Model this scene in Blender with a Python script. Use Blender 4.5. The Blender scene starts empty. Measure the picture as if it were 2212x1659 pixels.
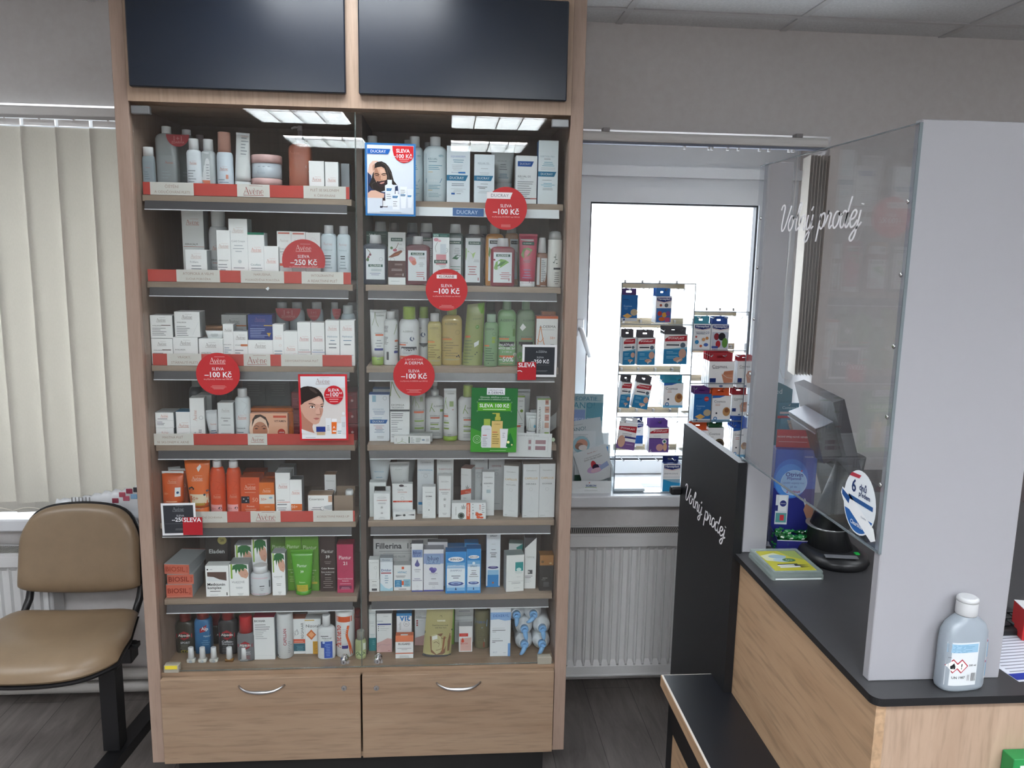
import bpy, bmesh, math, random
from mathutils import Vector, Matrix
random.seed(7)
PI = math.pi
S = bpy.context.scene
COL = S.collection

# ---------------------------------------------------------------- camera
F = 1733.377; W0, H0 = 2212, 1659
YAW, PIT, ROL = -0.0826378, 0.1624645, 0.0189561
CP = Vector((0.887, -2.309, 1.70))
_cy, _sy, _cp, _sp = math.cos(YAW), math.sin(YAW), math.cos(PIT), math.sin(PIT)
_f = Vector((-_sy*_cp, _cy*_cp, -_sp)); _r = Vector((_cy, _sy, 0)); _u = _r.cross(_f)
_cr, _sr = math.cos(ROL), math.sin(ROL)
RT = _cr*_r + _sr*_u; UP = -_sr*_r + _cr*_u
cd = bpy.data.cameras.new('camera'); cam = bpy.data.objects.new('camera', cd); COL.objects.link(cam)
m3 = Matrix((RT, UP, -_f)).transposed()
cam.matrix_world = Matrix.Translation(CP) @ m3.to_4x4()
cd.sensor_width = 36; cd.lens = F/W0*36; cd.clip_start = 0.01; cd.clip_end = 100
S.camera = cam
# ---------------------------------------------------------------- world, exposure
wd = bpy.data.worlds.new('overcast_sky'); S.world = wd; wd.use_nodes = True
wb = wd.node_tree.nodes['Background']; wb.inputs[0].default_value = (0.86, 0.93, 1.0, 1); wb.inputs[1].default_value = 3.4
S.view_settings.view_transform = 'Standard'; S.view_settings.look = 'None'
S.view_settings.gamma = 1; S.view_settings.use_curve_mapping = False
S.view_settings.exposure = EXPO = 1.62
LIGHT_ON = 15.0        # strength of the ceiling fittings

# ---------------------------------------------------------------- helpers: places
def ray(u, v): return RT*((u-W0/2)/F) + UP*(-(v-H0/2)/F) + _f
def aty(u, v, y): d = ray(u, v); return CP + d*((y-CP.y)/d.y)
def atz(u, v, z): d = ray(u, v); return CP + d*((z-CP.z)/d.z)
def atx(u, v, x): d = ray(u, v); return CP + d*((x-CP.x)/d.x)

# ---------------------------------------------------------------- helpers: materials
def lin(h):
    h = h.lstrip('#'); c = [int(h[i:i+2], 16)/255 for i in (0, 2, 4)]
    return tuple(x/12.92 if x <= .04045 else ((x+.055)/1.055)**2.4 for x in c)
_M = {}
def newmat(name):
    m = bpy.data.materials.new(name); m.use_nodes = True
    return m, m.node_tree, m.node_tree.nodes['Principled BSDF']
def mat(h, rough=.5, metal=0, spec=.5, alpha=None, emit=0, coat=0, noise=0):
    k = (h, rough, metal, spec, alpha, emit, coat, noise)
    if k in _M: return _M[k]
    m, t, b = newmat('mat_%s_%d' % (h.lstrip('#'), len(_M)))
    c = lin(h) + (1,)
    b.inputs['Base Color'].default_value = c; b.inputs['Roughness'].default_value = rough
    b.inputs['Metallic'].default_value = metal; b.inputs['Specular IOR Level'].default_value = spec
    if coat: b.inputs['Coat Weight'].default_value = coat; b.inputs['Coat Roughness'].default_value = .08
    if alpha is not None: b.inputs['Alpha'].default_value = alpha
    if emit: b.inputs['Emission Color'].default_value = c; b.inputs['Emission Strength'].default_value = emit
    if noise:
        n = t.nodes.new('ShaderNodeTexNoise'); n.inputs['Scale'].default_value = 60; n.inputs['Detail'].default_value = 3
        tc = t.nodes.new('ShaderNodeTexCoord'); t.links.new(tc.outputs['Object'], n.inputs['Vector'])
        mx = t.nodes.new('ShaderNodeMix'); mx.data_type = 'RGBA'
        mx.inputs[6].default_value = tuple(x*(1-noise) for x in c[:3])+(1,); mx.inputs[7].default_value = tuple(min(1, x*(1+noise)) for x in c[:3])+(1,)
        t.links.new(n.outputs['Fac'], mx.inputs[0]); t.links.new(mx.outputs[2], b.inputs['Base Color'])
    _M[k] = m; return m
def paper(h):
    c = [int(h[i:i+2], 16) for i in (1, 3, 5)]
    if min(c) > 0xb0: h = '#%02x%02x%02x' % tuple(min(236, int(x*1.06)) for x in c)
    return mat(h, .42, spec=.35)
def ink(h): return mat(h, .55, spec=.2)
def plas(h): return mat(h, .28)
def clearplas(h, a): return mat(h, .12, alpha=a)
def glassmat(name, tint=(1, 1, 1), f0=.038, film=0.0):
    """clear pane: mirror by Schlick's law, the rest passes straight through"""
    if name in _M: return _M[name]
    m = bpy.data.materials.new(name); m.use_nodes = True; t = m.node_tree; t.nodes.clear()
    o = t.nodes.new('ShaderNodeOutputMaterial'); mx = t.nodes.new('ShaderNodeMixShader')
    tr = t.nodes.new('ShaderNodeBsdfTransparent'); tr.inputs[0].default_value = tint + (1,)
    gl = t.nodes.new('ShaderNodeBsdfGlossy'); gl.inputs['Roughness'].default_value = 0.0
    lw = t.nodes.new('ShaderNodeLayerWeight'); lw.inputs[0].default_value = .5
    p = t.nodes.new('ShaderNodeMath'); p.operation = 'POWER'; p.inputs[1].default_value = 5
    q = t.nodes.new('ShaderNodeMath'); q.operation = 'MULTIPLY_ADD'; q.inputs[1].default_value = 1-f0; q.inputs[2].default_value = f0
    t.links.new(lw.outputs['Facing'], p.inputs[0]); t.links.new(p.outputs[0], q.inputs[0]); t.links.new(q.outputs[0], mx.inputs[0])
    src = tr.outputs[0]
    if film:
        df = t.nodes.new('ShaderNodeBsdfDiffuse'); df.inputs[0].default_value = (.75, .77, .8, 1)
        m2 = t.nodes.new('ShaderNodeMixShader'); m2.inputs[0].default_value = film
        t.links.new(tr.outputs[0], m2.inputs[1]); t.links.new(df.outputs[0], m2.inputs[2]); src = m2.outputs[0]
    t.links.new(src, mx.inputs[1]); t.links.new(gl.outputs[0], mx.inputs[2]); t.links.new(mx.outputs[0], o.inputs[0])
    _M[name] = m; return m
def wood(name, c1, c2, axis='X', rough=.5, scale=1.0, pores=.5):
    """oak effect laminate, grain along axis"""
    if name in _M: return _M[name]
    m, t, b = newmat(name)
    tc = t.nodes.new('ShaderNodeTexCoord'); mp = t.nodes.new('ShaderNodeMapping')
    sc = {'X': (1.2, 14, 14), 'Y': (14, 1.2, 14), 'Z': (14, 14, 1.2)}[axis]
    mp.inputs['Scale'].default_value = tuple(s*scale for s in sc)
    t.links.new(tc.outputs['Object'], mp.inputs[0])
    n = t.nodes.new('ShaderNodeTexNoise'); n.inputs['Scale'].default_value = 1; n.inputs['Detail'].default_value = 6; n.inputs['Roughness'].default_value = .6; n.inputs['Distortion'].default_value = .9
    t.links.new(mp.outputs[0], n.inputs['Vector'])
    mp2 = t.nodes.new('ShaderNodeMapping'); mp2.inputs['Scale'].default_value = tuple(s*scale*7 for s in sc); t.links.new(tc.outputs['Object'], mp2.inputs[0])
    n2 = t.nodes.new('ShaderNodeTexNoise'); n2.inputs['Scale'].default_value = 1; n2.inputs['Detail'].default_value = 3; t.links.new(mp2.outputs[0], n2.inputs['Vector'])
    r = t.nodes.new('ShaderNodeValToRGB'); r.color_ramp.elements[0].position = .32; r.color_ramp.elements[1].position = .68
    r.color_ramp.elements[0].color = lin(c1)+(1,); r.color_ramp.elements[1].color = lin(c2)+(1,)
    t.links.new(n.outputs['Fac'], r.inputs[0])
    r2 = t.nodes.new('ShaderNodeValToRGB'); r2.color_ramp.elements[0].position = .3; r2.color_ramp.elements[1].position = .5
    r2.color_ramp.elements[0].color = (1-.45*pores,)*3+(1,); r2.color_ramp.elements[1].color = (1, 1, 1, 1)
    t.links.new(n2.outputs['Fac'], r2.inputs[0])
    mx = t.nodes.new('ShaderNodeMix'); mx.data_type = 'RGBA'; mx.blend_type = 'MULTIPLY'; mx.inputs[0].default_value = 1
    t.links.new(r.outputs[0], mx.inputs[6]); t.links.new(r2.outputs[0], mx.inputs[7]); t.links.new(mx.outputs[2], b.inputs['Base Color'])
    b.inputs['Roughness'].default_value = rough
    bp = t.nodes.new('ShaderNodeBump'); bp.inputs['Strength'].default_value = .15; bp.inputs['Distance'].default_value = .0008
    t.links.new(n2.outputs['Fac'], bp.inputs['Height']); t.links.new(bp.outputs[0], b.inputs['Normal'])
    _M[name] = m; return m
def speckle(name, c1, c2, scale, rough, bump=0, stretch=(1, 1, 1), spec=.5, lo=.35, hi=.65):
    if name in _M: return _M[name]
    m, t, b = newmat(name)
    tc = t.nodes.new('ShaderNodeTexCoord'); mp = t.nodes.new('ShaderNodeMapping'); mp.inputs['Scale'].default_value = stretch
    t.links.new(tc.outputs['Object'], mp.inputs[0])
    n = t.nodes.new('ShaderNodeTexNoise'); n.inputs['Scale'].default_value = scale; n.inputs['Detail'].default_value = 8; n.inputs['Roughness'].default_value = .65
    t.links.new(mp.outputs[0], n.inputs['Vector'])
    r = t.nodes.new('ShaderNodeValToRGB'); r.color_ramp.elements[0].position = lo; r.color_ramp.elements[1].position = hi
    r.color_ramp.elements[0].color = lin(c1)+(1,); r.color_ramp.elements[1].color = lin(c2)+(1,)
    t.links.new(n.outputs['Fac'], r.inputs[0]); t.links.new(r.outputs[0], b.inputs['Base Color'])
    b.inputs['Roughness'].default_value = rough; b.inputs['Specular IOR Level'].default_value = spec
    if bump:
        bp = t.nodes.new('ShaderNodeBump'); bp.inputs['Strength'].default_value = bump; bp.inputs['Distance'].default_value = .002
        t.links.new(n.outputs['Fac'], bp.inputs['Height']); t.links.new(bp.outputs[0], b.inputs['Normal'])
    _M[name] = m; return m

# ---------------------------------------------------------------- helpers: text as mesh
_T = {}
def serif_logo():
    """the roman capital and small letters of the spa-water logo, drawn as strokes"""
    vs = []; fs = []
    def st(pts, w):
        n = len(pts); w = w if isinstance(w, list) else [w]*n; b = len(vs)
        for i, (x, y) in enumerate(pts):
            (x0, y0), (x1, y1) = pts[max(i-1, 0)], pts[min(i+1, n-1)]; L = math.hypot(x1-x0, y1-y0) or 1; nx, ny = -(y1-y0)/L*w[i]/2, (x1-x0)/L*w[i]/2
            vs.extend([(x+nx, y+ny), (x-nx, y-ny)])
        fs.extend([(b+2*i+1, b+2*i+3, b+2*i+2, b+2*i) for i in range(n-1)])
    TH, TN = .115, .045
    st([(.08, .02), (.50, 1.0)], TN); st([(.46, 1.02), (.86, .02)], TH); st([(.22, .36), (.70, .36)], TN)
    for x in (.08, .86): st([(x-.1, .015), (x+.1, .015)], .03)
    st([(1.02, .60), (1.24, .0)], TH*.85); st([(1.24, .0), (1.45, .60)], TN)
    for x in (1.01, 1.45): st([(x-.08, .61), (x+.08, .61)], .03)
    def e(x):
        c = [(x+.24+.22*math.cos(t*PI/180), .31+.30*math.sin(t*PI/180)) for t in range(0, 325, 18)]
        st(c, [TN+(TH-TN)*.9*max(0, -math.cos(t*PI/180)) for t in range(0, 325, 18)]); st([(x+.04, .33), (x+.46, .33)], TN*.8)
    e(1.58); st([(1.72, .86), (1.86, .70)], [.09, .03])
    st([(2.26, .62), (2.26, .0)], TH*.85); st([(2.26, .46), (2.36, .58), (2.50, .60), (2.60, .48), (2.62, .0)], [TN, TN, TN*1.5, TH*.8, TH*.85])
    for x in (2.26, 2.62): st([(x-.1, .015), (x+.1, .015)], .03)
    st([(2.17, .61), (2.27, .61)], .03); e(2.82)
    return vs, fs
def textmesh(s, bold=0):
    k = (s, bold)
    if k in _T: return _T[k]
    if s == 'Avène':
        vs, fs = serif_logo(); x0, x1, y1 = 0, 3.3, 1.0
        _T[k] = ([(x-(x0+x1)/2, y-.5) for x, y in vs], fs, x1-x0, y1); return _T[k]
    c = bpy.data.curves.new('t', 'FONT'); c.body = s; c.size = 1; c.resolution_u = 2; c.offset = .018 if bold else 0
    o = bpy.data.objects.new('t', c); me = bpy.data.meshes.new_from_object(o)
    vs = [(v.co.x, v.co.y) for v in me.vertices]; fs = [tuple(p.vertices) for p in me.polygons]
    bpy.data.objects.remove(o); bpy.data.curves.remove(c); bpy.data.meshes.remove(me)
    x0 = min(v[0] for v in vs); x1 = max(v[0] for v in vs); y0 = min(v[1] for v in vs); y1 = max(v[1] for v in vs)
    vs = [(x-(x0+x1)/2, y-(y0+y1)/2) for x, y in vs]
    _T[k] = (vs, fs, x1-x0, y1-y0); return _T[k]

# ---------------------------------------------------------------- helpers: mesh builder
class MB:
    def __init__(s): s.v = []; s.f = []; s.m = []; s.mats = []; s.sm = []
    def mi(s, m):
        if m not in s.mats: s.mats.append(m)
        return s.mats.index(m)
    def add(s, vs, fs, m, smooth=False):
        b = len(s.v); s.v += [tuple(v) for v in vs]; i = s.mi(m)
        for f in fs: s.f.append(tuple(b+k for k in f)); s.m.append(i); s.sm.append(smooth)
    def quad(s, pts, m): s.add(pts, [tuple(range(len(pts)))], m)
    def box(s, x0, x1, y0, y1, z0, z1, m, c=0):
        if x1 < x0: x0, x1 = x1, x0
        if y1 < y0: y0, y1 = y1, y0
        if z1 < z0: z0, z1 = z1, z0
        if c <= 0:
            v = [(x0,y0,z0),(x1,y0,z0),(x1,y1,z0),(x0,y1,z0),(x0,y0,z1),(x1,y0,z1),(x1,y1,z1),(x0,y1,z1)]
            s.add(v, [(0,3,2,1),(4,5,6,7),(0,1,5,4),(1,2,6,5),(2,3,7,6),(3,0,4,7)], m); return
        c = min(c, (x1-x0)/3, (y1-y0)/3, (z1-z0)/3)
        bm = bmesh.new(); bmesh.ops.create_cube(bm, size=1)
        for v in bm.verts: v.co = Vector(((x0+x1)/2+v.co.x*(x1-x0), (y0+y1)/2+v.co.y*(y1-y0), (z0+z1)/2+v.co.z*(z1-z0)))
        bmesh.ops.bevel(bm, geom=list(bm.edges), offset=c, segments=2 if c > .004 else 1, affect='EDGES', profile=.5)
        bm.verts.index_update()
        s.add([v.co.copy() for v in bm.verts], [[v.index for v in f.verts] for f in bm.faces], m, False); bm.free()
    def obox(s, o, ax, ay, az, m):
        """box from corner o and three edge vectors"""
        o, ax, ay, az = map(Vector, (o, ax, ay, az)); v = [o, o+ax, o+ax+ay, o+ay]; v = v+[p+az for p in v]
        fl = ax.cross(ay).dot(az) < 0
        fs = [(0,3,2,1),(4,5,6,7),(0,1,5,4),(1,2,6,5),(2,3,7,6),(3,0,4,7)]
        s.add(v, [f[::-1] for f in fs] if fl else fs, m)
    def loft(s, rings, m, n=28, cap=True, cx=0, cy=0, smooth=True):
        """rings: (z, halfx, halfy, exponent[, dx, dy])"""
        vs = []; fs = []
        for R in rings:
            z, a, b, e = R[:4]; dx = R[4] if len(R) > 4 else 0; dy = R[5] if len(R) > 5 else 0
            for k in range(n):
                t = 2*PI*k/n - PI/2 + PI/n; ct, st = math.cos(t), math.sin(t)
                vs.append((cx+dx+a*math.copysign(abs(ct)**(2/e), ct), cy+dy+b*math.copysign(abs(st)**(2/e), st), z))
        for i in range(len(rings)-1):
            for k in range(n):
                k2 = (k+1) % n; fs.append((i*n+k, i*n+k2, (i+1)*n+k2, (i+1)*n+k))
        s.add(vs, fs, m, smooth)
        if cap:
            b = len(s.v)-len(vs); i = s.mi(m)
            s.f.append(tuple(b+k for k in range(n))[::-1]); s.m.append(i); s.sm.append(False)
            e = b+(len(rings)-1)*n; s.f.append(tuple(e+k for k in range(n))); s.m.append(i); s.sm.append(False)
    def tube(s, pts, r, m, n=8, closed=False):
        pts = [Vector(p) for p in pts]; L = len(pts); vs = []; fs = []; up = None
        rr = r if isinstance(r, (list, tuple)) else [r]*L
        for i, p in enumerate(pts):
            d = (pts[min(i+1, L-1)]-pts[max(i-1, 0)]) if not closed else pts[(i+1) % L]-pts[i-1]
            d.normalize()
            if up is None: up = Vector((0, 0, 1)) if abs(d.z) < .9 else Vector((1, 0, 0))
            a = d.cross(up); a.normalize(); b = a.cross(d); up = b
            for k in range(n):
                t = 2*PI*k/n; vs.append(p+(a*math.cos(t)+b*math.sin(t))*rr[i])
        for i in range(L if closed else L-1):
            j = (i+1) % L
            for k in range(n): k2 = (k+1) % n; fs.append((i*n+k, j*n+k, j*n+k2, i*n+k2))
        if not closed: fs += [tuple(range(n)), tuple((L-1)*n+k for k in range(n))[::-1]]
        s.add(vs, fs, m, True)
    def poly(s, pts, mp, m): s.add([mp(x, z) for x, z in pts], [tuple(range(len(pts)))], m)
    def grid(s, x0, z0, x1, z1, mp, m, nx=1):
        vs = []; fs = []
        for i in range(nx+1):
            x = x0+(x1-x0)*i/nx; vs += [mp(x, z0), mp(x, z1)]
        for i in range(nx): fs.append((2*i, 2*i+2, 2*i+3, 2*i+1))
        s.add(vs, fs, m)
    def text(s, t, x, z, w, mp, m, bold=0, rot=0, shear=0, sy=1):
        vs, fs, tw, th = textmesh(t, bold); k = w/max(tw, .01)
        c, d = math.cos(rot), math.sin(rot)
        P = []
        for a, b in vs:
            a, b = a*k+shear*b*k, b*k*sy; P.append(mp(x+a*c-b*d, z+a*d+b*c))
        s.add(P, fs, m)
    def ribbon(s, pts, w, mp, m):
        P = [Vector(p) for p in pts]; L = len(P); vs = []
        for i, p in enumerate(P):
            d = P[min(i+1, L-1)]-P[max(i-1, 0)]
            if d.length < 1e-9: d = Vector((1, 0))
            d.normalize(); q = Vector((-d.y, d.x))*w/2; vs += [mp(*(p+q)), mp(*(p-q))]
        s.add(vs, [(2*i+1, 2*i+3, 2*i+2, 2*i) for i in range(L-1)], m)
    def build(s, name, parent=None, loc=None, rz=0, xf=None):
        me = bpy.data.meshes.new(name)
        vs = [xf @ Vector(v) for v in s.v] if xf is not None else s.v
        me.from_pydata([tuple(v) for v in vs], [], s.f)
        for m in s.mats: me.materials.append(m)
        me.polygons.foreach_set('material_index', s.m); me.polygons.foreach_set('use_smooth', s.sm); me.update()
        o = bpy.data.objects.new(name, me); COL.objects.link(o)
        if parent is not None: o.parent = parent
        if loc is not None: o.location = loc
        o.rotation_euler = (0, 0, rz)
        return o
def empty(name, loc=(0, 0, 0), rz=0):
    o = bpy.data.objects.new(name, None); COL.objects.link(o); o.location = loc; o.rotation_euler = (0, 0, rz); o.empty_display_size = .05; return o
def hold(o):
    """part whose vertices are given in room coordinates"""
    if o.parent.type == 'EMPTY': o.matrix_parent_inverse = Matrix.Translation(-Vector(o.parent.location))
    return o
def tag(o, label, cat, group=None, kind=None):
    if label: o['label'] = label
    if cat: o['category'] = cat
    if group: o['group'] = group
    if kind: o['kind'] = kind
    return o
def struct(mb, name, parent=None):
    o = mb.build(name, parent)
    if parent is None: o['kind'] = 'structure'
    return o
def crom(pts, n=6):
    """smooth curve through 2-D points"""
    P = [Vector(p) for p in pts]; P = [P[0]*2-P[1]]+P+[P[-1]*2-P[-2]]; out = []
    for i in range(1, len(P)-2):
        for k in range(n):
            t = k/n; a, b, c, d = P[i-1:i+3]
            out.append(.5*((2*b)+(c-a)*t+(2*a-5*b+4*c-d)*t*t+(3*b-a-3*c+d)*t**3))
    out.append(P[-2]); return out

# ---------------------------------------------------------------- materials in use
OAK = wood('oak_laminate', '#8c735d', '#9d8670', 'X', .45, 1, .5)
OAKZ = wood('oak_laminate_upright', '#a48b77', '#b39b87', 'Z', .36, 1.6, .35)
GREYOAK = wood('grey_oak_edge', '#947d6f', '#a08a7c', 'Z', .55, 2, .25)
OAKD = wood('dark_partition', '#5a4c45', '#64564e', 'Z', .6, 1.6, .2)
OAKIN = wood('oak_inside', '#96806f', '#a48e7c', 'Z', .55, 1.6, .3)
SHELFW = wood('shelf_oak', '#8a7869', '#988575', 'X', .5, 1.5, .3)
WHITE = mat('#d9dadb', .45); WHITEP = mat('#9d9da2', .4)
BLACK = mat('#17181b', .42, spec=.4); BLACKM = mat('#151515', .5); CHROME = mat('#c9c9c9', .18, metal=1); STEEL = mat('#b9b9bb', .3, metal=1)
WALL = speckle('painted_plaster', '#c6c2c1', '#cbc8c7', 30, .8, .05, spec=.2)

# ================================================================ THE ROOM
YW, ZC = 0.67, 2.51; XL, XR, YB = -2.1, 4.6, -5.4; YG = 0.92
WL = (-1.45, 0.45, 0.669, 2.17)       # left window opening x0,x1,z0,z1
WR = (1.05, 2.302, 0.744, 2.145)      # right window opening
def speckled_floor():
    m, t, b = newmat('vinyl_planks')
    tc = t.nodes.new('ShaderNodeTexCoord'); mp = t.nodes.new('ShaderNodeMapping'); mp.inputs['Rotation'].default_value = (0, 0, PI/2)
    t.links.new(tc.outputs['Object'], mp.inputs[0])
    br = t.nodes.new('ShaderNodeTexBrick'); br.inputs['Scale'].default_value = 1; br.inputs['Brick Width'].default_value = 1.2; br.inputs['Row Height'].default_value = .18
    br.inputs['Mortar Size'].default_value = .0012; br.inputs['Color1'].default_value = (.85, .85, .85, 1); br.inputs['Color2'].default_value = (1.1, 1.1, 1.1, 1); br.inputs['Mortar'].default_value = (.35, .35, .35, 1)
    t.links.new(mp.outputs[0], br.inputs[0])
    mq = t.nodes.new('ShaderNodeMapping'); mq.inputs['Scale'].default_value = (22, 3.5, 1); t.links.new(tc.outputs['Object'], mq.inputs[0])
    n = t.nodes.new('ShaderNodeTexNoise'); n.inputs['Scale'].default_value = 1; n.inputs['Detail'].default_value = 9; n.inputs['Roughness'].default_value = .7; n.inputs['Distortion'].default_value = .6
    t.links.new(mq.outputs[0], n.inputs['Vector'])
    r = t.nodes.new('ShaderNodeValToRGB'); r.color_ramp.elements[0].position = .3; r.color_ramp.elements[1].position = .7
    r.color_ramp.elements[0].color = lin('#5d5653')+(1,); r.color_ramp.elements[1].color = lin('#7f7975')+(1,)
    t.links.new(n.outputs['Fac'], r.inputs[0])
    mx = t.nodes.new('ShaderNodeMix'); mx.data_type = 'RGBA'; mx.blend_type = 'MULTIPLY'; mx.inputs[0].default_value = 1
    t.links.new(r.outputs[0], mx.inputs[6]); t.links.new(br.outputs[0], mx.inputs[7]); t.links.new(mx.outputs[2], b.inputs['Base Color'])
    b.inputs['Roughness'].default_value = .5; return m
g = MB(); g.box(XL-.1, XR+.1, YB-.1, YW+.4, -.1, 0, speckled_floor()); struct(g, 'floor')
CEILM = speckle('mineral_ceiling_tile', '#bfc0c1', '#cfd0d1', 120, .9, .1, spec=.1)
g = MB(); g.box(XL-.1, XR+.1, YB-.1, YW+.4, ZC, ZC+.1, CEILM); struct(g, 'ceiling')
g = MB(); tb = mat('#b7b7b8', .5)
for k in range(-5, 6):
    x = .29+.6*k-.0
    if XL < x < XR: g.box(x-.012, x+.012, YB, YW, ZC-.004, ZC+.001, tb)
for k in range(0, 10):
    y = .5-.6*k; g.box(XL, XR, y-.012, y+.012, ZC-.0045, ZC+.001, tb)
struct(g, 'trim_1')
# back wall with its two window openings
g = MB(); T = .36
def wallbox(x0, x1, z0, z1): g.box(x0, x1, YW, YW+T, z0, z1, WALL)
wallbox(XL-.1, WL[0], 0, ZC); wallbox(WL[1], WR[0], 0, ZC); wallbox(WR[1], XR+.1, 0, ZC)
for w in (WL, WR): wallbox(w[0], w[1], 0, w[2]); wallbox(w[0], w[1], w[3], ZC)
struct(g, 'wall_back')
g = MB(); g.box(XL-.1, XL, YB, YW, 0, ZC, WALL); struct(g, 'wall_left')
g = MB(); g.box(XR, XR+.1, YB, YW, 0, ZC, WALL); struct(g, 'wall_right')
g = MB(); g.box(XL-.1, XR+.1, YB-.1, YB, 0, ZC, mat('#d2cfcb', .8)); struct(g, 'wall_front')
# pipe casing along the foot of the left wall part
g = MB(); wp = mat('#bdbab6', .4)
for z in (.035, .085): g.tube([(XL, YW-.028, z), (1.0, YW-.028, z)], .022, wp, 12)
struct(g, 'baseboard_back')

PVC = mat('#dfe3e8', .3)
def window(n, w, glassx, gz, sill_y, sillx, sz):
    o = empty('window_%d' % n, ((w[0]+w[1])/2, YG, w[2])); o['kind'] = 'structure'
    g = MB(); x0, x1, z0, z1 = w[0], w[1], w[2]+.02, w[3]
    a0, a1 = glassx; b0, b1 = gz
    def ring(X0, X1, Z0, Z1, x0, x1, z0, z1, ya, yb, m):
        g.box(X0, x0, ya, yb, Z0, Z1, m); g.box(x1, X1, ya, yb, Z0, Z1, m); g.box(x0, x1, ya, yb, Z0, z0, m); g.box(x0, x1, ya, yb, z1, Z1, m)
    ring(x0, x1, z0, z1, a0-.055, a1+.055, b0-.05, b1+.055, YG, YG+.06, PVC)
    ring(a0-.06, a1+.06, b0-.055, b1+.06, a0, a1, b0, b1, YG-.018, YG+.055, PVC)
    ring(a0-.001, a1+.001, b0-.001, b1+.001, a0+.007, a1-.007, b0+.007, b1-.007, YG-.006, YG+.03, mat('#20242c', .6))
    # roller box ledge above the sash
    g.box(x0, x1, YG-.03, YG-.0005, b1+.10, b1+.14, PVC)
    M_ = g.build('window_frame', o); M_.matrix_parent_inverse = Matrix.Translation(-Vector(o.location))
    g = MB(); g.box(a0+.007, a1-.007, YG+.018, YG+.024, b0+.007, b1-.007, glassmat('window_glass'))
    p = g.build('pane', o); p.matrix_parent_inverse = Matrix.Translation(-Vector(o.location))
    g = MB(); g.box(sillx[0], sillx[1], sill_y, YG+.01, sz-.046, sz, mat('#d2d4d8', .35), .006)
    p = g.build('window_sill', o); p.matrix_parent_inverse = Matrix.Translation(-Vector(o.location))
    return o
W1 = window(1, WL, (-1.3, .3), (.87, 1.98), .60, (-1.45, .45), .715)
W2 = window(2, WR, (1.452, 2.138), (.85, 1.905), .60, (1.05, 2.302), .79)
g = MB(); hm = mat('#e8eaee', .25); hx = 1.425
g.box(hx-.014, hx+.014, YG-.03, YG-.018, 1.37, 1.44, hm, .003); g.tube([(hx, YG-.03, 1.40), (hx, YG-.06, 1.40)], .009, hm, 10)
g.tube([(hx-.004, YG-.062, 1.405), (hx+.012, YG-.066, 1.36), (hx+.035, YG-.066, 1.29)], [.010, .011, .008], hm, 10)
p = g.build('window_handle', W2); p.matrix_parent_inverse = Matrix.Translation(-Vector(W2.location))
# ---- ceiling fittings with louvres (lamps of the room, some added to brighten it)
def troffer(i, x0, y0, lab, k=1.0):
    o = empty('ceiling_light', (x0+.3, y0+.3, ZC)); tag(o, lab, 'ceiling light', 'recessed ceiling lights')
    g = MB(); fr = mat('#d8d8d8', .4)
    for a in ((-.3, .3, -.3, -.28), (-.3, .3, .28, .3), (-.3, -.28, -.28, .28), (.28, .3, -.28, .28)): g.box(a[0], a[1], a[2], a[3], -.016, -.001, fr)
    g.build('frame', o)
    g = MB(); g.box(-.28, .28, -.28, .28, -.012, -.006, mat('#f6faff', .5, emit=LIGHT_ON*k)); g.build('diffuser', o)
    g = MB(); lm = mat('#bfc1c0', .25, metal=1)
    for k in range(1, 4): g.box(-.28+.14*k-.003, -.28+.14*k+.003, -.28, .28, -.034, -.012, lm)
    for k in range(1, 8): g.box(-.28, .28, -.28+.07*k-.001, -.28+.07*k+.001, -.032, -.014, lm)
    g.build('louvre', o)
for i, (x, y, l) in enumerate([(.29, -.7, 'square louvred ceiling light just in front of the display cabinet'), (-.31, -3.1, 'square louvred ceiling light behind the viewer on the left, nearer one'), (.89, -3.1, 'square louvred ceiling light behind the viewer in the middle, nearer one'),
    (-.31, -4.3, 'square louvred ceiling light behind the viewer on the left, farther one'), (.89, -4.3, 'square louvred ceiling light behind the viewer in the middle, farther one'), (2.69, -1.3, 'added square louvred ceiling light brightening the staff side of the counter'), (-1.51, -.7, 'added square louvred ceiling light brightening the waiting chair side of the room'), (2.09, -4.3, 'added unseen square louvred ceiling light far behind on the right'), (2.69, -3.1, 'added unseen square louvred ceiling light behind the viewer on the right')]): troffer(i, x, y, l, {(.29, -.7): .34, (2.69, -1.3): .25, (-1.51, -.7): .38}.get((x, y), 1.25))  # staff, chair-side and both right rear fittings added to brighten walls and counter

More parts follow.
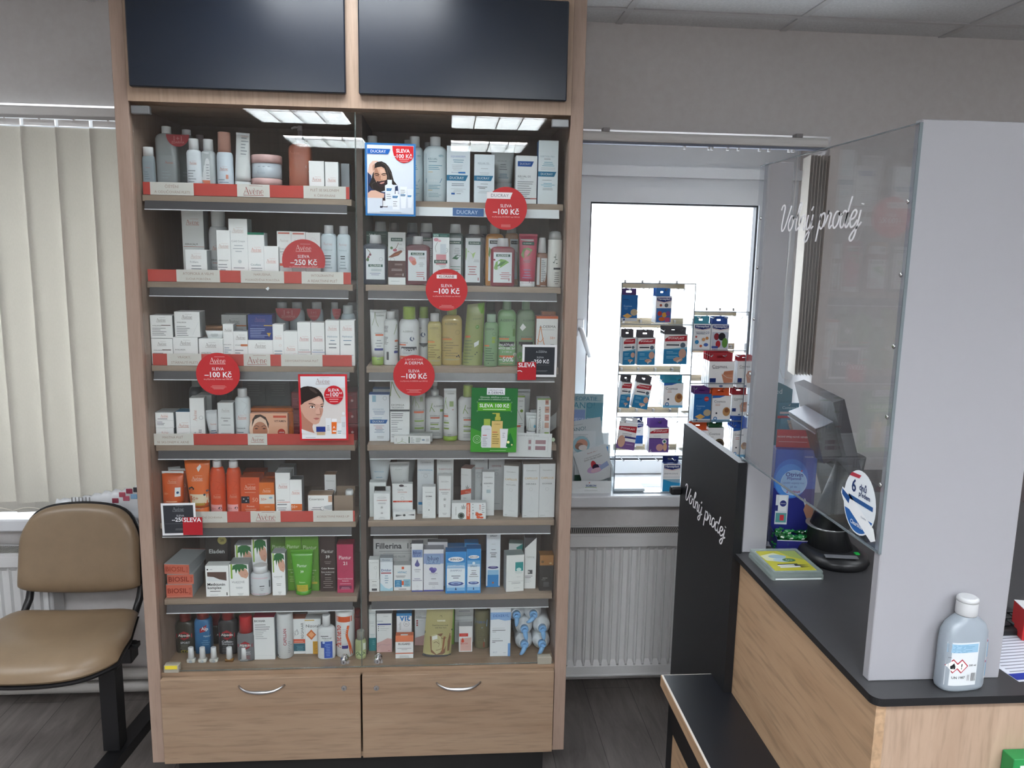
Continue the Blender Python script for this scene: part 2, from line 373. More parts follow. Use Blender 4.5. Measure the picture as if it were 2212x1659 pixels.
# ---- blinds
RAILM = mat('#d4d2d0', .35)
rail = empty('vertical_blind', (-.5, .62, 2.13)); tag(rail, 'beige vertical blind drawn shut over the left window', 'blind')
def kid(g, name, par): return hold(g.build(name, par))
g = MB(); g.box(-1.5, .3, .59, .64, 2.118, 2.152, RAILM, .006); g.box(-1.5, .3, .586, .592, 2.112, 2.121, mat('#a09d9c', .5)); kid(g, 'head_rail', rail)
def fabric(name, c, tr):
    if name in _M: return _M[name]
    m, t, b = newmat(name); c3 = lin(c)
    tc = t.nodes.new('ShaderNodeTexCoord'); mp = t.nodes.new('ShaderNodeMapping'); mp.inputs['Scale'].default_value = (900, 900, 120); t.links.new(tc.outputs['Object'], mp.inputs[0])
    n = t.nodes.new('ShaderNodeTexNoise'); n.inputs['Scale'].default_value = 1; t.links.new(mp.outputs[0], n.inputs['Vector'])
    mx = t.nodes.new('ShaderNodeMix'); mx.data_type = 'RGBA'; mx.inputs[6].default_value = tuple(x*.9 for x in c3)+(1,); mx.inputs[7].default_value = tuple(min(1, x*1.08) for x in c3)+(1,)
    t.links.new(n.outputs['Fac'], mx.inputs[0]); t.links.new(mx.outputs[2], b.inputs['Base Color']); b.inputs['Roughness'].default_value = .9
    tl = t.nodes.new('ShaderNodeBsdfTranslucent'); t.links.new(mx.outputs[2], tl.inputs[0])
    ms = t.nodes.new('ShaderNodeMixShader'); ms.inputs[0].default_value = tr; o = t.nodes['Material Output']
    t.links.new(b.outputs[0], ms.inputs[1]); t.links.new(tl.outputs[0], ms.inputs[2]); t.links.new(ms.outputs[0], o.inputs[0])
    _M[name] = m; return m
FAB = fabric('blind_fabric', '#cbc8c0', .31)
for k in range(15):
    x = -.545+.112*(k-8)
    if x > .28: continue
    g = MB(); n = 6; vs = []; fs = []
    for i in range(n+1):
        u = i/n-.5; xx = x+.062+u*.127; yy = .622+.002*math.sin(u*PI)+.012*u
        vs += [(xx, yy, .738), (xx, yy, 2.088), (xx, yy+.0008, .738), (xx, yy+.0008, 2.088)]
    for i in range(n): a = 4*i; b_ = 4*i+4; fs += [(a, b_, b_+1, a+1), (a+3, b_+3, b_+2, a+2)]
    g.add(vs, fs, FAB, True); g.box(x, x+.124, .6215, .6305, .738, .775, FAB)
    s_ = kid(g, 'slat', rail)
    g = MB(); g.box(x+.012, x+.112, .612, .622, 2.092, 2.112, mat('#efefef', .4)); g.tube([(x+.062, .617, 2.112), (x+.062, .617, 2.12)], .004, WHITE, 6)
    kid(g, 'slat_hanger', s_)
g = MB(); pts = [(-1.2+.012*i, .612, .745+.012*abs(math.sin((-1.2+.012*i)/.112*PI))) for i in range(120)]; g.tube(pts, .0012, mat('#e6e0d2', .4), 5); kid(g, 'bead_chain', rail)

r2 = empty('vertical_blind_rail', (1.8, .64, 2.12)); tag(r2, 'white blind head rail over the right window, its slats bunched at the right end', 'blind')
g = MB(); a = aty(1262, 290, .64); g.box(1.05, 2.272, .615, .66, 2.098, 2.132, RAILM, .01)
for x in (1.45, 2.16): g.box(x-.012, x+.012, .618, .655, 2.132, 2.1448, mat('#8d8a8a', .5))
kid(g, 'head_rail', r2)
g = MB(); g.box(1.05, 2.27, .622, .652, 2.090, 2.098, mat('#6f7484', .5))
for x in (1.74, 1.83, 1.842, 1.9, 1.94, 2.02, 2.055, 2.13, 2.145): g.box(x-.004, x+.004, .628, .640, 2.080, 2.092, WHITE)
kid(g, 'runner', r2)
FAB2 = fabric('bunched_blind_fabric', '#b9b2a8', .12)
for k in range(7):
    g = MB(); x = 2.20+.012*k; g.obox((x, .60, 1.26), (.0012, .0, 0), (.025, .12, 0), (0, 0, .81), FAB2); kid(g, 'slat', r2)
g = MB(); c = [(2.20-.02*math.sin(t*PI)*1.8, .61, 2.05-1.0*t if t < .5 else 2.05-1.0*t) for t in [i/30 for i in range(31)]]
g.tube([(2.155, .607, 2.08), (2.147, .607, 1.7), (2.138, .607, 1.38), (2.142, .607, 1.29), (2.158, .607, 1.25), (2.178, .607, 1.245)], .0018, mat('#d8d8d8', .3), 5); kid(g, 'bead_chain', r2)

# ---- radiators
def radiator(x0, x1, z0, z1, lab):
    o = empty('panel_radiator', ((x0+x1)/2, YW-.06, z0)); tag(o, lab, 'radiator')
    yf, yb = YW-.115, YW-.02; rm = mat('#d0d0d0', .35); g = MB()
    g.box(x0, x1, yf+.012, yb, z0, z1-.006, rm, .004)
    g.box(x0, x1, yf, yf+.014, z1-.05, z1-.004, rm, .003); g.box(x0, x1, yf, yf+.014, z0+.006, z0+.045, rm, .003); g.box(x0, x1, yf-.004, yf+.02, z0, z0+.010, rm, .003)
    x = x0
    while x < x1-.02:
        w = min(.0335, x1-x); zt, zb = z1-.055, z0+.052; a, b_, c_, d = x+.004, x+.010, x+w-.008, x+w-.002
        P = [(x, yf+.002), (a, yf+.002), (b_, yf+.0135), (c_, yf+.0135), (d, yf+.002), (x+w, yf+.002)]
        for i in range(5):
            (p, q), (r_, t_) = P[i], P[i+1]; g.add([(p, q, zb+(.016 if q > yf+.01 else 0)), (r_, t_, zb+(.016 if t_ > yf+.01 else 0)), (r_, t_, zt-(.012 if t_ > yf+.01 else 0)), (p, q, zt-(.012 if q > yf+.01 else 0))], [(0, 1, 2, 3)], rm, False)
        # sloping ends of the pressed channel
        g.add([(a, yf, zt+.006), (d, yf, zt+.006), (c_, yf+.0135, zt-.012), (b_, yf+.0135, zt-.012)], [(0, 3, 2, 1)], rm)
        g.add([(a, yf, zb-.01), (d, yf, zb-.01), (c_, yf+.0135, zb+.016), (b_, yf+.0135, zb+.016)], [(0, 1, 2, 3)], rm)
        x += w
    kid(g, 'front_panel', o)
    g = MB(); gm = mat('#b5b2ad', .4); g.box(x0, x1, yf+.01, yb, z1-.006, z1-.001, mat('#3a3836', .7))
    g.box(x0, x1, yf, yf+.008, z1-.004, z1+.004, rm); g.box(x0, x1, yb-.006, yb, z1-.004, z1+.004, rm)
    n = int((x1-x0)/.0075)
    for i in range(n):
        xx = x0+(i+.5)*(x1-x0)/n; g.obox((xx-.0016, yf+.008, z1-.002), (.003, 0, 0), (.008, yb-yf-.014, 0), (0, 0, .003), gm)
    kid(g, 'grille', o)
radiator(1.02, 1.822, .075, .652, 'white panel radiator under the right window, beside the black panel')
radiator(-1.45, -.535, .105, .60, 'white panel radiator under the left window, behind the chair')

# ================================================================ THE CABINET
CX0, CX1 = 0.0, 1.265; CT = .036; CYB = .44; ZB = .142
cab = empty('display_cabinet', (.63, .22, 0)); tag(cab, 'tall oak display cabinet with two glass doors and two drawers', 'cabinet')
def ck(g, name, par=None):
    return hold(g.build(name, par or cab))
for x0, x1 in ((CX0, CX0+CT), (CX1-CT, CX1)):
    g = MB(); g.box(x0, x1, 0, CYB, ZB, 2.40, GREYOAK, .001); ck(g, 'side_panel')
g = MB(); g.box(CX0+CT, CX1-CT, CYB-.012, CYB, ZB, 2.40, wood('dark_back', '#7d6d64', '#86766c', 'Z', .6, 1, .2)); ck(g, 'back_panel')
g = MB(); g.box(.06, CX1-.06, .05, CYB-.02, 0, ZB, BLACKM); ck(g, 'plinth')
g = MB(); g.box(CX0+CT, CX1-CT, 0, CYB-.012, ZB, ZB+.016, OAK); g.box(CX0+CT, CX1-CT, .018, CYB-.012, .41, .43, OAK); g.box(CX0+CT, CX1-CT, .012, .04, .41, .4305, OAK); ck(g, 'base_board')
g = MB(); g.box(.624, .642, .10, CYB-.012, .43, 2.08, OAKD); ck(g, 'partition')
g = MB(); g.box(CX0+CT, CX1-CT, .0, CYB-.012, 2.08, 2.40, OAKZ); ck(g, 'upper_carcass')
BLUEP = mat('#141d2b', .26, spec=.7)
pz = aty(747, 202.5, -.02).z; pt = aty(1230.5, 2.5, -.02).z
for (ua, ub) in ((279.6, 747), (775, 1224)):
    a = aty(ua, 195, -.02).x; b_ = aty(ub, 210, -.02).x
    g = MB(); g.box(a, b_, -.022, -.001, pz, pt, BLUEP, .003); ck(g, 'upper_door')
SHZ = [1.84, 1.60, 1.36, 1.124, .886, .645, .43]; SHY = .055
RAILC = mat('#4c4a4e', .3, alpha=.8); RAILW = mat('#d6dadd', .3)
for side, (x0, x1) in enumerate(((.040, .6155), (.652, 1.222))):
    for k, z in enumerate(SHZ[:6]):
        g = MB(); g.box(x0, x1, SHY, CYB-.012, z-.018, z, SHELFW, .0008); sh = ck(g, 'shelf')
        g = MB(); rm = RAILW if (side == 1 and k == 0) else RAILC
        g.obox((x0+.008, SHY-.004, z-.016), (x1-x0-.02, 0, 0), (0, .0015, 0), (0, -.006, -.023), rm)
        g.box(x0+.008, x1-.012, SHY-.0115, SHY-.007, z-.0415, z-.039, mat('#d9dbdf', .3)); ck(g, 'price_rail', sh)
g = MB(); XC = .6327
for side, (x0, x1) in enumerate(((CX0+CT+.004, XC-.001), (XC+.001, CX1-CT-.004))):
    g = MB(); g.box(x0, x1, .012, .0165, .434, 2.072, glassmat('door_glass', (.97, .985, .98))); d = ck(g, 'glass_door')
    g = MB(); em = mat('#6f7d79', .15, alpha=.35)
    xe = x1 if side == 0 else x0
    g.box(xe-.0008, xe+.0008, .0118, .0167, .434, 2.072, em); g.box(x0, x1, .0118, .0167, .4332, .4348, em); ck(g, 'glass_edge', d)
    hx = x0 if side == 0 else x1; s_ = 1 if side == 0 else -1
    g = MB(); g.box(hx, hx+s_*.048, .004, .024, 2.048, 2.070, mat('#8b8d8f', .3, metal=.6), .002); ck(g, 'hinge', d)
    g = MB(); g.box(hx+s_*.006, hx+s_*.050, .002, .026, .4335, .458, mat('#c9c3b4', .2, alpha=.45), .002)
    if side == 0: g.box(hx+.010, hx+.046, .0015, .002, .446, .4575, mat('#d8c53a', .3))
    ck(g, 'pivot_fitting', d)
    lx = aty(743 if side == 0 else 816, 1432, -.01).x; lz = aty(780, 1427, -.01).z
    g = MB()
    prof = [(-.0, .0125), (.006, .0125), (.008, .0105), (.020, .0095), (.026, .0095), (.030, .0075)]
    for i in range(len(prof)-1):
        (a, r1), (b_, r2_) = prof[i], prof[i+1]; n = 20; vs = []
        for k in range(n): t = 2*PI*k/n; vs += [(lx+r1*math.cos(t), .011-a, lz+r1*math.sin(t)), (lx+r2_*math.cos(t), .011-b_, lz+r2_*math.sin(t))]
        g.add(vs, [(2*k, 2*k+1, 2*((k+1) % n)+1, 2*((k+1) % n)) for k in range(n)], CHROME, True)
    n = 20; g.add([(lx+.0075*math.cos(2*PI*k/n), .011-.030, lz+.0075*math.sin(2*PI*k/n)) for k in range(n)], [tuple(range(n))[::-1]], STEEL)
    g.box(lx-.001, lx+.001, -.0195, -.0188, lz-.004, lz+.003, BLACKM); g.box(lx-.013, lx+.013, .0095, .0117, lz-.02, lz-.008, CHROME)
    ck(g, 'door_lock', d)
# drawers
zdt = .418
for side, (x0, x1) in enumerate(((CX0+CT+.003, XC-.003), (XC+.003, CX1-CT-.003))):
    g = MB(); g.box(x0, x1, -.012, .010, ZB+.002, zdt, OAK, .0008); d = ck(g, 'drawer')
    hu = 563 if side == 0 else 991; hv = 1492 if side == 0 else 1485
    hx = aty(hu, hv, -.03).x; hz = aty(hu, hv, -.03).z+.003; g = MB()
    pts = []
    for i in range(17):
        u = i/8-1; pts.append((hx+u*.068, -.012-.024*(1-u**4)-.001, hz-.010*(1-u*u)+.004))
    g.tube(pts, [.0028+.0032*(1-abs(i/8-1)) for i in range(17)], STEEL, 10); ck(g, 'handle', d)
    lu = 743 if side == 0 else 813; lx = aty(lu, 1487, -.014).x; lz = aty(lu, 1487, -.014).z; g = MB()
    for r_, ya, yb_ in ((.0085, -.012, -.0145), (.0055, -.0145, -.016)):
        n = 20; vs = []
        for k in range(n): t = 2*PI*k/n; vs += [(lx+r_*math.cos(t), ya, lz+r_*math.sin(t)), (lx+r_*.92*math.cos(t), yb_, lz+r_*.92*math.sin(t))]
        g.add(vs, [(2*k, 2*k+1, 2*((k+1) % n)+1, 2*((k+1) % n)) for k in range(n)]+[tuple(2*k+1 for k in range(n))[::-1]], STEEL, False)
    g.box(lx-.0008, lx+.0008, -.0165, -.0159, lz-.003, lz+.003, BLACKM); ck(g, 'drawer_lock', d)

# ================================================================ THE CHAIR
ch = empty('waiting_chair', (-.30, .2, 0)); tag(ch, 'beige padded waiting chair on a black steel beam leg beside the cabinet', 'chair')
LEA = speckle('beige_leatherette', '#7d6a54', '#89755d', 14, .38, .03, spec=.5, lo=.2, hi=.8); BST = mat('#1b1b1d', .4)
def chk(g, n): o = g.build(n, ch); o.matrix_parent_inverse = Matrix.Translation(-Vector(ch.location)); return o
def pad(name, P, N, th, m, back=.012, nx=24, ny=18):
    """upholstered pad from a surface P(u, v) with outward direction N: swells by th, closed behind by a thin shell"""
    g = MB(); vs = []; fs = []
    for s_ in (1, 0):
        for j in range(ny+1):
            v = -math.cos(PI*j/ny)
            for i in range(nx+1):
                u = -math.cos(PI*i/nx); e = max(0, 1-abs(u)**7)**.5*max(0, 1-abs(v)**7)**.5; p = P(u, (v+1)/2)
                vs.append(p+N*(th*e if s_ else -back*e**.3))
    R_, n = ny+1, nx+1
    for s_ in (0, 1):
        for j in range(ny):
            for i in range(nx): a = s_*R_*n+j*n+i; q = (a, a+1, a+n+1, a+n); fs.append(q if s_ == 0 else q[::-1])
    g.add(vs, fs, m, True); chk(g, name)
cxb = -.385
def BP(u, v, k=1.0):      # backrest surface
    zt = .800-.028*u*u-.085*abs(u)**7; zb = .492+.020*u*u+.012*abs(u)**10
    z = zb+(zt-zb)*v; return Vector((cxb+u*.206*k*(1-.03*v), .462+.055*(z-.49)/.31-.024*u*u+.004, z))
def SP(u, v, k=1.0):      # seat surface, v 0 = back edge
    yf = -.015+.030*u*u+.085*abs(u)**5; yb = .405-.012*abs(u)**8; y = yb+(yf-yb)*v
    return Vector((-.375+u*(.205+.045*min(1, v*1.6))*k, y, .440+.004*math.sin(v*4)-.034*max(0, v-.72)**1.5/.15*.5-.010*math.exp(-((v-.35)/.2)**2)*(1-u*u)+.006*u*u))
NB_ = Vector((0, -1, .16)).normalized()
pad('backrest', BP, NB_, .036, LEA)
pad('back_shell', lambda u, v: BP(u, v, 1.02)+Vector((0, .013, .004)), NB_, 0.001, BST, .010)
pad('seat', SP, Vector((0, 0, 1)), .036, LEA)
pad('seat_shell', lambda u, v: SP(u, v, 1.012)+Vector((0, -.003*v, -.013)), Vector((0, 0, 1)), .001, BST, .012)
for x in (-.56, -.185):
    g = MB(); g.tube([(x+.01, .478, .60), (x, .478, .52), (x-.006, .47, .47), (x-.012, .43, .425), (x-.01, .30, .412)], [.011, .012, .013, .012, .01], BST, 10); chk(g, 'back_bracket')
g = MB(); g.box(-2.0, -.13, .215, .275, .352, .408, BST, .004); g.box(-.14, -.118, .235, .262, .395, .41, BST); chk(g, 'beam')
g = MB(); g.box(-.247, -.178, .205, .285, .33, .405, BST, .006)
g.obox((-.238, .215, .045), (.052, 0, 0), (0, .06, 0), (-.0, 0, .30), BST); chk(g, 'leg')
g = MB(); g.obox((-.250, .0, .0), (.055, 0, 0), (.055, .56, 0), (0, 0, .040), BST); chk(g, 'foot_bar')

# plastic bag with a catalogue on the left sill
g = MB(); bagm = mat('#dfe2e6', .25, alpha=.75); random.seed(3)
n = 26; vs = []; fs = []
for i in range(n):
    t = i/(n-1); x = -.50+.30*t; top = .800+.058*t**1.6*(1-.15*math.sin(t*9)); w_ = .020+.006*math.sin(t*3); hh = (top-.7165)/2
    for k in range(12):
        a = 2*PI*k/12; j = 1+.14*math.sin(i*1.7+k*2.3)
        vs.append((x, .577+w_*math.cos(a)*j, max(.7165, .7165+hh+hh*math.sin(a)*(1+.10*math.sin(i*2.1+k)))))
for i in range(n-1):
    for k in range(12): fs.append((i*12+k, i*12+(k+1) % 12, (i+1)*12+(k+1) % 12, (i+1)*12+k))
g.add(vs, fs, bagm, True); g.add(vs[:12], [tuple(range(12))], bagm); g.add(vs[-12:], [tuple(range(12))[::-1]], bagm)
for q, (x, z, c_) in enumerate([(-.30, .80, '#8c3648'), (-.275, .822, '#a84a5c'), (-.25, .835, '#90314a'), (-.235, .815, '#7fa7c9'), (-.262, .808, '#b0566a'), (-.225, .84, '#2d2d35')]):
    g.box(x, x+.022, .552, .5555, z-.01, z+.008, mat(c_, .4), .002)
for q in range(6): g.box(-.44+.012*q, -.436+.012*q, .5545, .556, .795, .812, mat('#8c8c8c', .5))
bg = g.build('plastic_bag'); tag(bg, 'crumpled clear plastic bag with red and blue print on the left window sill', 'bag')

# ================================================================ THE COUNTER
ZT = .97
TOPM = speckle('slate_laminate', '#39393b', '#424244', 9, .42, spec=.45, lo=.25, hi=.75)
OAKY = wood('oak_counter_side', '#a98a6c', '#be9f7f', 'Y', .45, .8, .6)
ctr = empty('service_counter', (1.9, -.6, 0)); tag(ctr, 'oak fronted service counter with dark slate grey worktop', 'counter')
def kk(g, n, p, base=None): return hold(g.build(n, p))
g = MB(); g.box(1.622, 1.640, -1.100, -.03, 0, ZT-.0145, OAKY); kk(g, 'front_panel', ctr)
g = MB(); g.box(1.640, 2.62, -1.100, -1.082, 0, ZT-.014, OAKZ); kk(g, 'end_panel', ctr)
g = MB(); pts = []
X0, X1, Y0, Y1 = 1.607, 2.66, -1.117, .05
for i in range(7): t = PI+PI/2*i/6; pts.append((X0+.018+.018*math.cos(t), Y0+.018+.018*math.sin(t)))
pts += [(X1, Y0), (X1, Y1), (1.6225, Y1), (1.6225, -.4557), (X0, -.4557)]
n = len(pts); g.add([(x, y, ZT) for x, y in pts], [tuple(range(n))], TOPM); g.add([(x, y, ZT-.014) for x, y in pts], [tuple(range(n))[::-1]], BLACK)
g.add([(x, y, ZT) for x, y in pts]+[(x, y, ZT-.014) for x, y in pts], [(k, n+k, n+(k+1) % n, (k+1) % n) for k in range(n)], BLACK); kk(g, 'worktop', ctr)
g = MB(); g.box(2.60, 2.62, -1.08, .03, 0, ZT-.014, OAKZ); kk(g, 'inner_panel', ctr)
# bag shelf in front of the counter
bs = empty('bag_shelf', (1.53, -.9, 0)); tag(bs, 'low black bag shelf with oak edge along the counter front', 'shelf')
ZS = .595; BM = mat('#1a1b20', .33, spec=.5)
g = MB(); g.box(1.464, 1.6215, -1.5, -.4555, ZS-.03, ZS, BM); g.box(1.464, 1.5995, -.4555, -.362, ZS-.03, ZS, BM); g.box(1.463, 1.468, -1.5, -.362, ZS-.001, ZS+.0004, mat('#d9d3cb', .4)); g.box(1.463, 1.599, -.3625, -.361, ZS-.001, ZS+.0004, mat('#d9d3cb', .4)); g.box(1.4615, 1.464, -1.5, -.361, ZS-.03, ZS-.0005, OAKY); kk(g, 'board', bs)
g = MB(); g.box(1.505, 1.5995, -1.5, -.34, .415, ZS-.03, BLACK); kk(g, 'upper_support', bs)
g = MB(); g.box(1.508, 1.5995, -1.5, -.345, 0, .415, OAKY); kk(g, 'lower_support', bs)
# black end panel with script lettering
bp = empty('black_side_panel', (1.61, -.2, 0)); tag(bp, 'tall matt black side panel with white script lettering beside the counter', 'panel')
g = MB(); g.box(1.600, 1.6215, -.455, .005, 0, 1.203, BLACK); kk(g, 'panel', bp)
g = MB(); g.box(1.565, 1.600, -.02, .006, .985, 1.01, BLACK, .006); kk(g, 'shelf_end', bp)

# script lettering strokes (x right, y up, x-height 1)
def O(x, w=.42):
    return [(x+w*.9, .93), (x+w*.35, 1.0), (x, .62), (x+.02, .22), (x+w*.4, -.02), (x+w*.85, .2), (x+w, .62), (x+w*.8, .97), (x+w*.95, .80), (x+w+.22, .82)]
SCRIPT = [
 [(-.08, 1.50), (0, 1.78), (.16, 1.85), (.26, 1.62), (.22, 1.0), (.20, .35), (.30, -.02), (.50, .18), (.68, .85), (.86, 1.75)],
 O(.86), [(1.46, .80), (1.72, 1.25), (1.80, 1.75), (1.70, 1.86), (1.62, 1.5), (1.58, .7), (1.60, .12), (1.70, -.02), (1.86, .2)],
 [(1.93, .95), (1.93, 0)], [(1.93, .45), (2.08, .9), (2.22, .98), (2.30, .75), (2.28, .2), (2.38, -.02), (2.5, .2)],
 [(2.56, .97), (2.54, .3), (2.64, -.02), (2.80, .15), (2.94, .6)], [(2.97, .97), (2.92, .1), (2.84, -.6), (2.68, -.86), (2.56, -.66), (2.70, -.3), (3.02, .05), (3.14, .2)], [(2.78, 1.25), (2.90, 1.52)],
 [(3.62, .98), (3.60, 0), (3.56, -.85)], [(3.60, .55), (3.74, .92), (3.90, .98), (4.0, .68), (3.96, .2), (3.82, -.02), (3.66, .15)],
 [(4.0, .1), (4.16, .55), (4.24, 1.12), (4.22, .92), (4.36, .96), (4.46, .82), (4.42, .2), (4.52, -.02), (4.64, .2)],
 O(4.70), [(5.62, .9), (5.42, 1.0), (5.26, .62), (5.28, .15), (5.42, -.02), (5.58, .25), (5.68, .9)], [(5.80, 1.85), (5.68, .9), (5.64, .2), (5.76, -.02), (5.92, .25)],
 [(5.98, .42), (6.20, .55), (6.30, .85), (6.16, 1.0), (6.0, .8), (5.95, .35), (6.08, -.02), (6.28, .08), (6.44, .4)],
 [(6.56, .97), (6.50, .1), (6.42, -.6), (6.26, -.86), (6.12, -.68), (6.28, -.3), (6.60, .05), (6.74, .25)], [(6.60, 1.28), (6.62, 1.34)]]
def script(g, mp, w, m, dot=.2):
    for st in SCRIPT:
        g.ribbon(crom(st, 7), w if len(st) > 2 or st[0] != (6.60, 1.28) else dot, mp, m)
g = MB(); WI = mat('#e9e9ec', .5)
ky = .36/6.9
script(g, lambda x, z: (1.5992, -.045-(x+.0+.10*z)*ky, .985+z*.0255), .13, WI); kk(g, 'lettering', bp)
# white pillars and the hygiene screen between them
sc = empty('hygiene_screen', (1.66, -.75, ZT)); tag(sc, 'clear hygiene screen held between a narrow and a wide white post', 'screen')
g = MB(); g.box(1.6265, 1.868, -1.060, -1.040, ZT, 1.918, WHITEP, .0015); kk(g, 'wide_post', sc)
g = MB(); g.box(1.6265, 1.688, -.449, -.427, ZT, 1.918, WHITEP, .0015); kk(g, 'narrow_post', sc)
g = MB(); g.box(1.6215, 1.6262, -1.062, -.412, 1.206, 1.912, glassmat('screen_acrylic', (.96, .97, .98), .042, .015)); pane = kk(g, 'pane', sc)
g = MB(); em = mat('#7f8b90', .2, alpha=.7)
for a in ((1.6213, 1.6264, -1.063, -1.0605, 1.206, 1.912), (1.6213, 1.6264, -1.063, -.412, 1.2045, 1.2065), (1.6213, 1.6264, -1.063, -.412, 1.911, 1.9125)): g.box(*a, em)
o = kk(g, 'pane_edge', pane, sc)
for ys, zs in ((-1.050, (1.792, 1.676, 1.559, 1.441, 1.323)), (-.438, (1.79, 1.675, 1.553, 1.42, 1.32))):
    for z in zs:
        g = MB(); g.loft([(0, .0042, .0042, 2), (.0015, .0042, .0042, 2), (.0028, .0025, .0025, 2)], CHROME, 12)
        o = g.build('screw', sc, xf=Matrix.Translation((1.6213, ys, z)) @ Matrix.Rotation(-PI/2, 4, 'Y')); o.matrix_parent_inverse = Matrix.Translation(-Vector(sc.location))
g = MB(); ky = .365/6.9
script(g, lambda x, z: (1.6208, -.550-(x+.12*z)*ky, 1.758+z*.0295), .12, WI); kk(g, 'lettering', sc)
# pregnancy test sticker on the pane
g = MB(); cy_, cz_ = -.988, 1.272
mp = lambda x, z: (1.6204, cy_-x, cz_+z)
mp2 = lambda x, z: (1.6198, cy_-x, cz_+z)
mp3 = lambda x, z: (1.6192, cy_-x, cz_+z)
mp1 = lambda x, z: (1.6201, cy_-x, cz_+z)
def ell(cx, cz, a, b, n=32, t0=0, t1=2*PI): return [(cx+a*math.cos(t0+(t1-t0)*i/n), cz+b*math.sin(t0+(t1-t0)*i/n)) for i in range(n+(0 if abs(t1-t0-2*PI) < 1e-6 else 1))]
g.poly(ell(0, 0, .056, .058), mp, ink('#e6edf2')); g.poly([(-.062, .012), (-.03, .004), (.055, -.03), (.064, -.048), (.05, -.055), (-.055, -.012), (-.066, 0)], mp2, ink('#eef2f5'))
g.poly(ell(0, 0, .053, .055, 20, PI*1.13, PI*1.87), mp1, ink('#2a62a8')); g.poly([(-.062, .009), (-.032, .001), (-.034, -.012), (-.060, -.002)], mp3, ink('#1d4f90'))
g.text('6', -.022, .026, .015, mp2, ink('#1c3566'), 1); g.text('dnů', .009, .030, .024, mp2, ink('#1c3566'), 1); g.text('předem', .016, .016, .038, mp2, ink('#1c3566'), 1)
g.grid(-.038, -.002, .047, .006, mp2, ink('#27558f')); g.text('Clearblue', -.002, -.040, .042, mp3, ink('#dfe8f2'), 1)
g.poly([(-.032, .048), (0, .05), (-.006, .043), (-.04, .04)], mp2, ink('#b43748')); g.text('Clearblue', .02, -.022, .018, mp3, ink('#6c7f96'))
tag(g.build('round_sticker'), 'oval blue and white test sticker on the screen beside the wide post', 'sticker')

# ================================================================ PRINT LANGUAGE
PALETTE = dict(w='#dfe1e4', k='#1f1f22', g='#8b9096', G='#5d6268', l='#b7bcc2', r='#a8303a', R='#8d2530', o='#d26a2c', O='#c4532a', b='#2b6fb5', B='#1f3f86', n='#27375c',
  t='#2c7f88', T='#1c5f68', y='#d8b63a', e='#4f8a3c', E='#24502e', p='#c9909c', P='#7a3450', a='#b9604a', s='#c8977c', S='#8a5b45', h='#2a2220', c='#7fb0d8', m='#e9e4dc', u='#6b5a9a', v='#4a3f86', q='#93a6b8', f='#d7b39a', z='#b08a3a', x='#3a8fc4', j='#9fbf3f', i='#c8474c')
def pc(k): return ink(PALETTE.get(k, k) if not k.startswith('#') else k)
LEAF = []
for an, ln in ((0, 1), (.5, .85), (-.5, .85), (1.0, .6), (-1.0, .6), (1.5, .35), (-1.5, .35)):
    LEAF.append([(0, 0), (ln*.5*math.sin(an-.12), ln*.5*math.cos(an-.12)), (ln*math.sin(an), ln*math.cos(an)), (ln*.5*math.sin(an+.12), ln*.5*math.cos(an+.12))])
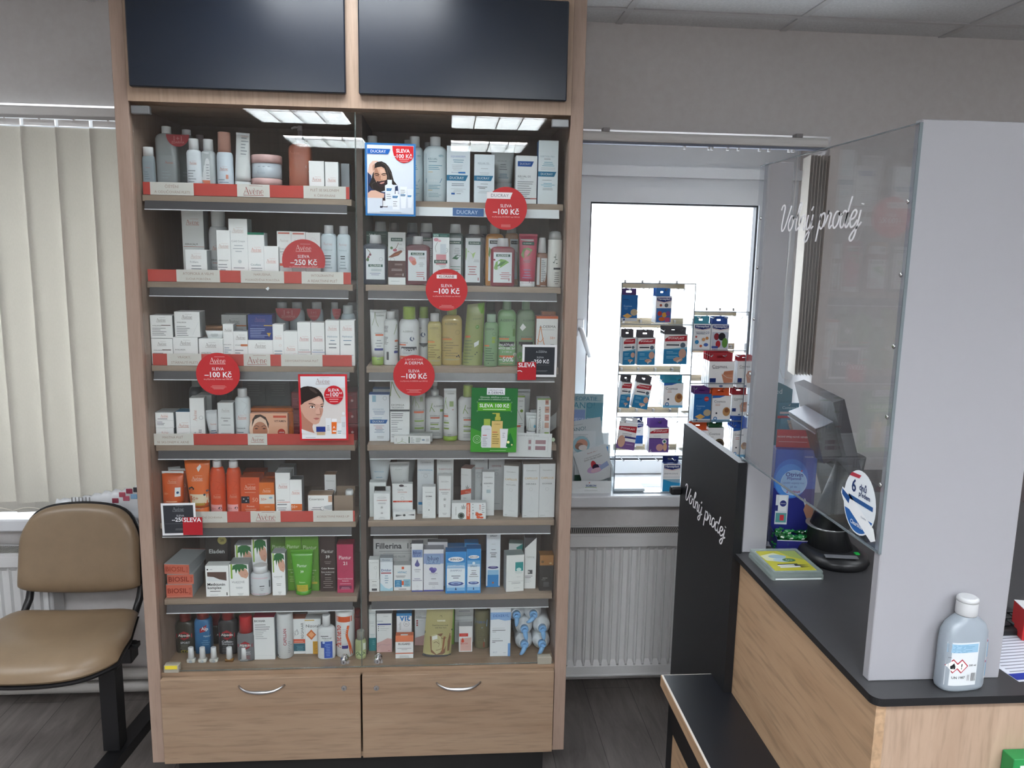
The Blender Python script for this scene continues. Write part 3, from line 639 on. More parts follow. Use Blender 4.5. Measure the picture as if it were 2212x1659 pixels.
def pr(g, spec, w, h, mapf, base=0):
    """spec 'op,args;op,args' ; u in -.5...5 of the width, v in 0..1 of the height"""
    if not spec: return
    rnd = random.Random(len(spec)*7+int(w*1e5)); lay = [0]
    for e in spec.split(';'):
      if not e.strip(): continue
      try:
        a = [q.strip() for q in e.split(',')]; op = a[0]; lay[0] += 1
        eps = .00012+.00003*lay[0]
        mp = lambda x, z, eps=eps: mapf(x*1.0, z*1.0, eps)
        if op == 't':     # text,u,v,width,colour,flags
            f = a[6] if len(a) > 6 else ''
            rot = PI/2 if 'r' in f else (-PI/2 if 'd' in f else 0)
            g.text(a[1].replace('|', ','), float(a[2])*w, float(a[3])*h, float(a[4])*(h if rot else w), mp, pc(a[5]), 'b' in f, rot, .2 if 'i' in f else 0, 1.7 if 'T' in f else (1.3 if 'n' in f else 1))
        elif op == 'r':   # u0,v0,u1,v1,colour
            u0, v0, u1, v1 = map(float, a[1:5]); g.grid(u0*w, v0*h, u1*w, v1*h, mp, pc(a[5]), 8 if base else 1)
        elif op == 'l':   # u,v,width,count,gap,colour  (lines of small print)
            u, v, ww = map(float, a[1:4]); n = int(a[4]); gp = float(a[5])
            for k in range(n):
                q = ww*rnd.uniform(.55, 1); z = (v-k*gp)*h; g.grid((u-q/2)*w, z-gp*h*.15, (u+q/2)*w, z+gp*h*.15, mp, pc(a[6]), 4 if base else 1)
        elif op == 'L':   # left aligned
            u, v, ww = map(float, a[1:4]); n = int(a[4]); gp = float(a[5])
            for k in range(n):
                q = ww*rnd.uniform(.5, 1); z = (v-k*gp)*h; g.grid(u*w, z-gp*h*.15, (u+q)*w, z+gp*h*.15, mp, pc(a[6]), 4 if base else 1)
        elif op == 'd':   # disc u,v,radius(of width),colour
            u, v, r_ = map(float, a[1:4]); g.poly(ell(u*w, v*h, r_*w, r_*w, 24), mp, pc(a[4]))
        elif op == 'e':   # ellipse u,v,ru,rv(of width)
            u, v, r_, s_ = map(float, a[1:5]); g.poly(ell(u*w, v*h, r_*w, s_*w, 24), mp, pc(a[5]))
        elif op == 'O':   # ring
            u, v, r_ = map(float, a[1:4]); q = [Vector(p) for p in ell(u*w, v*h, r_*w, r_*w, 24)]; g.ribbon(q+[q[0]], r_*w*.12, mp, pc(a[4]))
        elif op == 'p':   # polygon colour,u,v,u,v...
            c = list(map(float, a[2:])); g.poly([(c[i]*w, c[i+1]*h) for i in range(0, len(c), 2)], mp, pc(a[1]))
        elif op == 'c':   # curve colour,width,u,v...
            c = list(map(float, a[3:])); g.ribbon(crom([(c[i]*w, c[i+1]*h) for i in range(0, len(c), 2)], 6), float(a[2])*w, mp, pc(a[1]))
        elif op == 'f':   # hemp leaf u,v,size,colour
            u, v, s_ = map(float, a[1:4])
            for P in LEAF: g.poly([(u*w+x*s_*w, v*h+z*s_*w) for x, z in P], mp, pc(a[4]))
        elif op == 'A':   # spa-water brand logo: v,width,colour[,u]
            v, ww = float(a[1]), float(a[2]); u = float(a[4]) if len(a) > 4 else 0
            g.text('Avène', u*w, v*h, ww*w, mp, pc(a[3]), 0, 0, 0, 1.15)
            g.grid((u-ww*.5)*w, v*h-ww*w*.24, (u+ww*.5)*w, v*h-ww*w*.215, mp, pc(a[3]), 4 if base else 1)
            g.grid((u-ww*.2)*w, v*h+ww*w*.235, (u+ww*.45)*w, v*h+ww*w*.25, mp, pc(a[3]), 4 if base else 1)
        elif op == 'D':   # dermatology brand lozenge: v,u0,u1,height(of w),colour
            v, u0, u1, hh = map(float, a[1:5])
            g.poly([(u0*w, v*h-hh*w/2), (u1*w-hh*w*.45, v*h-hh*w/2), (u1*w, v*h+hh*w/2), (u0*w, v*h+hh*w/2)], mp, pc(a[5]))
            m2 = lambda x, z: mapf(x, z, eps+.00004); g.text('DUCRAY', (u0+u1)/2*w-hh*w*.1, v*h, (u1-u0)*w*.66, m2, pc(a[6] if len(a) > 6 else 'w'))
      except Exception as ex: print('BAD PRINT', e, ex)
def flat(y): return lambda x, z, e: (x, y-e, z)

# ================================================================ GOODS
ITEMS = []; WHERE = {}
def fin(o, label, cat, group):
    tag(o, label, cat, group); ITEMS.append(o); return o
class Z:      # a photographed crop: origin and scale, to read positions in it
    def __init__(s, ox, oy, k): s.ox, s.oy, s.k = ox, oy, k
    def __call__(s, U, V): return s.ox+U/s.k, s.oy+V/s.k
ROW = None     # (crop, shelf z, place words, group words)
LAST = {}
def ceil_of(z):
    up = [q for q in [2.08]+SHZ[:6] if q > z+.02]
    return min(up)-.0215 if up else z+.2
def place(u0, u1, v0, vb, y, zb=None, rot=0):
    """from the crop: left, right, top (front face), bottom; depth y or None = stands on the shelf at vb"""
    zc, sz = ROW[0], (zb if zb is not None else ROW[1])
    if y is None: p = atz(*zc((u0+u1)/2, vb), sz); y = max(p.y, .066); y = .068 if sz > 1.5 else (min(y, .085) if sz > 1.3 else y)
    vm = (v0+(vb if vb else v0+200))/2
    xa = aty(*zc(u0, vm), y).x; xb = aty(*zc(u1, vm), y).x
    if zc.ox < 745: xa, xb = max(xa, .0385), min(xb, .6215 if y > .09 else xb)
    elif zc.ox < 900: xa, xb = max(xa, .6445), min(xb, 1.2265)
    zt = aty(*zc((u0+u1)/2, v0), y).z
    if sz > .1: zt = min(zt, ceil_of(sz))
    return xa, xb, y, sz+.0004, zt
def zat(u, v, y): return aty(*ROW[0](u, v), y).z
def box(u0, u1, v0, vb, y, col, spec, label, d=None, top=None, side=None, rot=0, st=0, name='product_box', band=None, open_=0, flap=0):
    zb = LAST['top'] if st else None
    xa, xb, y, z0, z1 = place(u0, u1, v0, vb, y, zb)
    w = xb-xa; h = z1-z0; d = d or min(.055, max(.022, w*.8))
    if rot: w = w/max(.5, math.cos(rot*PI/180))
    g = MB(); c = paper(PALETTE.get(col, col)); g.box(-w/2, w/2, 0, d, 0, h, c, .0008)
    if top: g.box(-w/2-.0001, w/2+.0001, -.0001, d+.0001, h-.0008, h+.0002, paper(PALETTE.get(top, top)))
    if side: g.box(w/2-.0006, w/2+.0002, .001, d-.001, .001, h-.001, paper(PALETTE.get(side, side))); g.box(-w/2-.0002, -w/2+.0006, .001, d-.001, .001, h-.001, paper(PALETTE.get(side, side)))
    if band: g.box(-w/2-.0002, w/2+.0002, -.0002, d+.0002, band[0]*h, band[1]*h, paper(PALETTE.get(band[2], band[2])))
    # tuck flap seam
    g.box(-w/2+.001, w/2-.001, d*.98, d, h, h+.0004, c)
    pr(g, spec, w, h, flat(-.0002))
    o = g.build(name, None, ((xa+xb)/2, y, z0), rot*PI/180)
    LAST.update(top=z1, x=((xa+xb)/2), y=y, w=w, d=d)
    return fin(o, label+ROW[2], 'box', 'boxes'+ROW[3])
def sfront(rings, cx=0, cy=0):
    rs = sorted([(r[0], r[1], r[2], r[3]) for r in rings])
    def f(x, z, e):
        k = 0
        while k < len(rs)-2 and rs[k+1][0] < z: k += 1
        a, b = rs[k], rs[k+1]; t = 0 if b[0] == a[0] else min(1, max(0, (z-a[0])/(b[0]-a[0])))
        A = a[1]+(b[1]-a[1])*t; B = a[2]+(b[2]-a[2])*t; E = a[3]+(b[3]-a[3])*t
        q = min(.985, abs(x)/max(A, 1e-5)); return (cx+x, cy-B*(1-q**E)**(1/E)-e-.0002, z)
    return f
def cap_round(g, r, z0, z1, m, rib=0, ex=2, taper=1.0, ry=None, n=24):
    ry = ry or r
    g.loft([(z0, r, ry, ex), (z1-r*.12, r*taper, ry*taper, ex), (z1-r*.03, r*taper*.97, ry*taper*.97, ex), (z1, r*taper*.88, ry*taper*.88, ex)], m, n)
def bottle(u0, u1, v0, vs, vb, cu0, cu1, vc, y, col, spec, label, d=None, ex=3.2, capcol='w', alpha=None, name='bottle', pump=0, liquid=None, shoulder=.0, overcap=0, capex=2, lab=None, waist=0, ct=1.0):
    """v0 cap top, vs shoulder line, vc cap foot (crop rows)"""
    xa, xb, y, z0, z1 = place(u0, u1, v0, vb, y)
    w = xb-xa; d = d or min(w*.62, .045); cx = (xa+xb)/2
    zs = zat((u0+u1)/2, vs, y+d/2)-z0; zc = zat((cu0+cu1)/2, vc, y+d/2)-z0; h = z1-z0+(.0)
    h = min(zat((cu0+cu1)/2, v0, y+d/2), ceil_of(z0)-.003)-z0; zc = min(zc, h-.012); zs = min(zs, zc-.001)
    cw = aty(*ROW[0](cu1, v0), y+d/2).x-aty(*ROW[0](cu0, v0), y+d/2).x
    zc = max(zc, zs+.001); a, b = w/2, d/2; r = min(cw/2, b*1.02) if ex < 2.5 else cw/2; ry = min(r, b*.98)
    rt = empty(name, (cx, y+b, z0))
    m = plas(PALETTE.get(col, col)) if alpha is None else clearplas(PALETTE.get(col, col), alpha)
    e2 = ex
    rings = [(0, a*.90, b*.88, e2), (.0012, a*.965, b*.955, e2), (.004, a, b, e2), (zs*.5, a*(1-waist), b, e2), (zs*.93, a, b, e2)]
    k = 5; nk = r*.93
    for i in range(1, k+1):
        t = i/k*PI/2; sx = nk+(a-nk)*math.cos(t)**.8; sy = min(b, nk+(b-nk)*math.cos(t)**.8) if b > nk else b*(1-.02*i)
        rings.append((zs*.93+(zc-zs*.93)*math.sin(t)**1.3 if k else zc, sx, sy, e2+(2-e2)*i/k))
    rings = [(q[0], q[1], q[2], q[3]) for q in rings]
    g = MB(); g.loft(rings, m, 28); 
    if liquid:
        lh = zs*liquid[1]; g.loft([(.002, a*.93, b*.9, e2), (lh, a*.95, b*.93, e2)], clearplas(PALETTE.get(liquid[0], liquid[0]), .75), 20)
    if lab:   # sticker label band u0,v0,u1,v1,colour (v as share of shoulder height)
        g.grid(lab[0]*w, lab[1]*zs, lab[2]*w, lab[3]*zs, lambda x, z: sfront(rings)(x, z, .0001), ink(PALETTE.get(lab[4], lab[4])), 10)
    pr(g, spec, w, zs, sfront(rings), 1)
    g.build('bottle_body', rt)
    g = MB(); cm = plas(PALETTE.get(capcol, capcol))
    if pump:
        q = r; g.loft([(zc-.001, q, min(q, b), 2), (zc+(h-zc)*.42, q, min(q, b), 2), (zc+(h-zc)*.45, q*.55, q*.55, 2), (zc+(h-zc)*.72, q*.5, q*.5, 2)], cm, 20)
        g.loft([(zc+(h-zc)*.72, q*.62, q*.62, 2), (h-.003, q*.62, q*.62, 2), (h, q*.5, q*.5, 2)], cm, 20)
        g.tube([(0, 0, h-.005), (-q*1.3, -q*.4, h-.005), (-q*2.0, -q*.6, h-.010)], q*.30, cm, 8); g.build('pump', rt)
    else:
        cap_round(g, r, zc-.0008, h, cm, ex=capex, taper=ct, ry=ry); g.build('cap', rt)
        if overcap:
            g = MB(); g.loft([(zc-.02, a*.98, b*.98, 2.4), (h+.001, a*.8, b*.8, 2.2), (h+.004, a*.7, b*.7, 2.2)], clearplas('#e8eef0', .18), 20); g.build('clear_sleeve', rt)
    LAST.update(top=z0+h, x=cx, y=y)
    return fin(rt, label+ROW[2], 'bottle', 'bottles'+ROW[3])
def tube(u0, u1, v0, vc, vb, bu0, bu1, y, col, spec, label, capcol='w', capv=None, lean=0, crimp='#cfd3d6', alpha=None):
    """tube on its cap: crimp u0..u1 at v0, body foot bu0..bu1 at vc, cap down to vb"""
    xa, xb, y, z0, z1 = place(u0, u1, v0, vb, y)
    if y is None: y = .08
    fa = aty(*ROW[0](bu0, vc), y).x; fb = aty(*ROW[0](bu1, vc), y).x; cx = (fa+fb)/2
    W = xb-xa; w = fb-fa; cx = max(cx, .040+w/2) if ROW[0].ox < 745 else cx; h = z1-z0; zc = max(.004, zat((bu0+bu1)/2, vc, y)-z0); b = w*.40; off = (xa+xb)/2-cx
    rt = empty('cream_tube', (cx, y+b, z0))
    m = plas(PALETTE.get(col, col)) if alpha is None else clearplas(PALETTE.get(col, col), alpha)
    rings = []
    for i in range(9):
        t = i/8; q = t**.9; rings.append((zc+(h-.006-zc)*t, (w/2)*(1-q)+(W/2)*q, b*(1-t**1.5)+.0012*t, 2+1.2*t, off*t))
    g = MB(); g.loft(rings, m, 28); g.box(off-W/2, off+W/2, -.0011, .0011, h-.007, h, plas(PALETTE.get(crimp, crimp)))
    f0 = sfront([r_[:4] for r_ in rings])
    def f(x, z, e): p = f0(x, z, e); return (p[0]+off*max(0, (z-zc)/(h-zc)), p[1], p[2])
    pr(g, spec, (w+W)/2, h, f, 1); g.build('tube_body', rt)
    g = MB(); g.loft([(0, w*.46, b*.92, 2), (.0015, w*.49, b*.98, 2), (zc-.0003, w*.5, b, 2)], plas(PALETTE.get(capcol, capcol)), 24); g.build('cap', rt)
    if lean: rt.rotation_euler = (0, lean*PI/180, 0)
    LAST.update(top=z1, x=cx, y=y)
    return fin(rt, label+ROW[2], 'tube', 'tubes'+ROW[3])
def can(u0, u1, v0, vb, y, col, spec, label, capcol=None, capv=None, top='w', clear=0, name='spray_can', captop=None):
    xa, xb, y, z0, z1 = place(u0, u1, v0, vb, y); w = xb-xa; r = w/2; h = z1-z0; rt = empty(name, ((xa+xb)/2, y+r, z0))
    zc = (zat((u0+u1)/2, capv, y+r)-z0) if capv else h*.97
    rings = [(0, r*.93, r*.93, 2), (.002, r, r, 2), (zc-.002 if capv else h-.004, r, r, 2)]+([(zc, r*.9, r*.9, 2)] if capv else [(h-.001, r*.985, r*.985, 2), (h, r*.95, r*.95, 2)])
    g = MB(); g.loft(rings, plas(PALETTE.get(col, col)), 30); pr(g, spec, w, zc if capv else h, sfront(rings), 1); g.build('can_body', rt)
    if capv:
        g = MB(); m = plas(PALETTE.get(capcol, capcol)) if not clear else clearplas('#c8cdce', .45)
        g.loft([(zc-.001, r*.96, r*.96, 2), (zc+(h-zc)*.5, r*.93, r*.93, 2), (zc+(h-zc)*.9, r*.8, r*.8, 2), (h, r*.6, r*.6, 2)], m, 26); g.build('cap', rt)
        if clear: g = MB(); g.loft([(zc, r*.4, r*.4, 2), (zc+(h-zc)*.7, r*.35, r*.35, 2)], plas('#e8e8e8'), 16); g.build('nozzle', rt)
    else:
        g = MB(); g.loft([(h-.0008, r*.97, r*.97, 2), (h+.0012, r*.9, r*.9, 2)], plas(PALETTE.get(top, top)), 26); g.build('lid', rt)
    LAST.update(top=z1); return fin(rt, label+ROW[2], 'can', 'cans'+ROW[3])
def sticker(dx, z, y, s=.012, rot=.4, x=None, parent=None, col='#e3e5e8'):
    pass
def hangtag(u0, u1, v0, vb, y, label, t1='1+1', t2='ZDARMA', full=1):
    """red half-round tag hooked over two bottle necks"""
    xa, xb, y, z0, z1 = place(u0, u1, v0, vb, y, 0); zb = zat((u0+u1)/2, vb, y); w = xb-xa; h = z1-zb; g = MB()
    pts = [(-w/2, h), (w/2, h)]+[(w/2*math.cos(-PI*i/16), h*1.0+h*math.sin(-PI*i/16)) for i in range(1, 16)]
    n = len(pts); m = paper('#a63a40')
    g.add([(x, 0, z) for x, z in pts]+[(x, .0006, z) for x, z in pts], [tuple(range(n)), tuple(range(n, 2*n))[::-1]]+[(k, n+k, n+(k+1) % n, (k+1) % n) for k in range(n)], m)
    pr(g, 't,%s,0,.68,.34,#c98a8c;t,%s,0,.36,.56,#c98a8c' % (t1, t2), w, h, flat(0))
    o = g.build('promotion_tag', None, ((xa+xb)/2, y, zb)); return fin(o, label+ROW[2], 'tag', 'promotion tags')
SZONE = {}
def strip(k, u0, u1, va, vb, vc, panels, label):
    """card strip along the shelf front; va top-left row, vb foot-left row"""
    zc = ROW[0]; y = SHY+.0005; z0 = ROW[1]+.0002; x0 = aty(*zc(u0, (va+vb)/2), y).x; x1 = aty(*zc(u1, vc), y).x; z1 = z0+.034; x0 = max(x0, .0375)
    g = MB(); g.box(x0, x1, 0, .0008, 0, z1-z0, paper('#b9453e')); g.box(x0, x1, 0, .012, 0, .0006, paper('#b9453e'))
    for (a, b, t1, t2, kind) in panels:
        t1 = str(t1).replace(',', '|')
        xa = aty(*zc(a, vc), y).x; xb = aty(*zc(b, vc), y).x; w = xb-xa; h = z1-z0; c = (xa+xb)/2
        mp = lambda x, z, e, c=c: (c+x, -.0002-e, z)
        pr(g, 'r,-.5,0,.5,1.02,#cfccc6', w, h, mp)
        if kind == 'A': pr(g, 'A,.5,%s,#9a4a44' % t1, w, h, lambda x, z, e, c=c: (c+x, -.0004-e, z))
        else:
            wd = lambda t: min(.94, .0053*len(t)/w)
            m2 = lambda x, z, e, c=c: (c+x, -.0004-e, z)
            if t2: pr(g, 't,%s,0,.72,%.3f,#9d8378;t,%s,0,.28,%.3f,#9d8378' % (t1, wd(t1), t2, wd(t2)), w, h, m2)
            else: pr(g, 't,%s,0,.5,%.3f,#9d8378' % (t1, wd(t1)), w, h, m2)
    o = g.build('shelf_label_strip', None, (0, y-.0009, z0)); o['label'] = label; o['category'] = 'label strip'; o['group'] = 'red and cream shelf label strips'; ITEMS.append(o)
def discsign(u, v, r, zc, spec, label, y=.0112, cut=None, col='#b22a2e'):
    """round discount sticker on the glass"""
    c = aty(*zc(u, v), y); e = aty(*zc(u+r, v), y); R = e.x-c.x; g = MB(); n = 48
    P = [(R*math.cos(2*PI*k/n), R*math.sin(2*PI*k/n)) for k in range(n)]
    if cut is not None: P = [(x, max(z, -R*cut)) for x, z in P]
    g.add([(x, -.0003, z) for x, z in P]+[(x, .0003, z) for x, z in P], [tuple(range(n)), tuple(range(n, 2*n))[::-1]]+[(k, n+k, n+(k+1) % n, (k+1) % n) for k in range(n)], paper(col))
    pr(g, spec, 2*R, 2*R, lambda x, z, e: (x, -.0003-e, z-R))
    o = g.build('round_discount_sign', None, tuple(c)); return fin(o, label, 'sign', 'round red discount stickers')
def panelsign(name, zc, q, spec, label, cat, frame, inner, fw=.05, y=.0105, group=None, thick=.0012):
    """printed card with four crop corners TL TR BR BL at depth y"""
    P = [aty(*zc(*p), y) for p in q]; c = (P[0]+P[1]+P[2]+P[3])/4
    tl, tr, br, bl = [p-c for p in P]; w = ((tr-tl).length+(br-bl).length)/2; h = ((tl-bl).length+(tr-br).length)/2
    an = math.atan2((tr-tl).z, (tr-tl).x); g = MB()
    g.box(-w/2, w/2, 0, thick, -h/2, h/2, paper(frame)); mf = lambda x, z, e: (x, -e, z-h/2)
    pr(g, 'r,%.3f,%.3f,%.3f,%.3f,%s' % (-.5+fw, fw*w/h, .5-fw, 1-fw*w/h, inner), w, h, mf)
    pr(g, spec, w, h, lambda x, z, e: (x, -.0002-e, z-h/2))
    o = g.build(name, None, tuple(c)); o.rotation_euler = (0, -an, 0); return fin(o, label, cat, group)

# ================================================================ GOODS ON THE LEFT SHELVES
def AVB(v=.74, w=.6, c='a', n=3): return 'A,%s,%s,%s;L,-.36,%.2f,.66,%d,.055,g' % (v, w, c, v-.24, n)
ROW = (Z(270, 200, 4.254), SHZ[0], ', left top shelf', ' on the left top shelf')
bottle(130, 265, 500, 592, 915, 140, 235, 583, .068, '#8d989e', 'r,-.4,0.05,.4,.88,#8e989f;L,-.3,.6,.5,4,.06,#6f7a82;t,Avène,0,.72,.4,a', 'small clear flat bottle with white cap at the far left', ex=5)
bottle(272, 470, 312, 392, 820, 345, 430, 378, .118, '#c8ced1', 'L,-.2,.4,.5,3,.05,#9aa2a8;t,Avène,.15,.55,.4,a', 'large clear micellar water bottle with white cap', ex=5, alpha=.55)
bottle(482, 622, 342, 398, 820, 505, 585, 392, .172, '#a9b0b3', 'L,-.2,.4,.5,2,.05,g', 'second large clear water bottle, behind the small white bottle', ex=5, alpha=.55, d=.045)
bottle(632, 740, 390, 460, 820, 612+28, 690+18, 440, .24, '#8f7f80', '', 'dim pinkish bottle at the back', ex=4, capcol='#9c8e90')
bottle(555, 690, 425, 530, 830, 568, 657, 528, .070, '#d5dbe1', 'A,.72,.5,a;L,-.36,.55,.6,5,.06,g', 'small white bottle with red lettering beside the clear bottles', ex=3, d=.03)
bottle(692, 820, 430, 545, 830, 703, 793, 538, .080, '#b9bfc2', 'r,-.45,.0,.15,.36,#d9826a;r,-.45,.36,.15,.98,#d3d6d8;L,-.1,.7,.22,6,.06,g', 'clear bottle with white cap and orange label foot', ex=5, d=.03, alpha=.85)
bottle(825, 978, 365, 572, 830, 822, 968, 550, .074, '#ccd6e0', 'A,.66,.5,a;L,-.45,.4,.8,5,.06,#7d8fa0;r,.12,.42,.26,.52,#d0907e', 'foam bottle with pink translucent cap and pale blue body', ex=2, d=.036, capcol='#b98c7e', ct=.93)
tube(985, 1108, 362, 815, 830, 990, 1135, .076, '#cfd2d2', 'L,-.1,.92,.5,6,.05,g;t,Avène,.1,.95,.5,#c79c94', 'white squeeze tube leaning beside the pink jars', capcol='#cfd2d2', lean=3)
def jar(u0, u1, vt, vl, vb, z0, y, label, lid='#d3aeab', body='#b4bcc4', txt='t,Avène,-.1,.35,.3,#8f98a8;l,0,.75,.7,1,.1,#a5adb8'):
    xa = aty(*ROW[0](u0, vl), y).x; xb = aty(*ROW[0](u1, vl), y).x; w = xb-xa; r = w/2; hl = zat((u0+u1)/2, vt, y)-zat((u0+u1)/2, vl, y); hb = zat((u0+u1)/2, vl, y)-zat((u0+u1)/2, vb, y)
    rt = empty('cream_jar', ((xa+xb)/2, y+r, z0)); g = MB(); R_ = [(0, r*.93, r*.93, 2), (.003, r*.97, r*.97, 2), (hb, r*.97, r*.97, 2)]
    g.loft(R_, plas(body), 32); pr(g, txt, w, hb, sfront(R_), 1); g.build('jar_body', rt)
    g = MB(); g.loft([(hb+.0003, r, r, 2), (hb+hl-.003, r, r, 2), (hb+hl, r*.95, r*.95, 2)], plas(lid), 32); g.build('lid', rt)
    fin(rt, label+ROW[2], 'jar', 'cream jars'); return z0+hb+hl
zt = jar(1128, 1415, 718, 795, 900, SHZ[0]+.0005, .075, 'lower of two stacked cream jars with pink lid')
jar(1126, 1413, 497, 577, 716, zt+.0002, .075, 'upper of two stacked cream jars with pink lid')
bottle(1495, 1702, 305, 487, 850, 1558, 1632, 470, .11, '#a8644f', 't,Avène,-.2,.85,.5,#c98a78;p,#dcdfe0,.28,.6,.42,.5,.55,.6,.42,.7', 'orange pump bottle with grey pump head', ex=5, d=.05, pump=1, capcol='#8c8686')
for (a, b, t, l, dd) in ((1690, 1830, 628, 'small white box, left of the pair at the right end', .03), (1838, 1960, 637, 'small white box, right of the pair at the right end', .03)):
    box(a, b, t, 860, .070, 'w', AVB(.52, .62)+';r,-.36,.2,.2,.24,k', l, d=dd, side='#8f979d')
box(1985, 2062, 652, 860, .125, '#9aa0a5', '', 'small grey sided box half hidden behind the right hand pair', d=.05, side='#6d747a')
strip(0, 165, 2062, 805, 915, 880, [(232, 632, 'ČIŠTĚNÍ', 'A ODLIČOVÁNÍ PLETI', ''), (1030, 1330, .62, '', 'A'), (1640, 2030, 'PLEŤ SE SKLONEM', 'K ČERVENÁNÍ', '')], 'red and cream label strip for cleansing, left top shelf')
hangtag(378, 592, 385, 498, .112, 'red half round two for one tag on the large clear bottles')

ROW = (Z(300, 430, 4.424), SHZ[1], ', left second shelf', ' on the left second shelf')
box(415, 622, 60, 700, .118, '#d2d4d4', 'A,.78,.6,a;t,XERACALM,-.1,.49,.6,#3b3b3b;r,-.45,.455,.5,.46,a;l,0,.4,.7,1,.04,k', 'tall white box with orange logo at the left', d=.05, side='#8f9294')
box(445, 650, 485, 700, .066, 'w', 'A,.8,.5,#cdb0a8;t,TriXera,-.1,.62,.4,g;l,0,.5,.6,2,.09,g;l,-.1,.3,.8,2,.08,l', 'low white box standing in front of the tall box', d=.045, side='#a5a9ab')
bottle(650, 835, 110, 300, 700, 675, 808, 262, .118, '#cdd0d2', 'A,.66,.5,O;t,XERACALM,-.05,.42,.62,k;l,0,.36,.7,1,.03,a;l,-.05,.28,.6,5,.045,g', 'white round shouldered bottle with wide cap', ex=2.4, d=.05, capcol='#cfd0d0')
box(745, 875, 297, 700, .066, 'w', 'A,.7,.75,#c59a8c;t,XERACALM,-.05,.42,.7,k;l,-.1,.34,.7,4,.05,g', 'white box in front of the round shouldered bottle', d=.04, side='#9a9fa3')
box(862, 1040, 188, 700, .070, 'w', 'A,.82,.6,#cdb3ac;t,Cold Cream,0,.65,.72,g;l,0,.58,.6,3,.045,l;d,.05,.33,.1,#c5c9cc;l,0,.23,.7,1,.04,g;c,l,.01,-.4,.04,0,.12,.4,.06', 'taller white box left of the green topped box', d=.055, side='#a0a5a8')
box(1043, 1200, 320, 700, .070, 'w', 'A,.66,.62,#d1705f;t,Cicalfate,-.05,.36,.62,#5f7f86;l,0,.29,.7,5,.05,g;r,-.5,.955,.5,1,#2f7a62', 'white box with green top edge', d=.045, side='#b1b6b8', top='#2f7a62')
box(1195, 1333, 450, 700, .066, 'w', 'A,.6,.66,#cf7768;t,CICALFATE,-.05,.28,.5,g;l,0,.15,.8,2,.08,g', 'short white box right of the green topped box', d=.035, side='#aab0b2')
for i, (a, b, t, l) in enumerate(((1322, 1457, 306, 'white box with salmon band, beside the red disc sign'), (1459, 1594, 311, 'second white box with salmon band, behind the red disc sign'))):
    box(a, b, t, 700, .085, 'w', 'r,-.4,.945,.4,.975,#d9867c;t,Avène,0,.82,.66,#bfb3b0;t,Tolérance,0,.66,.6,g;l,0,.6,.6,2,.04,g;r,-.5,.33,.5,.38,#d1604f', l, d=.045, side='#b5b9bb')
box(1597, 1735, 320, 700, .085, 'w', 'c,l,.01,-.3,.8,0,.9,.35,.8;l,0,.6,.6,3,.05,l', 'plain white box right behind the red disc sign', d=.045, side='#b5b9bb')
for i, (a, b, c0, c1, t, s, l) in enumerate(((1735, 1885, 1760, 1848, 250, 333, 'left of two pale blue lotion bottles'), (1888, 2018, 1903, 1986, 258, 341, 'right of two pale blue lotion bottles'))):
    bottle(a, b, t, s, 700, c0, c1, s-4, .075, '#bcc8cf', 't,Avène,-.05,.8,.62,#b08a90;t,Tolérance,-.05,.68,.6,#8796a0;l,-.05,.56,.55,2,.05,k;l,-.05,.44,.6,3,.06,#8a98a0;O,-.1,.2,.08,#cf8d86', l, ex=3, d=.034, ct=.97)
strip(1, 85, 2026, 655, 766, 745, [(361, 775, 'ATOPICKÁ A VELMI', 'SUCHÁ POKOŽKA', ''), (975, 1388, 'NARUŠENÁ,', 'PODRÁŽDĚNÁ POKOŽKA', ''), (1555, 1955, 'INTOLERANTNÍ', 'A REAKTIVNÍ PLEŤ', '')], 'red and cream label strip for atopic skin, left second shelf')
SL = 't,SLEVA,0,%s,.27,w;t,–%s Kč,0,%s,.62,w,b;t,na přípravky %s nad 390 Kč,0,%s,.66,#e0b0ae'
discsign(1575, 590, 206, ROW[0], 'A,.80,.36,#e3c9c6;'+SL % ('.60', '250', '.47', 'Avène', '.355'), 'red disc sign reading minus 250 standing behind the left second strip', y=SHY-.0008, cut=.33)
g = MB(); c = aty(*ROW[0](1230, 858), .044); g.add([(-.006, 0, 0), (.001, 0, -.005), (.005, 0, .001), (.002, 0, .006)], [(0, 1, 2, 3)], paper('#cfd1d4'))
g.add([(-.006, .0004, 0), (.001, .0004, -.005), (.005, .0004, .001), (.002, .0004, .006)], [(0, 3, 2, 1)], paper('#cfd1d4')); o = g.build('paper_scrap', None, tuple(c)); tag(o, 'torn scrap of white paper stuck on the left second price rail', 'scrap')

ROW = (Z(300, 630, 4.424), SHZ[2], ', left third shelf', ' on the left third shelf')
HY = 'A,.8,.42,%s;t,HYALURON,-.2,.55,.38,k;r,.0,.55,.42,.58,%s;L,-.42,.44,.75,5,.075,#7d8288'
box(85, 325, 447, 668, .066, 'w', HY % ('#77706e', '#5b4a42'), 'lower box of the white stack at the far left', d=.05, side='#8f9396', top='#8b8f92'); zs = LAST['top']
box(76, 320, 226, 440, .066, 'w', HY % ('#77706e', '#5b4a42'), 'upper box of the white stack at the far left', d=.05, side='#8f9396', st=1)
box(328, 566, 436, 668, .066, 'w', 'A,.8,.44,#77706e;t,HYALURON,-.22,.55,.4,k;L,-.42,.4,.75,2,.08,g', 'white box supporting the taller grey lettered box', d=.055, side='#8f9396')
box(340, 582, 192, 430, .066, 'w', 'A,.8,.42,#77706e;t,HYALURON,-.22,.58,.36,k;L,-.42,.42,.6,6,.07,#7d8288;c,l,.006,.2,.1,.35,.4,.45,.6', 'white box with grey lettering, second stack from the left', d=.055, side='#a3a7a9', st=1)
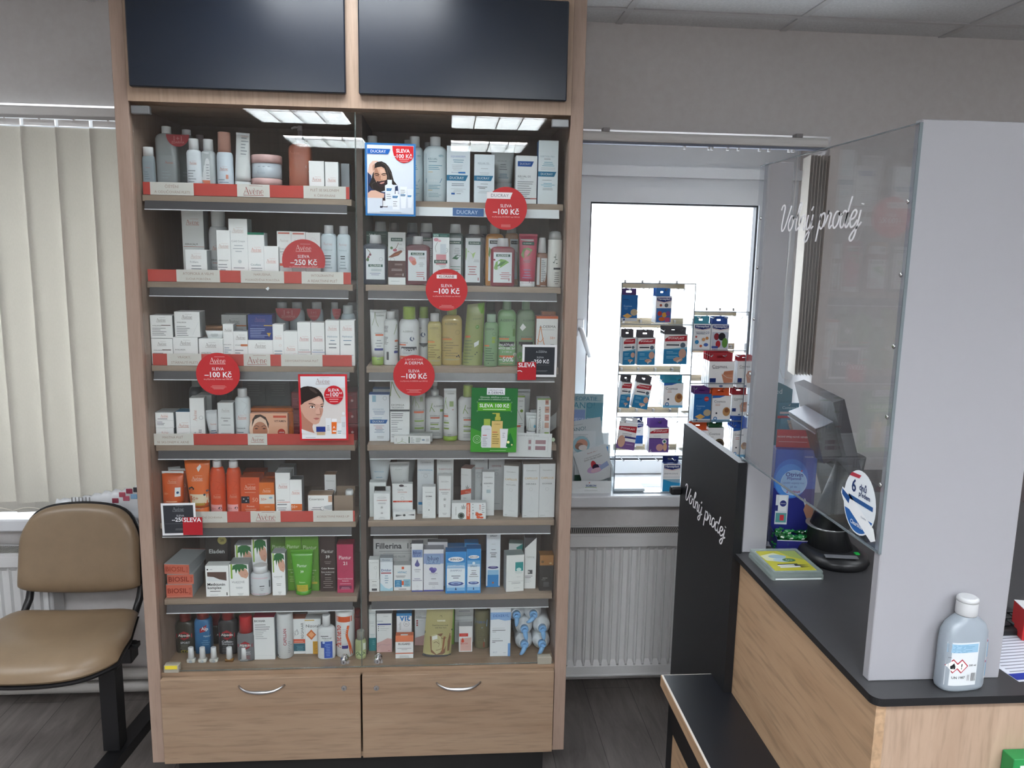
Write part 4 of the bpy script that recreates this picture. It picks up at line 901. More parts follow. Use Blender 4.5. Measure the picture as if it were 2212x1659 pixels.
box(574, 805, 450, 668, .066, 'w', 'A,.76,.45,#77706e;t,HYALURON,-.2,.46,.4,k;L,-.42,.36,.6,2,.08,g', 'white box under the gold pyramid shaped pack', d=.05, side='#8f9396'); zt = LAST['top']
def pyramid():
    y = .068; c = (aty(*ROW[0](720, 445), y).x+aty(*ROW[0](720, 445), y).x)/2; wb = (aty(*ROW[0](795, 445), y).x-aty(*ROW[0](655, 445), y).x)/2; wt = (aty(*ROW[0](802, 375), y).x-aty(*ROW[0](628, 375), y).x)/2
    h = zat(720, 372, y)-zt; g = MB(); m = paper('#d8dadb'); gm = mat('#8a6a52', .2, metal=.8); z = 0
    g.loft([(0, wb, .02, 12), (h, wt, .028, 12)], m, 24, cy=.028); g.loft([(h, wt*1.02, .0285, 12), (h+.012, wt*.96, .027, 12), (h+.014, wt*.9, .025, 12)], gm, 24, cy=.028)
    pr(g, 't,HYALURON,-.05,.75,.5,k;l,0,.55,.6,3,.14,g', wb*2, h, flat(.003)); o = g.build('product_box', None, (c, y, zt+.0003)); fin(o, 'white pyramid shaped pack with shiny bronze top'+ROW[2], 'box', 'boxes'+ROW[3])
pyramid()
box(795, 1032, 220, 668, .124, '#b5b6b6', 'A,.86,.45,#77706e;r,.05,.76,.5,.785,#c6764c;L,0,.7,.4,2,.03,g', 'grey box with orange bar in the back row', d=.05, side='#777a7c')
box(806, 906, 310, 668, .068, 'w', 'A,.86,.72,#77706e;t,HYALURON,-.1,.5,.7,k;L,-.4,.42,.7,6,.05,#7f92a4', 'slim white box beside the orange barred boxes', d=.035, side='#a3a7a9')
box(907, 1042, 378, 668, .068, 'w', 'A,.82,.68,#77706e;r,.0,.56,.48,.62,#d0784a;t,VITAMIN,-.2,.59,.4,k;L,-.42,.44,.7,3,.08,g', 'white box with short orange bar in front of the grey one', d=.035, side='#a3a7a9', top='#9aa0a4')
box(1044, 1280, 462, 668, .066, 'w', 'A,.78,.45,#77706e;t,DERMABSOLU,-.15,.42,.5,k;l,-.1,.3,.5,1,.1,g', 'white box underneath the dark blue box', d=.05, side='#8f9396')
box(1043, 1275, 220, 455, .066, '#27387a', 'A,.82,.44,#7d5f86;t,DERMABSOLU,-.12,.57,.5,#6d78b0;r,.15,.55,.5,.59,#c0a05a;L,-.42,.44,.8,6,.065,#9fb0dc;p,#c9a24a,.26,.28,.44,.28,.36,.12', 'dark blue box with gold triangle on top of a white box', d=.05, side='#1d2a5c', st=1)
box(1279, 1383, 312, 668, .068, 'w', 'A,.68,.7,#cf8b80;O,.2,.49,.1,#cf8b80;l,0,.35,.8,3,.07,#8fa0b0', 'slim white box with small red ring mark', d=.035, side='#b0b5b8')
box(1385, 1518, 380, 668, .068, 'w', 'A,.5,.66,#cf8b80;O,.3,.33,.09,#cf8b80;t,HYDRANCE,-.05,.24,.6,#56606c;l,0,.12,.8,2,.06,#8fa0b0', 'short white box in front of the two for one bottles', d=.035, side='#b0b5b8')
for (a, b, t, l, e_) in ((1516, 1641, 292, 'white box with dark red line right of the short box', 'A,.62,.72,#c4606a;t,HYDRANCE,0,.36,.72,#4b5a70;r,-.45,.31,.5,.32,#b05c6a;l,-.1,.25,.7,4,.06,#7f90a4'), (1646, 1775, 295, 'white box with blue line, second right of the short box', 'A,.62,.72,#c4606a;t,HYDRANCE,0,.36,.72,#4b5a70;r,-.45,.31,.5,.32,#3d6fb0;l,-.1,.25,.7,4,.06,#7f90a4'),
    (1783, 1918, 275, 'left box of the white pair at the right end', 'A,.83,.66,#c9908c;t,Hydrance,0,.64,.7,#5f86a0;l,0,.56,.5,1,.05,#5f86a0;l,0,.48,.6,2,.08,g;r,-.4,.23,.4,.24,l;c,l,.01,-.4,.04,0,.15,.4,.05'), (1923, 2062, 275, 'right box of the white pair at the right end', 'A,.83,.66,#c9908c;t,Hydrance,0,.64,.7,#5f86a0;l,0,.56,.6,1,.05,#5f86a0;l,0,.47,.6,1,.08,g;r,-.4,.23,.4,.24,#8fb0c0;c,l,.01,-.4,.04,0,.15,.4,.05')):
    box(a, b, t, 668, .070, 'w', e_, l, d=.04, side='#a9afb3')
for i, (a, b, c0, c1, t, l) in enumerate(((1303, 1425, 1310, 1405, 100, 'left white capped spray bottle of the two for one pack'), (1435, 1580, 1462, 1557, 100, 'right white capped spray bottle of the two for one pack'), (1630, 1760, 1652, 1745, 100, 'white capped bottle under the middle red tag'), (1830, 1905, 1850, 1915, 103, 'white capped bottle under the right red tag'))):
    bottle(a, b, t, 185, 668, c0, c1, 160, .150, '#a7b3ba', '', l, ex=2.2, d=.036, capcol='#b9bec0')
bottle(1925, 2065, 130, 240, 668, 1944, 2040, 205, .118, '#b4c3cb', '', 'pale spray bottle behind the right hand pair of boxes', ex=2, d=.034, capcol='#c0c8cb')
bottle(1985, 2090, 105, 190, 668, 1995, 2080, 175, .20, '#8f979b', '', 'dim white capped bottle in the far right corner', ex=2, d=.034, capcol='#a2a6a6')
hangtag(1308, 1546, 160, 282, .142, 'leftmost red half round two for one tag')
hangtag(1605, 1738, 165, 276, .142, 'middle red half round two for one tag')
hangtag(1848, 1932, 165, 268, .142, 'rightmost red half round two for one tag')
strip(2, 133, 2036, 575, 683, 665, [(272, 600, 'VRÁSKY,', 'STÁRNUTÍ PLETI', ''), (1002, 1258, .74, '', 'A'), (1360, 1755, 'DEHYDRATOVANÁ PLEŤ', '', '')], 'red and cream label strip for wrinkles, left third shelf')
discsign(757, 787, 209, ROW[0], 'A,.82,.36,#e8d5d3;'+SL % ('.62', '100', '.49', 'Avène', '.375')+';l,0,.22,.36,4,.025,#d69a98', 'red disc sign reading minus 100 on the left glass door')

ROW = (Z(300, 800, 4.424), SHZ[3], ', left fourth shelf', ' on the left fourth shelf')
box(130, 334, 550, 668, .066, 'w', 'A,.7,.42,O;l,0,.3,.8,1,.1,g', 'lower box of the white stack at the far left', d=.06, side='#8b8f92')
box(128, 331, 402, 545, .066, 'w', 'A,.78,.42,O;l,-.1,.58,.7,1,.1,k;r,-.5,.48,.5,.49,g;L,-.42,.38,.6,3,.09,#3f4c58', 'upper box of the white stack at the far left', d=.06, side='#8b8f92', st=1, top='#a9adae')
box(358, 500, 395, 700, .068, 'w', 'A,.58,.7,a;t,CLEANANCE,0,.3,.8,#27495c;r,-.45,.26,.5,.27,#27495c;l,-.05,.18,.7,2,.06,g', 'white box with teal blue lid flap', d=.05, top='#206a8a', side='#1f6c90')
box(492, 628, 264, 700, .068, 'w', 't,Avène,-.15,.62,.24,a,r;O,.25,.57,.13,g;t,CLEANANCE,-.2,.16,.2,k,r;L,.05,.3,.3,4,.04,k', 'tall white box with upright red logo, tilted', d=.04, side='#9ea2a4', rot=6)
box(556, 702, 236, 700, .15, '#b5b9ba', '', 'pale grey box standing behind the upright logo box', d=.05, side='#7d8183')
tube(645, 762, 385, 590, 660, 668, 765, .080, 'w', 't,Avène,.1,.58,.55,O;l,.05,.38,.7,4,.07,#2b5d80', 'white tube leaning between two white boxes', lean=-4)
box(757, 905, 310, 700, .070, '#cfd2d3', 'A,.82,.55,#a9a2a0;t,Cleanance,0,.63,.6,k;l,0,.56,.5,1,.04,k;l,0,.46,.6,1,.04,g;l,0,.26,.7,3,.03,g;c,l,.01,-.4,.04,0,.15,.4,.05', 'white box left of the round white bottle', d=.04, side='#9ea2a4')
bottle(908, 1056, 170, 256, 700, 934, 1022, 248, .070, '#cdd3d6', 'A,.58,.6,O;c,#c0c6c9,.03,.0,.95,.35,.85,.1,.7,.3,.62;t,CLEANANCE,-.1,.34,.6,#35404a,b;L,-.45,.25,.8,5,.05,#5d6a76', 'round white bottle with dark lettering', ex=2.2, d=.036)
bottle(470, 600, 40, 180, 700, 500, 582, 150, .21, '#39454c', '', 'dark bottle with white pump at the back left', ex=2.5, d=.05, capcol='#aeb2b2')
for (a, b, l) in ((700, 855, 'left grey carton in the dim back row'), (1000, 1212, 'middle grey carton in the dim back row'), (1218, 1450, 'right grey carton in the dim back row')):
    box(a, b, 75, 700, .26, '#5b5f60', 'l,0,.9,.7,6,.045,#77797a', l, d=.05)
g = MB()
p0 = aty(*ROW[0](1062, 360), .105); p1 = aty(*ROW[0](1470, 360), .105)
g.box(0, p1.x-p0.x, 0, .035, 0, p0.z-SHZ[3]-.012, plas('#c4651f'), .004); g.box(.0, p1.x-p0.x, -.002, .037, p0.z-SHZ[3]-.0118, p0.z-SHZ[3], plas('#b8601d'), .003)
o = g.build('toiletry_bag', None, (p0.x, .105, SHZ[3]+.0002)); fin(o, 'bright orange toiletry bag behind the vitamin pack, left fourth shelf', 'bag', None)
box(1066, 1422, 412, 700, .070, '#d8a58c', 'r,-.5,0,.5,1,#dba88c;e,-.27,.48,.26,.34,#e3c4ae;p,#3a2a24,-.46,.55,-.44,.80,-.36,.95,-.22,.97,-.08,.88,-.0,.66,-.02,.5,-.08,.78,-.22,.9,-.38,.8;e,-.24,.42,.2,.26,#b47a60;e,-.34,.5,.045,.014,#3a2620;e,-.13,.5,.045,.014,#3a2620;c,#3a2620,.012,-.4,.57,-.33,.6,-.27,.56;c,#3a2620,.012,-.2,.56,-.13,.6,-.07,.57;l,-.24,.3,.1,1,.04,#8a4c3c;r,.12,.86,.47,.93,#c4492f;t,VITAMIN,.3,.75,.32,#5a4038,b;t,ACTIV Cg,.3,.6,.32,#d9a48c;d,.33,.38,.1,#b03a2c;t,–350 Kč,.33,.38,.15,w,b;r,.12,.02,.24,.16,#2c2420', 'orange vitamin gift pack with a woman\'s face', d=.02, name='gift_pack')
for i, (t, b, l) in enumerate(((512, 668, 'bottom'), (372, 505, 'middle'), (207, 366, 'top'))):
    y = .115; xa = aty(*ROW[0](1462, 500), y).x; xb = min(.6215, aty(*ROW[0](2090, 500), y).x)
    z0 = SHZ[3]+.0005 if i == 0 else zz+.001; z1 = zat(1780, t, y); zz = z1; g = MB()
    g.box(0, xb-xa, 0, .10, 0, z1-z0, mat('#6e1720', .35), .002); w = xb-xa; h = z1-z0
    pr(g, 'r,-.5,.05,.5,.07,#9a4a48;L,-.48,.6,.1,5,.09,#93505a;d,.38,.6,.05,#8d2b33;d,.42,.5,.02,#c9a2a0;c,#93505a,.004,.25,.85,.38,.8,.48,.9', w, h, lambda x, z, e, w=w: (x+w/2, -.0002-e, z))
    o = g.build('gift_box', None, (xa, y, z0)); fin(o, '%s of three dark red gift boxes behind the framed poster, left fourth shelf' % l, 'box', 'dark red gift boxes')
strip(3, 130, 2056, 598, 705, 700, [(132, 526, 'MASTNÁ PLEŤ', 'SE SKLONEM K AKNÉ', ''), (1043, 1228, .68, '', 'A')], 'red and cream label strip for oily skin, left fourth shelf')
ZP = Z(640, 800, 10.367)
panelsign('discount_poster', ZP, [(32, 88), (1133, 88), (1168, 1562), (95, 1568)],
 'r,-.455,.04,.455,.25,#cfd6da;r,-.455,.04,.455,.80,#cdc9c6;'
 'p,#c39a88,-0.472,0.539,-0.322,0.613,-0.155,0.660,-0.072,0.674,-0.019,0.626,0.001,0.572,0.006,0.531,-0.008,0.498,-0.009,0.450,-0.030,0.389,-0.064,0.342,-0.080,0.295,-0.105,0.261,-0.166,0.242,-0.226,0.244,-0.238,0.207,-0.228,0.160,-0.196,0.112,-0.302,0.133,-0.457,0.174,-0.459,0.384;'
 'p,#a97866,-0.458,0.451,-0.392,0.356,-0.302,0.295,-0.221,0.251,-0.238,0.207,-0.228,0.160,-0.196,0.112,-0.302,0.133,-0.457,0.174;'
 'p,#d2ad9c,-0.250,0.593,-0.091,0.653,-0.037,0.626,-0.017,0.572,-0.078,0.545,-0.187,0.559;'
 'p,#b88a78,-0.061,0.505,-0.007,0.491,-0.010,0.450,-0.034,0.389,-0.064,0.342,-0.071,0.396,-0.057,0.450;'
 'p,#cda291,-0.155,0.464,-0.079,0.518,-0.059,0.450,-0.066,0.410,-0.122,0.400,-0.167,0.417;'
 'p,#2a211f,-0.461,0.793,-0.394,0.815,-0.311,0.823,-0.230,0.815,-0.148,0.797,-0.086,0.767,-0.033,0.721,0.001,0.667,0.014,0.619,0.013,0.555,0.001,0.575,-0.015,0.620,-0.047,0.657,-0.086,0.675,-0.155,0.654,-0.276,0.617,-0.379,0.583,-0.457,0.536;'
 'p,#463a36,-0.276,0.803,-0.177,0.775,-0.106,0.721,-0.143,0.708,-0.215,0.742,-0.268,0.769;'
 'c,#35251f,0.016,-0.302,0.558,-0.252,0.558,-0.197,0.549,-0.166,0.535;'
 'c,#35251f,0.014,-0.060,0.542,-0.018,0.552,0.013,0.553;'
 'p,#e4dcd8,-0.282,0.510,-0.240,0.525,-0.194,0.515,-0.177,0.495,-0.219,0.490,-0.264,0.495;'
 'p,#e4dcd8,-0.057,0.510,-0.024,0.519,0.002,0.515,-0.007,0.496,-0.043,0.496;'
 'p,#2b1f1c,-0.249,0.522,-0.215,0.524,-0.207,0.508,-0.218,0.493,-0.246,0.498;'
 'p,#2b1f1c,-0.042,0.518,-0.015,0.519,-0.012,0.501,-0.036,0.498;'
 'c,#2b1f1c,0.01,-0.291,0.506,-0.244,0.529,-0.194,0.522,-0.172,0.498;'
 'c,#2b1f1c,0.01,-0.061,0.508,-0.024,0.523,0.005,0.518;'
 'c,#8a5c4c,0.01,-0.076,0.491,-0.065,0.437,-0.061,0.406,-0.099,0.390,-0.159,0.393;'
 'p,#7a4a40,-0.131,0.400,-0.103,0.396,-0.113,0.388;'
 'p,#a4605a,-0.212,0.337,-0.152,0.346,-0.115,0.344,-0.086,0.337,-0.116,0.332,-0.162,0.330;'
 'p,#b8736c,-0.208,0.336,-0.162,0.330,-0.088,0.335,-0.116,0.315,-0.163,0.310;'
 'c,#7a4038,0.006,-0.212,0.337,-0.153,0.334,-0.086,0.335;'
 'p,#cfd4d8,-0.462,0.174,-0.357,0.140,-0.265,0.119,-0.192,0.100,-0.229,0.096,-0.350,0.099,-0.461,0.113;'
 'r,-.455,.025,.455,.09,#d6dadd;r,-.16,.13,.03,.21,#22357e;r,-.15,.08,.02,.13,#b9a283;r,.04,.09,.15,.34,#d5d8da;p,#d96a24,.16,.1,.16,.28,.27,.29,.25,.1;r,.17,.28,.27,.33,#e2e4e6;r,.27,.08,.38,.26,#d8dcdf;r,.36,.1,.46,.36,#ced3d6;d,.41,.41,.03,#d8dcde;l,.09,.22,.07,3,.03,g;l,.32,.14,.09,2,.03,t;l,.41,.27,.08,4,.02,g;t,A,.21,.2,.05,w,b;r,.18,.13,.25,.15,w;'
 'A,.90,.29,#957572;d,.22,.69,.2,#c0202c;t,SLEVA,.22,.765,.23,w,b;t,–100,.19,.70,.26,w,b;t,Kč,.365,.72,.06,w,b;r,.03,.655,.41,.658,w;l,.22,.625,.26,2,.035,#e6b0b0;l,-.28,.045,.36,1,.02,g',
 'red framed poster of a dark haired woman on the left glass door', 'poster', '#c3222c', '#d3d9dd', .042, group='framed discount posters')

ROW = (Z(320, 970, 4.608), SHZ[4], ', left fifth shelf', ' on the left fifth shelf')
OR = '#cf5a22'
tube(76, 336, 240, 560, 600, 108, 312, .072, OR, 'A,.80,.42,#e8c0a8;t,50+,-.25,.56,.2,#e8b090;r,.15,.50,.4,.68,w;d,.28,.58,.06,#2a4f78;l,0,.40,.6,3,.07,#e8b090;r,-.44,.06,.42,.16,#e2b3ac', 'short orange sun cream tube at the far left', crimp='w', capcol=OR)
tube(130, 352, 190, 560, 600, 150, 300, .14, '#b2502c', '', 'orange tube with white crimp, back row at the far left', crimp='#cfd1d2', capcol=OR, lean=-5)
tube(192, 372, 208, 560, 600, 250, 392, .115, '#b8542e', 't,50,.3,.65,.3,#d9a080;r,-.1,.12,.5,.2,#c98f8a', 'orange tube leaning behind the short tube', crimp='#cfd1d2', capcol=OR)
tube(345, 605, 104, 590, 612, 408, 588, .070, '#d8661f', 'A,.68,.5,#e8e0d8;p,#d8dadc,-.02,.84,.14,.9,.2,.86,.06,.78;e,-.28,.52,.14,.07,#44484c;c,#22252a,.03,-.4,.5,-.25,.55,-.16,.5;r,-.36,.28,.44,.43,#dccfb4;t,50+,-.15,.365,.36,#b4482a;r,-.36,.25,.3,.29,#b8943a;d,.3,.42,.05,#3a4a58;l,-.1,.2,.5,2,.05,#ead0b8;e,-.05,.06,.1,.03,#30343a;d,.42,.48,.05,#3a5a70', 'large orange children\'s sun cream tube', crimp='#dadcdd', capcol='#d8661f')
for (a, b, c0, c1, t, s, l) in ((600, 757, 632, 720, 110, 258, 'left orange spray bottle with white pump'), (765, 917, 795, 886, 116, 252, 'right orange spray bottle with white pump')):
    bottle(a, b, t, s, 640, c0, c1, 172+(5 if a > 700 else 0), .072, '#cf4a20', 'A,.55,.5,#d9a894;r,-.44,.16,.30,.36,#dfa0a0;t,50+,-.25,.27,.3,#b03a20;e,.18,.28,.1,.09,#2c2a38;r,-.44,.14,.28,.17,#c9a040;l,-.1,.08,.6,2,.04,#e6b098;c,#c0421c,.02,-.1,.9,.25,.85,.05,.72,.3,.7', l, ex=2.2, d=.037, capcol='w', pump=0)
    g = MB(); cxn = LAST['x']; zb_ = LAST['top']; g.loft([(zb_-.0005, .0105, .0105, 2), (zb_+.004, .0105, .0105, 2), (zb_+.006, .009, .009, 2)], plas(PALETTE['w']), 18, cx=0)
    o = g.build('pump_collar', ITEMS[-1]); o.location = (0, 0, -ITEMS[-1].location.z)
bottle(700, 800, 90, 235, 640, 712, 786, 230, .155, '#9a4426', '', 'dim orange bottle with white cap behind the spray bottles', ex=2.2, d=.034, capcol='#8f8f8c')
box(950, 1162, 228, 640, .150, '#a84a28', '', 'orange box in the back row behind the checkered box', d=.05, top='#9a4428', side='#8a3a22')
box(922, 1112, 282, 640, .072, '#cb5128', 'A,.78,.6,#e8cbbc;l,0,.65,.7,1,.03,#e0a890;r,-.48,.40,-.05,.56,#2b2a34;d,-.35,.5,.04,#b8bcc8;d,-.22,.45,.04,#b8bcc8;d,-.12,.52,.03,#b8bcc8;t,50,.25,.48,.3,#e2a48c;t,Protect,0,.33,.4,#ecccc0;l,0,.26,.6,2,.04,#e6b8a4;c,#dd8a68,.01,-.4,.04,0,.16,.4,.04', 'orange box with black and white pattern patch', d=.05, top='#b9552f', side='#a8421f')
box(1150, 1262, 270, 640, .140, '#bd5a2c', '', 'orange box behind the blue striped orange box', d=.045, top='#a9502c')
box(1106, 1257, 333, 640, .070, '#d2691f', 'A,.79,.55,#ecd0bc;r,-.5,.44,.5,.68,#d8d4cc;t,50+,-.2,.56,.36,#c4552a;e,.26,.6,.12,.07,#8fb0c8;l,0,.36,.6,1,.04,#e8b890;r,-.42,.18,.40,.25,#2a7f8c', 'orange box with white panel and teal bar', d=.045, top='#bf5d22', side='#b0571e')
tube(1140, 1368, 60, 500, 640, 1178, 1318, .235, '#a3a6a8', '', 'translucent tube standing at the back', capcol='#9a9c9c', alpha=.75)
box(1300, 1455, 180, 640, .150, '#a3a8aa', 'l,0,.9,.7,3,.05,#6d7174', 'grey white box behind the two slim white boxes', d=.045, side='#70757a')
box(1268, 1416, 236, 640, .072, 'w', 'A,.72,.64,#c0584a;t,SUNSIMED,-.15,.42,.5,k;r,-.4,.375,.5,.385,O;r,-.4,.32,.25,.345,g;l,-.1,.26,.7,5,.045,g', 'tall white box with thin red line', d=.05, side='#8c9194', top='#b4b8ba')
box(1410, 1530, 302, 640, .070, 'w', 'A,.68,.7,#d0745e;r,-.4,.24,.5,.40,#d66a24;t,50+,-.12,.33,.5,#eadfd0;r,-.4,.2,.5,.23,#7a4a26;t,SUNSIMED,-.05,.1,.5,#3f4f78', 'white box with orange 50 plus patch', d=.04, side='#8c9194', top='#5c6064')
box(1756, 1870, 252, 560, .125, '#c9cacb', 't,Couvrance,0,.84,.7,g;l,0,.62,.6,1,.04,k;r,-.4,.565,.4,.575,k;l,0,.5,.6,3,.05,g', 'upright white box with beige lid behind the cardboard tray', d=.035, top='#8e6f58', side='#7d6f66')
box(1592, 1832, 458, 640, .070, 'w', 't,Couvrance,-.15,.84,.62,#4a4e52;r,.34,.72,.5,.97,#c49a80;l,-.15,.5,.5,2,.08,g;O,.08,.46,.08,k;p,#b9bec2,.14,.55,.5,.62,.5,.4,.2,.44;r,.24,.0,.5,.36,#b98a70;l,-.3,.2,.1,1,.06,g', 'white make-up box with beige corner', d=.05, top='#9c8068', side='#7c6c60')
y = .075; xa = aty(*ROW[0](1850, 560), y).x; xb = aty(*ROW[0](2040, 560), y).x; zt = zat(1950, 462, y)
rt = empty('cardboard_tray', (xa, y, SHZ[4]+.0004)); g = MB(); w, h, d, m = xb-xa, zt-SHZ[4], .06, paper('#8f7d6d')
for q in ((0, w, 0, .001), (0, w, d-.001, d), (0, .001, .001, d-.001), (w-.001, w, .001, d-.001)): g.box(q[0], q[1], q[2], q[3], 0, h+(.012 if q[2] > .03 else 0), m)
g.box(.001, w-.001, .001, d-.001, .0003, .0013, m); g.build('tray', rt); fin(rt, 'open brown cardboard tray of small packs, left fifth shelf', 'tray', None)
for k, (x, z, c_, l, w2) in enumerate(((.010, .040, '#c4512a', 'orange pack', .018), (.020, .048, '#b9482a', 'orange red pack', .016))):
    g = MB(); g.box(0, .014, 0, .035, 0, .030, paper(c_), .001); o = g.build('small_pack', None, (xa+.003+k*.0145, y+.004, SHZ[4]+.0015+k*.004)); o.rotation_euler = (0, 0, 0); fin(o, '%s %s lying in the cardboard tray, left fifth shelf' % (['upright', 'second upright'][k], l), 'pack', None)
g = MB(); g.loft([(0, .011, .014, 2.6), (h+.002, .012, .016, 2.6), (h+.008, .011, .014, 2.6), (h+.010, .008, .010, 2.6)], plas('#cfd1d2'), 22); o = g.build('small_bottle', None, (xa+w-.0245+.009, y+.024, SHZ[4]+.0015)); o.location.x = xa+w-.0135; fin(o, 'small white bottle in the cardboard tray, left fifth shelf', 'bottle', None)
strip(4, 200, 2058, 620, 722, 715, [(400, 790, 'SLUNEČNÍ OCHRANA', '', ''), (1022, 1320, .66, '', 'A'), (1645, 2040, 'KOREKTIVNÍ MAKE-UP', '', '')], 'red and cream label strip for sun protection, left fifth shelf')
panelsign('framed_price_card', ROW[0], [(125, 542), (472, 536), (480, 853), (142, 862)], 'A,.82,.33,#8e9296;t,SLEVA,.05,.61,.22,#b9bcc0;t,–250,-.02,.49,.36,w,b;r,-.4,.365,.4,.368,#8c8f94;l,.05,.2,.5,2,.03,#77797e', 'dark price card in a white frame at the foot of the left glass door', 'sign', '#c8cacc', '#33353a', .065, y=.0108, group='dark framed price cards')
panelsign('sale_label', ROW[0], [(346, 680), (541, 680), (541, 855), (346, 855)], 't,SLEVA,0,.86,.9,w,b;r,-.5,.72,.5,.722,R', 'square red sale label covering the left dark price card', 'label', '#9b232b', '#a3252d', .0, y=.0088, group='square red sale labels')

ROW = (Z(340, 1140, 4.809), SHZ[5], ', left sixth shelf', ' on the left sixth shelf')
RB = 'r,-.48,.08,.48,.12,#c88a78;t,BIOSIL,-.05,.52,.78,#8c3224,b;t,PLUS,.42,.5,.5,#8c3224,r'
box(90, 362, 590, 690, .066, '#c86450', RB, 'bottom of three orange fronted long boxes stacked at the left', d=.11, side='#a5abaf', top='#a8adb0', rot=0)
z1_ = LAST['top']; box(100, 375, 485, 580, .066, '#c86450', RB, 'middle of three orange fronted long boxes stacked at the left', d=.11, side='#a5abaf', top='#a8adb0', st=1)
box(65, 334, 380, 478, .066, '#c86450', RB.replace('#8c3224', '#a5452f'), 'top of three orange fronted long boxes stacked at the left', d=.13, side='#9aa0a4', top='#aeb3b6', st=1)
o = ITEMS[-1]; o.rotation_euler.z = -.1
box(500, 735, 92, 420, .128, '#25211f', 't,Eladen,.0,.72,.68,#b9bcbc,b;d,.25,.93,.2,#a39a5a;t,20,.25,.93,.16,#2b2a20,b;O,.05,.3,.2,#8d8a80;c,#a39a80,.02,.08,.2,.03,.3,.07,.4;d,-.35,.14,.12,#3a3630;d,.4,.12,.12,#3a3630;l,0,.08,.6,1,.03,#6d6a64', 'dark box with pale gold 20 disc', d=.035, side='#3a3a3c', top='#8f8f88', name='supplement_box')
box(500, 743, 395, 696, .068, 'w', 'd,-.4,.88,.035,k;l,-.25,.88,.2,1,.04,g;r,-.42,.5,.40,.80,#5d4842;p,w,-.42,.5,.4,.5,.40,.52,.1,.56,-.15,.64,-.42,.66;t,Methionin,-.05,.4,.75,k,b;t,komplex,-.12,.28,.6,k,b;l,-.1,.18,.6,1,.06,k;l,-.15,.06,.4,1,.03,g;r,.38,.04,.42,.14,k', 'white box with brown hair picture in front of the dark box', d=.035, name='supplement_box')
HAIR = 'p,#8fb14a,-.42,.55,-.42,1,-.33,1,-.33,.55;p,#cfa08a,-.05,.95,.2,.9,.42,.82,.5,.7,.47,.62,.38,.55,.12,.6,-.02,.72;p,#2f6a3c,-.34,.82,-.30,.96,-.1,1,.2,1,.42,.96,.45,.84,.3,.88,.22,.78,.12,.86,.04,.74,-.06,.84,-.14,.7,-.2,.84;c,#5a4038,.02,.2,.79,.3,.8;l,.33,.67,.12,1,.03,#a5605a;'
VL = HAIR+'t,VLASOVÉ,-.05,.45,.66,#7b8084;l,-.05,.4,.4,1,.02,l;l,0,.28,.5,2,.035,#8d9296;l,.05,.08,.3,2,.04,#9a9fa3'
box(810, 988, 182, 640, .128, 'w', HAIR, 'white box with green haired head half hidden at the back', d=.045, side='#9b9fa2', top='#b4b7ba')
box(985, 1142, 122, 660, .120, 'w', HAIR, 'tallest white box with green haired head', d=.05, side='#84888c', top='#aeb2b4')
box(748, 948, 378, 688, .070, 'w', VL, 'white box with green haired head in front at the left', d=.055, side='#9b9fa2', top='#a3a7aa')
box(1190, 1328, 265, 684, .070, 'w', VL, 'slim white box with green haired head beside the green tube', d=.045, side='#84888c', top='#b4b7ba')
zc = ROW[0]; rt = None
bottle(948, 1166, 385, 478, 712, 975, 1126, 452, .066, '#cdd0d4', 'l,.12,.5,.4,1,.12,k;l,.12,.38,.2,2,.08,g;r,-.49,.88,.49,.92,#d8b6c0;r,-.49,.08,.49,.12,#d8b6c0;L,-.49,.5,.15,5,.08,g;r,.42,.4,.47,.75,#6b6f74;l,.12,.12,.3,2,.07,g', 'white plastic pill jar with wide cap', ex=2, d=.045, name='pill_jar')
PG = 't,Plantur,0,.80,.78,#cfe0b8,n;t,39,0,.7,.22,#cfe0b8,b;l,0,.55,.4,2,.03,#a8c07a;t,Fyto-kofeinový,0,.38,.7,#cfe0b8;t,šampon,0,.33,.4,#cfe0b8;l,0,.26,.6,4,.03,#a8c07a'
box(1180, 1332, 85, 640, .150, '#56802c', 't,Plantur,.05,.78,.84,#c5d6ae,n', 'green carton, leftmost of three', d=.04, name='shampoo_box')
box(1334, 1496, 78, 655, .105, '#5f9428', PG, 'green carton, middle of three behind the tube', d=.04, name='shampoo_box')
box(1500, 1676, 90, 652, .100, '#588a2a', PG+';r,-.2,.13,.4,.17,#b0a03a', 'green carton, rightmost of three beside the brown one', d=.04, name='shampoo_box')
box(1690, 1850, 88, 652, .095, '#3a2a28', 't,Plantur,0,.73,.76,#cfccc8,n;t,39,0,.63,.26,#cfccc8,b;l,0,.54,.5,2,.03,#8a807c;t,Color Brown,0,.42,.84,#d5d2ce,b;t,Fyto-kofeinový,0,.35,.84,#d5d2ce;t,šampon,0,.31,.4,#d5d2ce;l,0,.25,.7,6,.035,#8a807c', 'dark brown carton with white lettering', d=.04, side='#4a4446', name='shampoo_box')
box(1866, 2036, 172, 657, .082, '#b03458', 't,Plantur,0,.73,.74,#ecd8de,n;t,21,0,.61,.24,#ecd8de,b;t,Nutri-kofeinový,0,.29,.9,#ecd8de;t,šampon,0,.245,.4,#ecd8de;l,0,.19,.7,1,.03,#e0a8b8;r,-.38,.08,.38,.15,#6f2a4a;l,0,.115,.6,2,.03,#d8a0b4;c,#8a2a48,.008,-.3,.42,-.2,.48,-.1,.4,.0,.46,.25,.48', 'crimson carton at the right end', d=.045, top='#8a2238', side='#7d2a44', name='shampoo_box')
